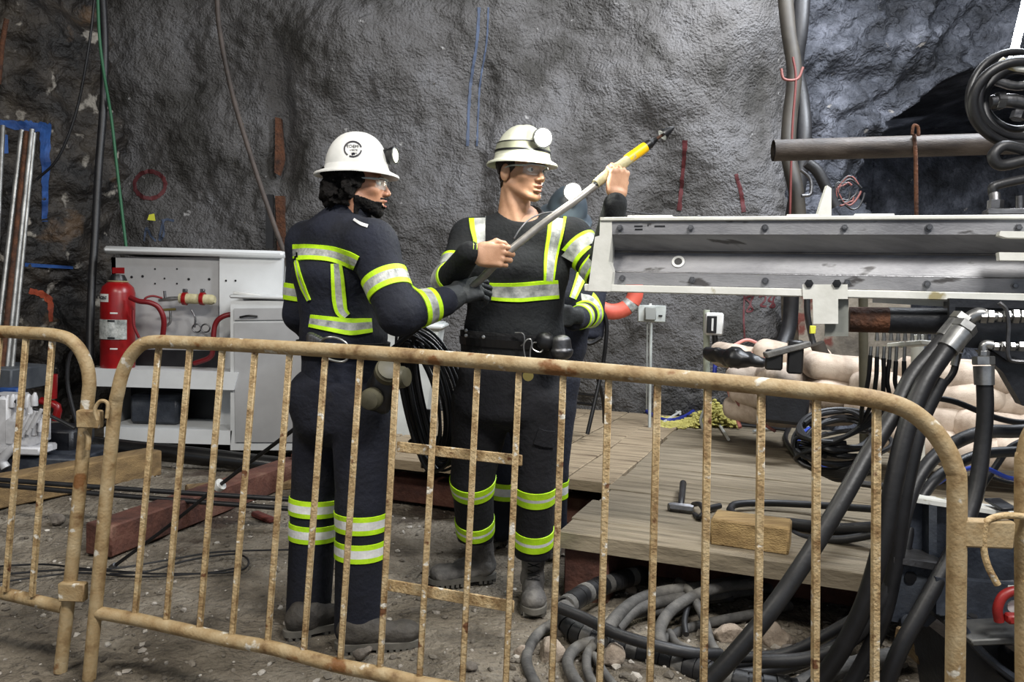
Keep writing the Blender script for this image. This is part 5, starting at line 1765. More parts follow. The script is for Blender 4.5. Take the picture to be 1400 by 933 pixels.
for x, y0, y1, r_, m_, Yp, lab, mm in ((1180, 395, 552, 0.026, M('olive_steel', [C(46, 44, 34), C(72, 68, 52)], 0.7, scale=6), 4.55, 'dark olive post left of the control hoses', 'post'),
                                 (1254, 458, 556, 0.030, M('worn_white_post', [C(150, 150, 142), C(186, 186, 178)], 0.6, scale=6), 3.9, 'worn white post right of the control hoses', 'post')):
    MB().tube([P(x, y0, Yp), P(x + 1, y1, Yp), P(x + 2, 652 if Yp > 4 else 640, Yp)], r_, 14, 0).build('post', m_, None, label=lab, cat='post')
hose([(1250, 560, 3.86), (1252, 600, 3.86), (1256, 650, 3.86), (1261, 692, 3.86)], 0.036, M('speckled_cream_sleeve', [C(190, 188, 176), C(222, 220, 208)], 0.7, scale=30, spots=[(C(60, 60, 60), 60, 0.66)]), 'cream speckled sleeve standing behind the thick hoses', 'hose_sleeve', cat='sleeve')

# rig base in the lower right corner
base = thing('rig_base', P(1330, 900, 2.35), 'dark slate steel base of the drilling rig in the lower right corner', 'machine base')
def plate(name, px, Y0, th, mat, parent, bev=0):
    q = [P(x, y, Y0) for x, y in px]
    o = np.array([0, Y0, 0])
    poly = [(p_[0], p_[2]) for p_ in q]
    return MB().prism(poly, 0, th, o, (1, 0, 0), (0, 0, 1), (0, 1, 0)).build(name, mat, parent, smooth=False)


plate('upright_plate', [(1240, 684), (1500, 722), (1500, 800), (1280, 790), (1222, 752)], 2.42, 0.02, m_rigblue, base)
plate('top_lip', [(1240, 680), (1500, 719), (1500, 725), (1241, 686)], 2.38, 0.09, m_cream, base)
plate('rib', [(1270, 690), (1281, 692), (1281, 786), (1270, 780)], 2.38, 0.04, m_rigblue, base)
plate('end_box', [(1222, 768), (1300, 780), (1300, 830), (1268, 858), (1219, 850)], 2.30, 0.12, m_rigblue, base)
plate('box_lip', [(1222, 762), (1300, 774), (1300, 784), (1222, 770)], 2.28, 0.14, m_steel_d, base)
for x, y, r_ in ((1245, 790, 0.018), (1243, 692, 0.008), (1244, 752, 0.010)):
    MB().lathe(P(x, y, 2.296 if y == 790 else 2.415), [(r_, -0.002), (r_, 0.001), (0, 0.0012)], basis((0, -1, 0)), 18).build('hole', m_dark, base)
MB().lathe(P(1240, 850, 2.29), [(0.022, -0.002), (0.022, 0.010), (0.012, 0.014), (0, 0.015)], basis((0, -1, 0.2)), 18).build('bolt', m_rigblue, base)
plate('lower_panel', [(1280, 790), (1500, 812), (1500, 870), (1280, 840)], 2.20, 0.03, m_rigblue, base)
sh = [P(1290, 838, 2.10), P(1500, 868, 2.10), P(1500, 868, 2.3), P(1290, 838, 2.3)]
mb = MB()
c_ = (sh[0] + sh[1] + sh[2] + sh[3]) / 4
mb.box(P(1400, 852, 2.18), (0.42, 0.22, 0.018), basis((-0.08, 0, 1), (0, 1, 0)), 0.004)
mb.build('shelf_plate', M('worn_steel_plate', [C(66, 68, 70), C(112, 112, 110)], 0.5, 0.6, scale=6, detail=8), base)
MB().box(P(1400, 800, 2.24), (0.46, 0.05, 0.014), basis((-0.08, 0, 1), (0, 1, 0)), 0.003).build('shelf_plate', m_steel_d, base)
plate('lower_block', [(1290, 872), (1500, 890), (1500, 1010), (1310, 1010)], 2.24, 0.2, m_bpl, base)
MB().box(P(1400, 912, 2.20), (0.12, 0.10, 0.10), basis((-0.05, 0, 1)), 0.012).build('lower_block', m_bpl, base)
MB().lathe(P(1330, 842, 2.085), [(0.012, -0.002), (0.012, 0.0), (0, 0)], basis((0, -0.2, 1)), 16).build('hole', m_dark, base)
MB().tube([P(1310, 850, 2.12), P(1340, 890, 2.12), P(1390, 930, 2.12), P(1450, 960, 2.12)], 0.012, 8, 4).build('curved_rib', m_rigblue, base)
MB().box(P(1264, 885, 2.5), (0.16, 0.12, 0.06), basis((0.1, 0, 1)), 0.005).build('timber_block', m_timber, None, label='brown timber block under the dark steel rig base', cat='timber block')
m_shk = M('red_shackle_paint', [C(112, 20, 20), C(156, 40, 36)], 0.45, scale=14)
sk = thing('red_shackle', P(1380, 850, 2.06), 'red lifting shackle with white centre bolted to the rig base', 'shackle')
MB().tube([P(1366, 850, 2.06), P(1364, 832, 2.06), P(1372, 815, 2.06), P(1390, 808, 2.06), P(1408, 815, 2.06), P(1412, 850, 2.06)], 0.0125, 12, 6).build('bow', m_shk, sk)
MB().box(P(1388, 846, 2.05), (0.05, 0.03, 0.025), None, 0.005).build('shackle_foot', m_shk, sk)
MB().lathe(P(1386, 830, 2.07), [(0.0165, -0.004), (0.0165, 0.0), (0, 0.001)], basis((0, -1, 0)), 20).build('white_disc', m_hat, sk)
MB().box(P(1388, 806, 2.10), (0.04, 0.002, 0.02), None).build('paper_label', m_hat, None, label='small white paper label above the red shackle', cat='label')
MB().box(P(1368, 690, 2.40), (0.09, 0.05, 0.01), basis((-0.05, -0.1, 1)), 0.002).build('latch_plate', m_bpl, None, label='small black latch plate on the rig\'s white lip by the right edge', cat='latch')

# ------------------------------------------------------------------ on the planks
ham = thing('sledge_hammer', G(932, 698, DZ), 'short sledge hammer lying on the planks, worn steel head', 'hammer')
MB().tube([G(914, 694, DZ + 0.022), G(918, 694, DZ + 0.022), G(944, 697, DZ + 0.022), G(948, 697.5, DZ + 0.022)], [0.020, 0.024, 0.024, 0.020], 8, 0).build('head', m_steel_d, ham, angle=25)
MB().tube([G(930, 695, DZ + 0.024), G(932, 682, DZ + 0.05), G(934, 661, DZ + 0.05)], [0.013, 0.015, 0.017], 10, 3).build('handle', m_hose_g, ham)
ch = thing('shackle', G(958, 703, DZ), 'rusty dark shackle beside the hammer head', 'shackle')
MB().tube([G(948, 690, DZ + 0.02), G(957, 690, DZ + 0.045), G(962, 700, DZ + 0.04), G(956, 708, DZ + 0.02), G(950, 704, DZ + 0.012)], 0.012, 10, 5).build('bow', m_hose_g, ch)
MB().tube([G(962, 697, DZ + 0.02), G(984, 692, DZ + 0.018)], 0.014, 10, 0).build('pin', m_hose_g, ch)
tbk = G(1028, 748, DZ)
MB().box(tbk + np.array([0, 0.02, 0.055]), (0.30, 0.16, 0.11), basis((0, 0, 1), (0.42, 1, 0)), 0.008).build('timber_block', M('sawn_timber', [C(120, 96, 60), C(176, 148, 100)], 0.85, scale=6, detail=8, bump=0.8, stretch=(0.5, 4, 4)), None,
    label='short sawn timber block lying on the planks near the front edge', cat='timber block')
hose([(998, 697, 3.6), (1006, 690, 3.66), (1040, 688, 3.7), (1100, 690, 3.66), (1200, 697, 3.5), (1300, 705, 3.3)], 0.017, m_hose, 'black hose lying straight across the planks behind the timber block')
hose([(998, 697, 3.6), (1005, 705, 3.5), (1030, 712, 3.42), (1060, 716, 3.4)], 0.017, m_hose, 'front end of the black hose behind the timber block, with a steel coupling')
MB().tube([P(1058, 714, 3.4), P(1078, 717, 3.38)], 0.019, 14, 0).build('coupling', m_steel_d, None, label='steel coupling at the end of the hose on the planks', cat='coupling')
hose([(1076, 716, 3.38), (1110, 720, 3.3), (1150, 724, 3.2), (1200, 722, 3.1)], 0.026, m_hose_g, 'thick dark hose running right from the steel coupling')
hose([(1078, 726, 3.38), (1100, 736, 3.25), (1150, 738, 3.15), (1200, 730, 3.1)], 0.017, m_hose_g, 'dark hose below the thick one on the planks')

# ------------------------------------------------------------------ dusty hoses on the ground
def ghose(px, r, lab, mat=m_hose_d, seg=12, **k):
    pts = [G(x, y, z) for x, y, z in px]
    return MB().tube(pts, r, seg, 7).build('hose', mat, None, label=lab, cat='hose', **k)


def slotted(px, r, lab):
    pts = smooth_path([G(x, y, z) for x, y, z in px], 12)
    L = np.concatenate([[0], np.cumsum(np.linalg.norm(np.diff(pts, axis=0), axis=1))])
    t = thing('slotted_hose_wrap', pts[0] * np.array([1, 1, 0]), lab, 'hose wrap')
    step = 0.042
    n = int(L[-1] / step)
    for i in range(n):
        q = [[np.interp(s_, L, pts[:, k]) for k in range(3)] for s_ in np.linspace(i * step, i * step + step * 0.9, 4)]
        MB().tube(q, r * (1 + 0.03 * math.sin(i * 2)), 14, 0).build('wrap_segment', m_hose_g if i % 4 else m_hose_d, t)
    MB().tube(pts[::3], r * 0.86, 12, 0).build('core', m_dark, t)


slotted([(771, 832, 0.10), (785, 862, 0.06), (830, 880, 0.055), (890, 897, 0.05), (950, 915, 0.05), (1010, 935, 0.05), (1090, 945, 0.05)], 0.043, 'thick slotted black wrap curving along the ground to the bottom edge')
slotted([(773, 830, 0.11), (800, 812, 0.10), (835, 797, 0.09), (880, 785, 0.08)], 0.040, 'thick slotted wrap running under the platform beside the red block')
ghose([(745, 960, 0.02), (726, 925, 0.03), (720, 898, 0.03), (735, 868, 0.03), (762, 850, 0.03), (775, 846, 0.03)], 0.019, 'dusty hose loop left of the slotted wrap, at the foot of the boot')
ghose([(812, 965, 0.02), (786, 930, 0.04), (776, 905, 0.05), (790, 885, 0.06), (820, 876, 0.06)], 0.020, 'dusty hose bending up below the slotted wrap')
ghose([(842, 965, 0.02), (808, 930, 0.04), (802, 900, 0.06), (812, 880, 0.07)], 0.016, 'grey hose just right of the bending one below the wrap')
ghose([(860, 960, 0.02), (830, 925, 0.05), (812, 896, 0.06)], 0.013, 'thin grey hose below the wrap', )
ghose([(764, 831, 0.15), (800, 846, 0.14), (845, 868, 0.13), (900, 884, 0.12), (950, 894, 0.10), (985, 895, 0.08)], 0.020, 'dark hose lying on top along the slotted wrap', m_hose_g)
ghose([(822, 878, 0.09), (838, 850, 0.10), (865, 825, 0.10), (905, 810, 0.10), (960, 803, 0.10), (1040, 790, 0.09)], 0.024, 'dusty hose arching over the heap towards the right', )
ghose([(842, 862, 0.07), (870, 835, 0.08), (920, 820, 0.08), (990, 812, 0.08), (1060, 803, 0.05)], 0.022, 'dusty hose behind the arching one, under the planks')
ghose([(905, 885, 0.06), (902, 862, 0.08), (915, 838, 0.10), (945, 817, 0.12), (985, 803, 0.13), (1030, 798, 0.13)], 0.022, 'hose standing up in a bow between the barrier bars', )
ghose([(900, 880, 0.03), (935, 862, 0.03), (980, 850, 0.03), (1030, 840, 0.03), (1080, 828, 0.03)], 0.019, 'dusty hose lying flat right of the bow')
ghose([(826, 862, 0.05), (850, 848, 0.05), (880, 838, 0.05), (915, 838, 0.04)], 0.016, 'short pale dusty hose in front of the gravel patch')
ghose([(928, 795, 0.10), (942, 808, 0.11), (955, 830, 0.10), (964, 850, 0.08), (972, 880, 0.06), (990, 905, 0.04)], 0.017, 'thin hose crossing the heap from upper left to lower right')
ghose([(938, 868, 0.05), (936, 850, 0.07), (940, 830, 0.09), (944, 815, 0.10)], 0.011, 'thin upright cable in the middle of the heap', m_hose_g)
ghose([(915, 865, 0.04), (925, 880, 0.04), (945, 890, 0.05)], 0.015, 'short bent hose end under the bow')
ghose([(905, 845, 0.06), (925, 835, 0.06), (955, 822, 0.06), (1000, 818, 0.06)], 0.017, 'hose partly hidden behind the bow', m_hose_g)
ghose([(1000, 925, 0.03), (1050, 918, 0.04), (1110, 900, 0.05), (1160, 870, 0.05), (1200, 830, 0.06)], 0.022, 'dark hose along the bottom right of the heap', m_hose_g)
ghose([(960, 905, 0.04), (1010, 908, 0.05), (1070, 895, 0.06), (1130, 868, 0.06), (1185, 820, 0.08)], 0.016, 'thinner dark hose above the one along the bottom right', m_hose_g)
ghose([(1060, 960, 0.03), (1110, 930, 0.04), (1160, 912, 0.04), (1230, 895, 0.05)], 0.030, 'heavy dusty hose at the very bottom right of the heap', m_hose_d)

# ------------------------------------------------------------------ upper right
pipeU = thing('steel_pipe', P(1200, 230, 4.0), 'rusty brown steel pipe spanning the dark tunnel mouth', 'pipe')
pm_ = M('brown_pipe_steel', [C(28, 22, 19), C(52, 44, 38), C(78, 70, 64)], 0.5, 0.15, scale=4, detail=9, bump=0.3, stretch=(1, 4, 4))
mb = MB().tube([P(1057, 206, 4.05), P(1420, 195, 3.95)], 0.0535, 32, 0, cap=False)
mb.tube([P(1420, 195, 3.95), P(1057, 206, 4.05)], 0.047, 32, 0, cap=False)
mb.build('pipe_wall', pm_, pipeU)
MB().tube([P(1063, 206, 4.048), P(1064, 206, 4.048)], 0.0475, 24, 0).build('pipe_bore', m_dark, pipeU)
hk = thing('hanging_rod', P(1253, 300, 4.08), 'rusty hook and rod hanging beside the brown pipe', 'hanging rod')
MB().tube([P(1247, 184, 3.9), P(1249, 172, 3.9), P(1255, 174, 3.9), P(1256, 186, 3.9)], 0.008, 8, 5).build('hook', m_copper, hk)
MB().tube([P(1250, 184, 3.95), P(1252, 215, 3.935), P(1253, 300, 3.935)], 0.010, 8, 0).build('rod', m_copper, hk)

tl = thing('tube_light', P(1395, 40, 3.6), 'bright slanting tube light in the top right corner', 'lamp')
MB().tube([P(1384, 80, 3.6), P(1402, 5, 3.6), P(1415, -60, 3.6)], 0.017, 14, 0).build('lit_tube', M('lit_tube', C(255, 255, 255), 0.3, emit=(0.92, 0.95, 1, 1), estr=55), tl)
MB().tube([P(1381, 92, 3.6), P(1384, 80, 3.6)], 0.019, 14, 0).build('end_cap', m_steel_d, tl)

for i in range(7):
    cx_, cy_ = 1392 + 3 * math.sin(i * 2.4), 138 + 4 * math.cos(i * 1.9)
    rr_ = (62, 56, 64, 50, 58, 46, 61)[i]
    pts = [P(cx_ + rr_ * math.cos(t), cy_ + rr_ * (0.93 + 0.04 * math.sin(i)) * math.sin(t) + 2 * math.sin(2 * t + i), 2.72 + 0.03 * i + 0.03 * math.sin(t + i)) for t in np.linspace(0, 2 * math.pi, 17)[:-1]]
    o = MB().tube(pts, 0.0135 if i % 3 else 0.017, 10, 4, closed=True).build('coiled_hose', m_hose, None)
    tag(o, 'turn of black hose in the big coil hanging under the tube light', 'hose', 'turns of the hanging hose coil')
cf = thing('coil_hanger', P(1395, 165, 2.9), 'dull steel fittings and hanger inside the black hose coil', 'fittings')
MB().tube([P(1352, 140, 2.85), P(1385, 138, 2.85), P(1430, 150, 2.85)], 0.024, 14, 3).build('body', m_steel_d, cf)
MB().tube([P(1360, 110, 2.85), P(1390, 118, 2.85), P(1430, 112, 2.85)], 0.016, 12, 3).build('arm', m_steel_d, cf)
nut(P(1366, 138, 2.85), (1, 0, 0), 0.032, 0.03, m_steel_d, cf)
nut(P(1392, 158, 2.85), (0.3, 0, 1), 0.024, 0.03, m_steel_d, cf)
MB().tube([P(1368, 82, 2.7), P(1380, 90, 2.7), P(1400, 94, 2.7), P(1440, 96, 2.7)], 0.012, 10, 4).build('strap', m_cream, cf)
hose([(1440, 214, 2.7), (1400, 205, 2.7), (1372, 200, 2.7), (1358, 213, 2.7), (1368, 226, 2.7), (1400, 220, 2.7), (1440, 212, 2.7)], 0.019, m_hose_g, 'thick dark hose folded back below the hanging coil')
hose([(1440, 238, 2.65), (1395, 246, 2.65), (1364, 253, 2.65), (1357, 258, 2.65), (1360, 272, 2.65)], 0.015, m_hose_g, 'dark hose bending down onto the beam\'s bright fitting')
ft = thing('hose_fitting', P(1362, 292, 2.56), 'steel hose fitting standing on top of the beam near the right edge', 'fitting')
MB().tube([P(1360, 266, 2.62), P(1361, 285, 2.6)], 0.017, 14, 0).build('stem', m_steel_d, ft)
nut(P(1361, 280, 2.6), UP, 0.024, 0.03, m_steel_d, ft)
MB().box(P(1385, 291, 2.55), (0.16, 0.08, 0.02), Rb3, 0.003).build('base_plate', m_steel_d, ft)
MB().tube([P(1394, 268, 2.6), P(1394, 288, 2.6)], 0.012, 10, 0).build('stem', m_steel_d, ft)
bquad('clamp_arm', [(1368, 316), (1500, 318), (1500, 328), (1376, 325), (1366, 322)], -0.06, -0.02, m_cream, None)
tag(bpy.data.objects['clamp_arm'], 'upper cream clamp finger in front of the beam at the right edge', 'clamp arm')
bquad('clamp_arm', [(1366, 345), (1500, 347), (1500, 358), (1367, 356)], -0.06, -0.02, m_cream, None)
tag([o for o in bpy.data.objects if o.name.startswith('clamp_arm')][-1], 'lower cream clamp finger in front of the beam at the right edge', 'clamp arm')
sl = MB().prism([(0, 0), (0.05, 0), (0.045, 0.10), (0.03, 0.11), (0.012, 0.05)], 0, 0.02, P(1117, 297, 2.75), (1, 0, 0), (0, 0, 1), (0, 1, 0)).build('guide_fin', m_cream, None, smooth=False, label='small cream fin standing on the beam below the pipe', cat='fin')

# hoses down the rock beside the tunnel
m_hb = M('brown_grey_hose', [C(34, 30, 25), C(56, 51, 43)], 0.6, scale=5)
hose([(1072, -20, 5.6), (1078, 40, 5.6), (1086, 100, 5.6), (1080, 160, 5.6), (1078, 210, 5.55), (1088, 260, 5.5), (1092, 300, 5.5)], 0.052, m_hb, 'thick brown-grey hose hanging down the rock beside the tunnel')
hose([(1098, -20, 5.6), (1094, 40, 5.6), (1088, 90, 5.65), (1096, 140, 5.65), (1099, 190, 5.6), (1092, 250, 5.6), (1083, 310, 5.6), (1082, 400, 5.7), (1078, 450, 5.7), (1062, 492, 5.6), (1050, 520, 5.6)], 0.055, m_hose_g, 'thick black hose hanging beside the brown-grey one')
hose([(1084, 78, 5.4), (1088, 110, 5.4), (1083, 180, 5.4), (1080, 295, 5.4)], 0.008, M('dull_red_wire', C(92, 36, 32), 0.6), 'thin red wire tied to the hanging hoses', cat='wire')
hose([(1068, 94, 5.4), (1072, 108, 5.4), (1090, 108, 5.4), (1098, 92, 5.4)], 0.009, M('pinkish_wire', C(110, 62, 56), 0.6), 'pinkish tie wire round the hanging hoses', cat='wire')
hose([(1103, 222, 5.2), (1118, 235, 5.2), (1130, 258, 5.2), (1142, 283, 5.2)], 0.036, m_hose_g, 'short black hose bowing above the beam, left of the wires')
hose([(1095, 232, 5.2), (1108, 245, 5.2), (1108, 265, 5.2), (1096, 268, 5.2)], 0.012, m_steel_d, 'grey cable loop beside the short black hose')
for i in range(5):
    cx_, cy_ = 1152 + 3 * i, 262 + 4 * math.sin(i * 2)
    pts = [P(cx_ + (10 + 2 * i) * math.cos(t), cy_ + (14 + i) * math.sin(t) + 3 * math.sin(3 * t + i), 5.3) for t in np.linspace(0, 5.6, 12)]
    o = MB().tube(pts, 0.007, 6, 4).build('wire', MATS['pinkish_wire'] if i % 2 else m_hose_g, None)
    tag(o, 'thin wire in the small tangle above the beam at the tunnel edge', 'wire', 'wires tangled at the tunnel edge')
hose([(1104, 395, 5.2), (1104, 430, 5.2), (1112, 470, 5.2), (1124, 500, 5.1)], 0.020, m_hose_g, 'black cable hanging below the beam left of the T bracket')
hose([(1117, 470, 5.0), (1124, 485, 5.0), (1140, 510, 5.0)], 0.045, m_hb, 'short grey-brown hose behind the sandbags below the T bracket')
MB().box(P(1111, 451, 5.0), (0.035, 0.02, 0.05), None, 0.003).build('yellow_tag', m_pyel, None, label='small yellow tag on the cable left of the T bracket', cat='tag')
bx = plate('rock_slab', [(1090, 395), (1245, 395), (1245, 560), (1095, 560)], 6.4, 0.4, M('stained_wall', [C(70, 64, 56), C(112, 104, 92), C(136, 126, 112)], 0.85, scale=2.4, detail=9, bump=1.5, bscale=14, spots=[(C(84, 40, 30), 3.4, 0.6)]), None)
tag(bx, 'stained brown concrete slab behind the sandbags, under the beam', 'slab')
# ------------------------------------------------------------------ sandbags
def bag_mesh(seed, L=0.52, W=0.34, H=0.17):
    s = SDF((-L / 2 - .02, -W / 2 - .02, -0.03), (L / 2 + .02, W / 2 + .02, H + .03), 0.012)
    s.rbox((0, 0, H / 2), (L / 2 - 0.01, W / 2, H / 2), r=0.075, k=0.02)
    s.noise(0.012, 5, seed, 2)
    s.noise(0, 1, fn=lambda g: 0.002 * np.sin(g[:, 1] * 60 + seed) * np.clip(np.abs(g[:, 0]) / (L / 2) - 0.55, 0, 1) * 2)
    return s.mesh()


bagm = []
for q in range(4):
    v, f = bag_mesh(q * 7 + 3)
    me = bpy.data.meshes.new('sandbag')
    me.from_pydata(v.tolist(), [], f.tolist())
    me.materials.append(m_sack)
    me.polygons.foreach_set('use_smooth', [True] * len(me.polygons))
    bagm.append(me)
m_sack2 = M('greyer_sandbag_cloth', [C(140, 130, 118), C(180, 168, 154)], 0.9, scale=5, detail=8, bump=0.7, bscale=90)
bags = [  # px, py (bottom centre), depth, rot, tilt, label
    (1330, 640, 4.2, 0.1, 0), (1410, 640, 4.15, -0.1, 0), (1262, 622, 4.35, 0.2, 0), (1350, 602, 4.3, 0.25, 0.03), (1430, 606, 4.3, 0.0, 0), (1275, 590, 4.4, -0.1, 0), (1300, 562, 4.4, -0.25, -0.06), (1388, 572, 4.35, -0.2, 0.10), (1380, 538, 4.4, 0.3, -0.06),
    (1295, 532, 4.45, 0.1, 0), (1222, 585, 4.6, 0, 0), (1228, 552, 4.6, 0.3, 0.04), (1150, 524, 4.9, -0.1, 0.08), (1092, 536, 5.1, 0.2, 0.0), (1110, 578, 5.0, 0.1, 0), (1150, 556, 4.9, 0.1, 0.02), (1052, 560, 5.2, 0.4, 0.1), (1046, 530, 5.3, -0.3, -0.15),
    (1042, 580, 5.3, 0.5, 0.1), (1022, 508, 5.5, 0.2, 0.15), (1080, 505, 5.3, -0.4, 0.1), (1420, 520, 4.5, 0, 0)]
bag_labels = ['bottom sandbag just left of the vertical ferruled hose, above the rig base',
    'bottom sandbag at the right edge beside the right barrier',
    'sandbag right of the cream sleeve, lowest on that side',
    'sandbag in the second row, right of the barrier\'s bend',
    'second-row sandbag cut off by the right edge',
    'sandbag behind the barrier\'s curved corner, left of the second row',
    'tilted sandbag in the third row behind the ferruled hose',
    'third-row sandbag tilted down to the right, near the right edge',
    'sandbag near the top of the right pile, under the black casting',
    'top left sandbag of the right pile, beside the white post',
    'low sandbag between the olive post and the white post',
    'sandbag between the two posts, on top of the low one',
    'large plump sandbag just left of the olive post',
    'sandbag left of the large plump one, under the T bracket',
    'low sandbag behind the black hose heap, under the T bracket',
    'low sandbag under the large plump one by the olive post',
    'sandbag behind the black steel stand, sagging to the left',
    'sandbag right under the charred log',
    'low greyish sandbag at the pile\'s left foot beside the yellow fluff',
    'topmost sandbag of the left pile, behind the charred log',
    'sandbag behind the flat grey bar of the black stand',
    'sandbag at the top right, mostly hidden by the hydraulic block']
for k, (x, y, Yd, rz, tl_) in enumerate(bags):
    o = bpy.data.objects.new('sandbag', bagm[k % 4])
    COL.objects.link(o)
    o.location = tuple(P(x, y, Yd))
    o.rotation_euler = (0.0, tl_, rz)
    tag(o, bag_labels[k], 'sandbag', 'sandbags heaped behind the platform')

# ------------------------------------------------------------------ things by the shotcrete wall
gw = M('galvanised_grey', [C(150, 154, 150), C(184, 188, 184)], 0.5, 0.3, scale=8)
o1 = thing('switch_post', P(889, 560, 6.1), 'grey switch box on a thin conduit post in front of the wall', 'electrical box')
MB().box(P(891, 429, 6.1), (0.215, 0.03, 0.13), None, 0.006).build('back_plate', gw, o1)
MB().box(P(889, 429, 6.07), (0.085, 0.05, 0.10), None, 0.006).build('switch_cover', M('switch_grey', C(128, 130, 126), 0.5), o1)
MB().box(P(903, 432, 6.08), (0.028, 0.01, 0.012), None).build('small_label', m_dark, o1)
MB().tube([P(890, 441, 6.1), P(889, 505, 6.1), P(888, 585, 6.0)], 0.013, 10, 0).build('conduit', gw, o1)
MB().tube([P(885, 441, 6.12), P(884, 560, 6.1)], 0.006, 8, 0).build('conduit', gw, o1)
MB().tube([P(889, 420, 6.1), P(889, 415, 6.1)], 0.012, 8, 0).build('conduit_cap', m_hat, o1)
o2 = thing('outlet_post', P(967, 585, 5.9), 'white boxed outlet on a grey-green post with blue cable', 'electrical box')
MB().tube([P(966, 424, 5.9), P(966, 500, 5.9), P(966, 585, 5.85)], 0.025, 12, 0).build('post', M('pale_green_post', [C(150, 156, 140), C(176, 182, 166)], 0.6, scale=8), o2)
MB().tube([P(962, 588, 5.8), P(958, 575, 5.8), P(963, 560, 5.8)], 0.012, 8, 3).build('foot', gw, o2)
R_ = basis((0, 0, 1), (0.5, 1, 0))
MB().box(P(976, 443, 5.8), (0.125, 0.08, 0.165), None, 0.012).build('box', m_hat, o2)
MB().box(P(973, 444, 5.755), (0.07, 0.02, 0.125), None, 0.003).build('window', m_dark, o2)
MB().box(P(974, 444, 5.74), (0.014, 0.006, 0.09), None).build('strip', m_hat, o2)
MB().tube([P(977, 458, 5.8), P(978, 475, 5.8)], 0.021, 12, 0).build('gland', m_dark, o2)
m_bcab = M('blue_cable', C(30, 44, 130), 0.5)
hose([(978, 474, 5.75), (978, 495, 5.75), (976, 520, 5.7)], 0.016, m_bcab, 'blue cable running down from the white boxed outlet', cat='cable')
def dcab(px, r, mat, lab, cat='cable', name='cable'):
    return MB().tube([G(x, y, DZ + 0.02) for x, y in px], r, 8, 6).build(name, mat, None, label=lab, cat=cat)


dcab([(862, 546), (880, 560), (900, 572), (918, 575), (940, 568), (955, 556)], 0.018, m_bcab, 'blue cable lying along the back edge of the planks')
dcab([(838, 557), (858, 549), (878, 541)], 0.013, m_hat, 'thin white tube lying by the chair legs', name='tube')
dcab([(896, 545), (912, 556), (930, 566)], 0.011, m_hat, 'thin white tube in front of the yellow fluff', name='tube')
dcab([(908, 577), (932, 562), (956, 550)], 0.011, m_hat, 'thin white tube leaning over the blue cable', name='tube')
dcab([(972, 565), (984, 582), (996, 601)], 0.011, m_hat, 'thin white rod pointing down onto the planks', name='rod')
dcab([(940, 570), (980, 578), (1030, 583), (1075, 588)], 0.014, m_hose, 'black cable along the back edge of the planks right of the posts')
dcab([(1030, 590), (1060, 584), (1080, 582), (1105, 584), (1090, 600), (1092, 612)], 0.010, gw, 'thin grey cable curling on the planks near the hose heap')
dcab([(1106, 586), (1092, 598), (1096, 610), (1108, 622), (1130, 640)], 0.015, MATS['blue_hose'], 'blue hose curling at the left of the black hose heap', 'hose', 'hose')
dcab([(1080, 583), (1074, 600), (1090, 625), (1120, 645), (1170, 660), (1240, 668)], 0.017, m_hose, 'black hose rounding the left side of the hose heap', 'hose', 'hose')
m_pinkw = M('pink_wire', C(196, 128, 120), 0.5)
hose([(1012, 585, 5.2), (1004, 560, 5.3), (996, 530, 5.3), (999, 502, 5.3), (1012, 488, 5.3), (1030, 484, 5.3), (1050, 490, 5.2)], 0.013, m_pinkw, 'pink wire arching over the bags behind the barrier', cat='wire', name='wire')
hose([(1004, 472, 5.5), (1022, 465, 5.5), (1042, 474, 5.5), (1058, 490, 5.4)], 0.011, m_pinkw, 'upper pink wire arch over the highest bag', cat='wire', name='wire')
hose([(1002, 540, 5.2), (1020, 565, 5.15), (1060, 590, 5.0)], 0.010, MATS['pinkish_wire'], 'reddish wire slanting down to the planks', cat='wire', name='wire')
# dark roots / gnarled log and the black mount
s = SDF(P(1010, 495, 5.2) - 0.4, P(1010, 495, 5.2) + 0.4, 0.014)
s.cap(P(968, 484, 5.25), P(1005, 490, 5.1), 0.05, 0.06, k=0.03)
s.cap(P(1005, 490, 5.1), P(1040, 497, 5.05), 0.06, 0.035, k=0.03)
s.noise(0.022, 12, 3, 3)
v, f = s.mesh()
mesh_obj('charred_log', v, f, m_dark, None, True, 180, label='gnarled black charred log lying on the sandbags', cat='log')
mt = thing('black_mount', P(1068, 580, 4.75), 'black steel stand with a flat grey bar across its top', 'stand')
MB().box(P(1058, 492, 4.75), (0.10, 0.12, 0.12), basis((0, 0, 1), (0.3, 1, 0)), 0.01).build('leg_block', m_dark, mt)
MB().box(P(1087, 488, 4.75), (0.09, 0.12, 0.20), basis((0, 0, 1), (0.3, 1, 0)), 0.01).build('leg_block', m_dark, mt)
MB().box(P(1076, 478, 4.70), (0.27, 0.08, 0.035), basis((-0.30, 0, 1), (0, 1, 0)), 0.006).build('flat_bar', m_hose_d, mt)
MB().box(P(1072, 555, 4.75), (0.26, 0.2, 0.20), basis((0.05, 0, 1), (0.2, 1, 0)), 0.02).build('stand_body', m_bpl, mt)
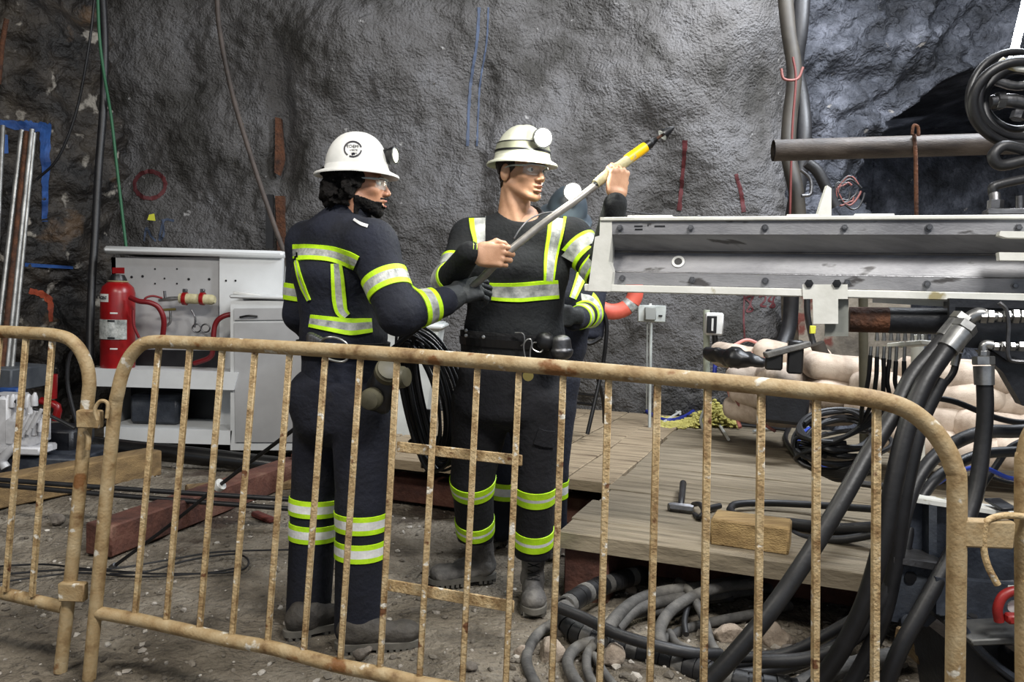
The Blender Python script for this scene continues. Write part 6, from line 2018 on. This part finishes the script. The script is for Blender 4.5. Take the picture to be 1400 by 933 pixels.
# yellow fluff: uncountable insulation crumbs
rs = np.random.RandomState(12)
mb = MB()
for k in range(1500):
    if rs.rand() < 0.38:
        x, y = 905 + 50 * rs.rand(), 545 + 20 * rs.rand()
    else:
        x = 950 + 60 * rs.rand()
        y = 540 + 42 * rs.rand()
    hgt = 0.16 * max(0, 1 - abs(x - 978) / 34) * rs.rand() + 0.01
    c = G(x, 574 + 14 * rs.rand(), DZ)
    vv, ff = rocklet(c + UP * hgt + np.array([0, 0.1 * rs.rand(), 0]), 0.016 + 0.012 * rs.rand(), k, 0.5)
    mb.add(vv, ff)
mb.build('insulation_fluff', M('yellow_fluff', [C(150, 142, 70), C(204, 196, 116)], 0.95, scale=20, bump=1), None, False, kind='stuff', label='pale yellow insulation crumbs heaped at the foot of the wall', cat='insulation')

# folding chair and the orange ring
chm = M('chair_black_steel', C(22, 22, 24), 0.4, 0.3)
cr = thing('folding_chair', G(800, 585, DZ), 'black folding chair standing on the left planks by the wall', 'chair')
Yc = 5.3
MB().tube([P(806, 410, Yc), P(820, 420, Yc), P(829, 440, Yc), P(828, 470, Yc), P(822, 510, Yc), P(803, 594, Yc - 0.1)], 0.014, 10, 5).build('leg', chm, cr)
MB().tube([P(770, 410, Yc + 0.3), P(776, 480, Yc + 0.3), P(781, 545, Yc + 0.3), P(776, 585, Yc + 0.2)], 0.014, 10, 4).build('leg', chm, cr)
MB().tube([P(812, 500, Yc - 0.05), P(824, 545, Yc + 0.1), P(826, 578, Yc + 0.2)], 0.012, 10, 3).build('leg', chm, cr)
MB().tube([P(779, 538, Yc + 0.1), P(818, 542, Yc)], 0.010, 8, 0).build('crossbar', chm, cr)
MB().tube([P(777, 550, Yc + 0.1), P(811, 554, Yc)], 0.010, 8, 0).build('crossbar', chm, cr)
MB().box(P(790, 505, Yc + 0.1), (0.30, 0.34, 0.03), None, 0.012).build('seat', chm, cr)
s = SDF(P(806, 435, Yc) - 0.25, P(806, 435, Yc) + 0.25, 0.009)
s.rbox(P(806, 438, Yc + 0.03), (0.10, 0.03, 0.13), r=0.03, k=0.02)
s.noise(0.01, 9, 4)
v, f = s.mesh()
mesh_obj('backrest', v, f, m_navy, cr, True, 180)
MB().tube([P(792, 462, Yc - 0.03), P(806, 470, Yc - 0.03), P(822, 462, Yc - 0.03)], 0.03, 10, 4, flat=0.5).build('strap', m_belt, cr)
m_orr = M('faded_orange_plastic', [C(196, 82, 66), C(224, 108, 88)], 0.55, scale=7, spots=[(C(200, 160, 150), 8, 0.66)])
lr = thing('life_ring', P(838, 440, Yc + 0.12), 'faded orange ring buoy with grey bands hung behind the chair', 'ring buoy')
cc, RR_ = P(838, 398, Yc + 0.12), 0.155
segs = [(0.0, 0.55, m_orr), (0.55, 0.85, m_silver), (0.85, 2.2, m_orr), (2.2, 3.4, m_silver), (3.4, 6.283, m_orr)]
for a0, a1, m_ in segs:
    pts = [cc + np.array([RR_ * math.cos(-t), 0, RR_ * 0.92 * math.sin(-t)]) for t in np.linspace(a0, a1, max(4, int((a1 - a0) * 8)))]
    MB().tube(pts, 0.055 if m_ is m_orr else 0.0555, 18, 0, hint=(0, 1, 0)).build('orange_section' if m_ is m_orr else 'grey_band', m_, lr)

# coil of black cable on its stand
co = thing('cable_coil', P(590, 605, 3.45), 'thick coil of thin black cable hanging between the two workers', 'cable coil')
for i in range(24):
    k = i / 23
    cx_, cy_ = 578 + 8 * math.sin(i * 1.3), 545 + 4 * math.cos(i * 2.1)
    rx, ry = 20 + 38 * k, 70 + 30 * k
    pts = []
    for t in np.linspace(0, 2 * math.pi, 19)[:-1]:
        x = cx_ + rx * math.cos(t) * (1 if math.cos(t) > 0 else 0.35) - 0.20 * ry * math.sin(t) * -1
        y = cy_ + ry * math.sin(t) + 3 * math.sin(2 * t + i)
        pts.append(P(x, y, 3.42 + 0.10 * math.sin(i * 2.7) - 0.02 * math.cos(t)))
    MB().tube(pts, 0.0068, 8, 3, closed=True).build('cable_turn', m_hose if i % 4 else m_hose_g, co)
MB().tube([P(584, 560, 3.6), P(581, 612, 3.6), P(580, 640, 3.6)], 0.016, 8, 0).build('stand_leg', m_dark, co)
MB().tube([P(560, 606, 3.55), P(572, 598, 3.55), P(600, 600, 3.55)], 0.012, 8, 3).build('stand_foot', m_dark, co)
# white tub behind
wp = M('translucent_white_plastic', [C(168, 172, 170), C(206, 210, 208)], 0.5, scale=3)
tub = thing('white_tub', P(520, 606, 5.4), 'tapered white plastic tub behind the coil of black cable', 'tub')
def PX(pp, Y0, Y1): return pp
q = [P(x, y, 5.4) for x, y in ((450, 444), (601, 442), (577, 606), (455, 612))]
MB().prism([(a[0], a[2]) for a in q], 0, 0.5, (0, 5.4, 0), (1, 0, 0), (0, 0, 1), (0, 1, 0)).build('tub_body', wp, tub, smooth=False)
MB().box((P(450, 446, 5.4) + P(601, 444, 5.4)) / 2 + np.array([0, 0.24, 0]), (0.80, 0.56, 0.03), None, 0.01).build('tub_rim', wp, tub)

# ------------------------------------------------------------------ white cabinets
mw1 = M('grey_shaded_enamel', [C(150, 150, 150), C(172, 172, 172)], 0.45, scale=2, detail=8, spots=[(C(120, 116, 108), 5, 0.7)])  # greyer copy of the white enamel, shade mixed into its colour
mw2 = M('white_enamel', [C(196, 198, 198), C(214, 216, 216)], 0.42, scale=2, detail=8, spots=[(C(160, 156, 146), 5, 0.7)])
cab = thing('equipment_cabinet', P(225, 612, 6.1), 'large white steel cabinet with open lower bays and a red tank on its shelf', 'cabinet')
Ya = 6.05
def fp(name, px, Y0, th, mat, parent): return plate(name, px, Y0, th, mat, parent)
fp('front_panel', [(152, 352), (300, 352), (300, 500), (156, 500)], Ya, 0.05, mw1, cab)  # shaded face of the cabinet, coloured greyer than the lit side panel
fp('side_panel', [(300, 350), (386, 350), (386, 600), (300, 602)], Ya - 0.03, 0.5, mw2, cab)
MB().box((P(150, 346, Ya) + P(388, 345, Ya)) / 2 + np.array([0, 0.22, 0.0]), (1.36, 0.60, 0.055), None, 0.02).build('lid', mw2, cab)
fp('back_panel', [(152, 352), (300, 352), (302, 604), (158, 604)], Ya + 0.4, 0.03, mw1, cab)
fp('side_wall', [(152, 352), (158, 352), (163, 604), (157, 604)], Ya, 0.42, mw1, cab)
MB().prism([(-0.50, 0), (0.52, 0), (0.55, 0.13), (-0.53, 0.13)], 0, 0.55, P(222, 531, 5.72), (1, 0, 0), (0, 0, 1), (0, 1, 0)).build('shelf_tray', mw2, cab, smooth=False)
MB().prism([(-0.44, 0), (0.49, 0), (0.50, 0.105), (-0.44, 0.105)], 0, 0.6, P(224, 606, 5.75), (1, 0, 0), (0, 0, 1), (0, 1, 0)).build('lower_tray', mw2, cab, smooth=False)
fp('dark_bay_sheet', [(158, 525), (300, 525), (300, 595), (160, 595)], Ya + 0.2, 0.02, m_dark, cab)  # black sheet put in for the darkness of the open bay
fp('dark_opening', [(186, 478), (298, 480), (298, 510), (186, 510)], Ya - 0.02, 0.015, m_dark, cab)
MB().box(P(218, 558, 6.0), (0.36, 0.2, 0.22), None, 0.02).build('battery_box', m_rigblue, cab)
for x, y, r_ in ((180, 379, 0.010), (195, 378, 0.010), (212, 368, 0.007), (242, 368, 0.007), (225, 381, 0.007), (212, 388, 0.007), (242, 388, 0.007), (258, 382, 0.010), (286, 382, 0.010), (309, 384, 0.008), (322, 384, 0.008)):
    MB().lathe(P(x, y, Ya - 0.001 if x < 300 else Ya - 0.031), [(r_, -0.002), (r_, 0.002), (0, 0.0021)], basis((0, -1, 0)), 12).build('hole', m_dark, cab)
m_fred = M('fire_red_paint', [C(112, 10, 12), C(146, 14, 18)], 0.32, scale=4)
fp('red_label', [(153.5, 366), (170, 366), (170, 374), (153.5, 374)], Ya - 0.004, 0.003, m_fred, cab)
# fire tank
tk = thing('fire_extinguisher_tank', P(162, 505, 5.85), 'large red fire extinguisher tank with steel bracket, on the cabinet shelf', 'fire extinguisher')
tc_ = P(161, 505, 5.85)
H_ = (505 - 384) / 1080 * 5.85
rt = 0.118
MB().lathe(tc_, [(0, 0), (rt * 0.95, 0), (rt, 0.02), (rt, H_ - 0.09), (rt * 0.9, H_ - 0.045), (rt * 0.62, H_ - 0.012), (rt * 0.4, H_), (0, H_)], None, 40).build('tank', m_fred, tk)
MB().lathe(tc_ + UP * H_, [(0.062, -0.01), (0.062, 0.010), (0.045, 0.045), (0.0, 0.05)], None, 20).build('cap', m_dark, tk)
MB().lathe(tc_ + UP * (H_ - 0.004), [(0.072, -0.004), (0.074, 0.004), (0.06, 0.006)], None, 24).build('cap_ring', M('pale_brass', C(190, 180, 140), 0.4, 0.5), tk)
def on_tank(a0, a1, z0, z1, mat, name, off=0.002):
    vs, fs = [], []
    n = 10
    for i in range(n + 1):
        t = a0 + (a1 - a0) * i / n
        d = np.array([math.sin(t), -math.cos(t), 0])
        for z, o in ((z0, 0), (z0, off), (z1, off), (z1, 0)):
            vs.append(tc_ + d * (rt + o) + UP * z)
    for i in range(n):
        for k in range(3):
            fs.append((i * 4 + k, (i + 1) * 4 + k, (i + 1) * 4 + k + 1, i * 4 + k + 1))
    return mesh_obj(name, np.array(vs), fs, mat, tk, True, 50)
zz = lambda y: (505 - y) / 1080 * 5.73
on_tank(-1.25, -0.08, zz(411), zz(400), m_hat, 'white_label')
on_tank(-0.85, 0.95, zz(462), zz(435), m_silver, 'steel_bracket', 0.008)
on_tank(-0.1, 0.3, zz(438), zz(435.5), m_dark, 'bracket_slot', 0.0095)
on_tank(-0.1, 0.3, zz(461.5), zz(459), m_dark, 'bracket_slot', 0.0095)
on_tank(0.02, 0.45, zz(427), zz(425), m_hat, 'clip')
on_tank(0.02, 0.45, zz(476), zz(474), m_hat, 'clip')
text_mesh('label_lettering', 'A. AGENT', 0.034, tc_ + np.array([math.sin(-0.62), -math.cos(-0.62), 0]) * (rt + 0.0045) + UP * zz(405.5), (math.cos(-0.62), math.sin(-0.62), 0), UP, m_ink, tk)
# red hoses and the small tan cylinder
m_rh = M('dark_red_hose', C(112, 18, 24), 0.45)
hose([(178, 407, 5.74), (190, 412, 5.72), (205, 414, 5.72), (217, 421, 5.74), (224, 438, 5.76), (222, 465, 5.8)], 0.019, m_rh, 'dark red hose arching right of the fire tank')
hose([(196, 416, 5.76), (199, 408, 5.76), (209, 405, 5.78), (222, 408, 5.8)], 0.008, m_rh, 'thin red hose above the arching one by the fire tank')
hose([(182, 424, 5.70), (183, 445, 5.70), (190, 462, 5.72)], 0.010, m_rh, 'thin pinkish red hose down the right side of the fire tank')
hose([(384, 434, 5.85), (350, 433, 5.85), (320, 430, 5.82), (303, 434, 5.8), (294, 445, 5.8), (291, 470, 5.8), (288, 488, 5.85), (266, 497, 5.9)], 0.019, m_rh, 'dark red hose arching across the cabinet towards the white locker')
cy = thing('tan_canister', P(270, 418, 5.95), 'small tan cylinder in two red clamps on the cabinet front', 'cylinder')
MB().tube([P(246, 408, 5.9), P(290, 410, 5.9), P(294, 410, 5.9)], [0.038, 0.038, 0.026], 20, 0).build('cylinder_body', m_putty, cy)
for x in (253, 277):
    MB().tube([P(x - 2.5, 408.5, 5.9), P(x + 2.5, 408.8, 5.9)], 0.049, 20, 0).build('red_clamp', m_fred, cy)
    MB().box(P(x, 398, 5.9), (0.03, 0.03, 0.03), None, 0.004).build('clamp_bolt', m_steel_d, cy)
vf = thing('valve_fittings', P(228, 412, 5.92), 'brass and steel valve fittings left of the tan cylinder', 'valve')
MB().tube([P(217, 411, 5.92), P(232, 409, 5.92), P(246, 408, 5.92)], [0.010, 0.018, 0.014], 12, 3).build('fitting', m_steel, vf)
MB().tube([P(225, 398, 5.92), P(226, 412, 5.92)], 0.010, 10, 0).build('stem', m_steel_d, vf)
MB().tube([P(222, 424, 5.92), P(240, 423, 5.92)], 0.010, 10, 0).build('brass_fitting', m_brass, vf)
MB().tube([P(233, 425, 5.92), P(233, 440, 5.92), P(227, 446, 5.92)], 0.010, 10, 3).build('steel_tube', m_steel, vf)
MB().tube([P(262, 424, 5.92), P(267, 435, 5.92), P(266, 448, 5.92)], 0.008, 8, 3).build('steel_tube', m_steel_d, vf)
for x in (269, 281):
    MB().tube([P(x + 6 * math.cos(t), 449 + 5.5 * math.sin(t), 5.93) for t in np.linspace(0, 6.28, 10)[:-1]], 0.006, 8, 3, closed=True).build('ring', m_steel_d, vf)
# white locker
lo_ = thing('white_locker', P(370, 612, 5.75), 'white enamel locker with a recessed door, right of the cabinet', 'locker')
Yl = 5.75
fp('locker_body', [(315, 412), (440, 410), (440, 616), (315, 616)], Yl, 0.5, mw2, lo_)
MB().box((P(318, 408, Yl) + P(440, 406, Yl)) / 2 + np.array([0, 0.24, 0]), (0.68, 0.54, 0.03), None, 0.01).build('locker_top', mw2, lo_)
fp('door', [(320, 442), (436, 441), (436, 605), (322, 605)], Yl - 0.016, 0.014, mw1, lo_)
fp('drawer_front', [(320, 422), (436, 421), (436, 437), (320, 438)], Yl - 0.016, 0.014, mw1, lo_)
MB().tube([P(328, 434, Yl - 0.03), P(340, 432, Yl - 0.04), P(352, 433, Yl - 0.03)], 0.008, 8, 3).build('handle', m_dark, lo_)
MB().box(P(345, 403, Yl + 0.1), (0.25, 0.2, 0.02), basis((0.1, 0, 1)), 0.004).build('folded_paper', m_hat, None, label='folded white papers lying on the white locker', cat='papers')

# ------------------------------------------------------------------ ground left
def gbeam(name, p0, p1, w_, h_, mat, lab, cat, z=0.0):
    p0, p1 = np.asarray(p0) * np.array([1, 1, 0]), np.asarray(p1) * np.array([1, 1, 0])
    d = nrm(p1 - p0)
    s_ = np.cross(d, UP)
    c = (p0 + p1) / 2 + UP * (z + h_ / 2)
    return MB().box(c, (np.linalg.norm(p1 - p0), w_, h_), np.array([d, s_, UP]).T * np.array([1, 1, 1]), 0.008).build(name, mat, None, label=lab, cat=cat)


gbeam('timber_beam', (-1.90, 3.62, 0), (-1.42, 5.25, 0), 0.15, 0.15, m_redbeam, 'red-brown beam lying on the dirt, end facing the barrier', 'beam')
gbeam('timber_beam', (-1.38, 5.15, 0), (-1.05, 5.7, 0), 0.16, 0.19, m_redbeam, 'short upright-sided red-brown beam behind the bearded worker\'s legs', 'beam')
gbeam('timber_beam', (-3.02, 4.15, 0), (-2.40, 5.3, 0), 0.16, 0.17, m_timber, 'tan timber beam lying at the left below the white manifold', 'beam')
gbeam('timber_plank', (-1.95, 4.75, 0), (-1.35, 5.1, 0), 0.2, 0.05, m_timber, 'tan board lying behind the red-brown beam', 'board')
MB().tube([P(60, 596, 5.45), P(120, 608, 5.45), P(250, 622, 5.45), P(406, 640, 5.45)], 0.062, 18, 2).build('drain_pipe', M('black_wet_pipe', [C(12, 12, 13), C(26, 25, 24)], 0.25, scale=4), None, label='black wet pipe lying under the white cabinets', cat='pipe')
for k, (a, b, lab) in enumerate((((-20, 655), (408, 684), 'upper of two thin dark rods lying level across the ground'), ((-20, 662), (408, 697), 'lower of two thin dark rods lying level across the ground'))):
    MB().tube([P(a[0], a[1], 4.1), P((a[0] + b[0]) / 2, (a[1] + b[1]) / 2 + 1, 4.1), P(b[0], b[1], 4.1)], 0.013, 10, 3).build('thin_rod', m_hose_g, None, label=lab, cat='rod')
def gcab(px, r, mat, lab, name='cable', cat='cable', z=0.012):
    return MB().tube([G(x, y, z + 0.01) for x, y in px], r, 8, 7).build(name, mat, None, label=lab, cat=cat)
gcab([(-20, 776), (60, 772), (140, 779), (230, 766), (300, 755), (400, 752)], 0.0045, m_hose, 'thin black cable snaking on the dirt, farthest of three')
gcab([(-20, 788), (80, 780), (150, 781), (220, 785), (320, 782), (340, 768), (320, 758), (260, 766), (200, 782), (150, 785)], 0.0045, m_hose, 'thin black cable doubling back on the dirt')
gcab([(-20, 800), (40, 791), (110, 784), (190, 789), (280, 784), (330, 776)], 0.004, m_hose, 'thin black cable on the dirt, nearest of three')
gcab([(120, 625), (118, 640), (128, 650), (150, 642)], 0.007, M('rust_red_cable', C(84, 40, 28), 0.6), 'short rust-red cable beside the tan timber')
hose([(112, 470, 5.0), (96, 485, 5.0), (92, 520, 5.0), (100, 560, 5.0), (112, 600, 5.0), (122, 618, 5.0)], 0.011, m_hose, 'thin black hose bowing behind the left barrier leg')
gbeam('red_debris', G(348, 706), G(372, 716), 0.05, 0.03, M('dark_red_rubble', [C(60, 24, 18), C(100, 44, 34)], 0.8), 'dark red scrap lying on the dirt by the bearded worker', 'scrap')

# left: manifold, rods
mf = thing('valve_manifold', P(30, 625, 5.0), 'white painted valve manifold with many stubs at the left edge', 'manifold')
m_wp = M('white_gloss_paint', [C(176, 176, 178), C(212, 212, 214)], 0.35, scale=8)
MB().box(P(8, 575, 5.0), (0.20, 0.25, 0.34), None, 0.02).build('block', m_wp, mf)
MB().box(P(38, 588, 4.98), (0.20, 0.22, 0.20), None, 0.03).build('block', m_wp, mf)
for k, (x, y) in enumerate(((10, 546), (17, 545), (27, 548), (38, 545), (47, 543), (42, 556), (30, 560), (52, 566), (20, 570), (34, 580), (46, 583), (56, 578))):
    MB().tube([P(x, y + 12, 4.9), P(x, y, 4.9), P(x + 1, y - 6, 4.9)], [0.022, 0.020, 0.008], 10, 0).build('valve_stub', m_wp, mf)
for k in range(6):
    x = 22 + 8 * (k % 3) + 6 * (k // 3)
    MB().tube([P(x, 600 - 3 * k, 4.85), P(x + 13, 575 - 3 * k, 4.85)], 0.012, 8, 0).build('lever', m_wp, mf)
MB().tube([P(8, 640, 4.85), P(3, 630, 4.85), P(12, 618, 4.85), P(22, 612, 4.85)], 0.028, 12, 4).build('elbow', m_wp, mf)
MB().box(P(30, 613, 4.95), (0.34, 0.2, 0.05), None, 0.01).build('base_flange', m_wp, mf)
pe = thing('pump_skid', P(70, 660, 5.1), 'dark slate pump skid under and right of the white manifold', 'machine')
MB().box(P(60, 632, 5.15), (0.72, 0.5, 0.16), None, 0.01).build('skid_box', m_rigblue, pe)
MB().box(P(85, 605, 5.3), (0.30, 0.3, 0.22), None, 0.02).build('pump_body', m_bpl, pe)
MB().box(P(12, 515, 5.5), (0.42, 0.3, 0.16), basis((0.05, 0, 1)), 0.01).build('grey_cover', M('slate_grey_cover', [C(58, 62, 68), C(84, 88, 92)], 0.6, scale=5), pe)
MB().box(P(16, 540, 5.3), (0.14, 0.1, 0.10), None, 0.01).build('blue_part', m_pblue, pe)
MB().tube([P(71, 512, 5.2), P(70, 545, 5.2)], 0.035, 14, 0).build('red_handle', m_fred, pe)
MB().tube([P(56, 548, 5.2), P(78, 556, 5.2), P(76, 575, 5.2)], 0.026, 12, 3).build('red_pipe', m_fred, pe)
MB().tube([P(-20, 538, 4.9), P(30, 552, 4.9), P(75, 572, 4.9), P(102, 586, 4.9)], 0.011, 10, 3).build('link_rod', m_hose_g, pe)
m_rod = M('galvanised_rod', [C(110, 110, 108), C(160, 160, 158)], 0.4, 0.6, scale=10)
for k, (a, b, r_, m_, lab) in enumerate((((4, 172), (-8, 420), 0.016, m_rod, 'leftmost galvanised rod leaning on the rock'), ((30, 178), (-4, 470), 0.017, m_rod, 'second galvanised rod from the left leaning on the rock'),
                                  ((37, 180), (6, 470), 0.018, m_copper, 'rusty brown rod leaning between the galvanised ones'), ((44, 177), (10, 500), 0.017, m_rod, 'third galvanised rod, just right of the rusty one'),
                                  ((47, 182), (16, 512), 0.014, m_rod, 'rightmost thin galvanised rod of the leaning bundle'))):
    MB().tube([P(a[0], a[1], 5.75), P(b[0], b[1], 5.45), P(b[0] - (a[0] - b[0]) * 0.3, b[1] + 90, 5.35)], r_, 12, 0).build('steel_rod', m_, None, label=lab, cat='rod')
MB().tube([P(9, 26, 5.9), P(3, 60, 5.9), P(-2, 115, 5.9)], 0.018, 10, 0).build('steel_rod', m_copper, None, label='short rusty rod on the rock in the top left corner', cat='rod')

# cables on the wall
hose([(139, -20, 6.3), (143, 60, 6.3), (141, 150, 6.3), (135, 230, 6.25), (130, 320, 6.2), (125, 400, 6.1), (123, 480, 6.0), (126, 560, 5.9)], 0.029, m_hose_g, 'thick dark cable hanging down the rock left of the cabinet', cat='cable', name='cable')
hose([(131, -20, 6.2), (122, 60, 6.25), (105, 150, 6.3), (80, 215, 6.3), (50, 246, 6.3)], 0.010, m_hose, 'thin black cable swinging from the top to the painted rock', cat='cable', name='cable')
m_grn = M('green_cord', C(40, 92, 62), 0.6)
hose([(133, -20, 6.15), (136, 50, 6.15), (142, 100, 6.2), (152, 160, 6.3), (160, 230, 6.3), (168, 300, 6.3), (173, 342, 6.3)], 0.011, m_grn, 'green cord hanging down the wall to the cabinet', cat='cord', name='cord')
hose([(296, -20, 6.3), (300, 40, 6.3), (318, 130, 6.3), (345, 220, 6.25), (372, 300, 6.2), (390, 350, 6.1), (402, 395, 6.0)], 0.019, M('brown_dusty_hose', [C(50, 44, 40), C(84, 74, 68)], 0.7, scale=5), 'brown dusty hose slanting down the wall behind the bearded worker')
for k, (px, m_, lab) in enumerate(((([(376, 160), (384, 162), (388, 218), (382, 240), (375, 236), (376, 200)]), m_copper, 'upper rusty bracket bolted to the wall'),
                                  (([(376, 268), (388, 268), (391, 345), (379, 345)]), m_copper, 'lower rusty bracket bolted to the wall'))):
    r_ = BV_back.ray_cast(Vector(CAM), Vector(ray(px[0][0], px[0][1])).normalized())
    Yw = (r_[0][1] if r_[0] else 6.8) - 0.06
    o = plate('wall_bracket', px, Yw, 0.05, m_, None)
    tag(o, lab, 'bracket')
plate('wall_socket', [(363, 266), (373, 266), (373, 340), (363, 340)], 6.7, 0.04, m_dark, None)
tag([o for o in bpy.data.objects if o.name.startswith('wall_socket')][-1], 'dark slot beside the lower rusty bracket', 'slot')
yt = P(207, 297, 6.72)
MB().prism([(-0.035, -0.025), (0.03, -0.03), (0.02, 0.03), (-0.02, 0.02)], 0, 0.01, yt, (1, 0, 0), (0, 0, 1), (0, 1, 0)).build('yellow_tag', m_pyel, None, smooth=False, label='small yellow tag stuck on the wall below the red ring', cat='tag')
hose([(846, 287, 6.4), (880, 292, 6.4), (920, 295, 6.4), (965, 296, 6.4)], 0.005, m_dark, 'thin dark wire stretched level in front of the wall above the beam', cat='wire', name='wire')
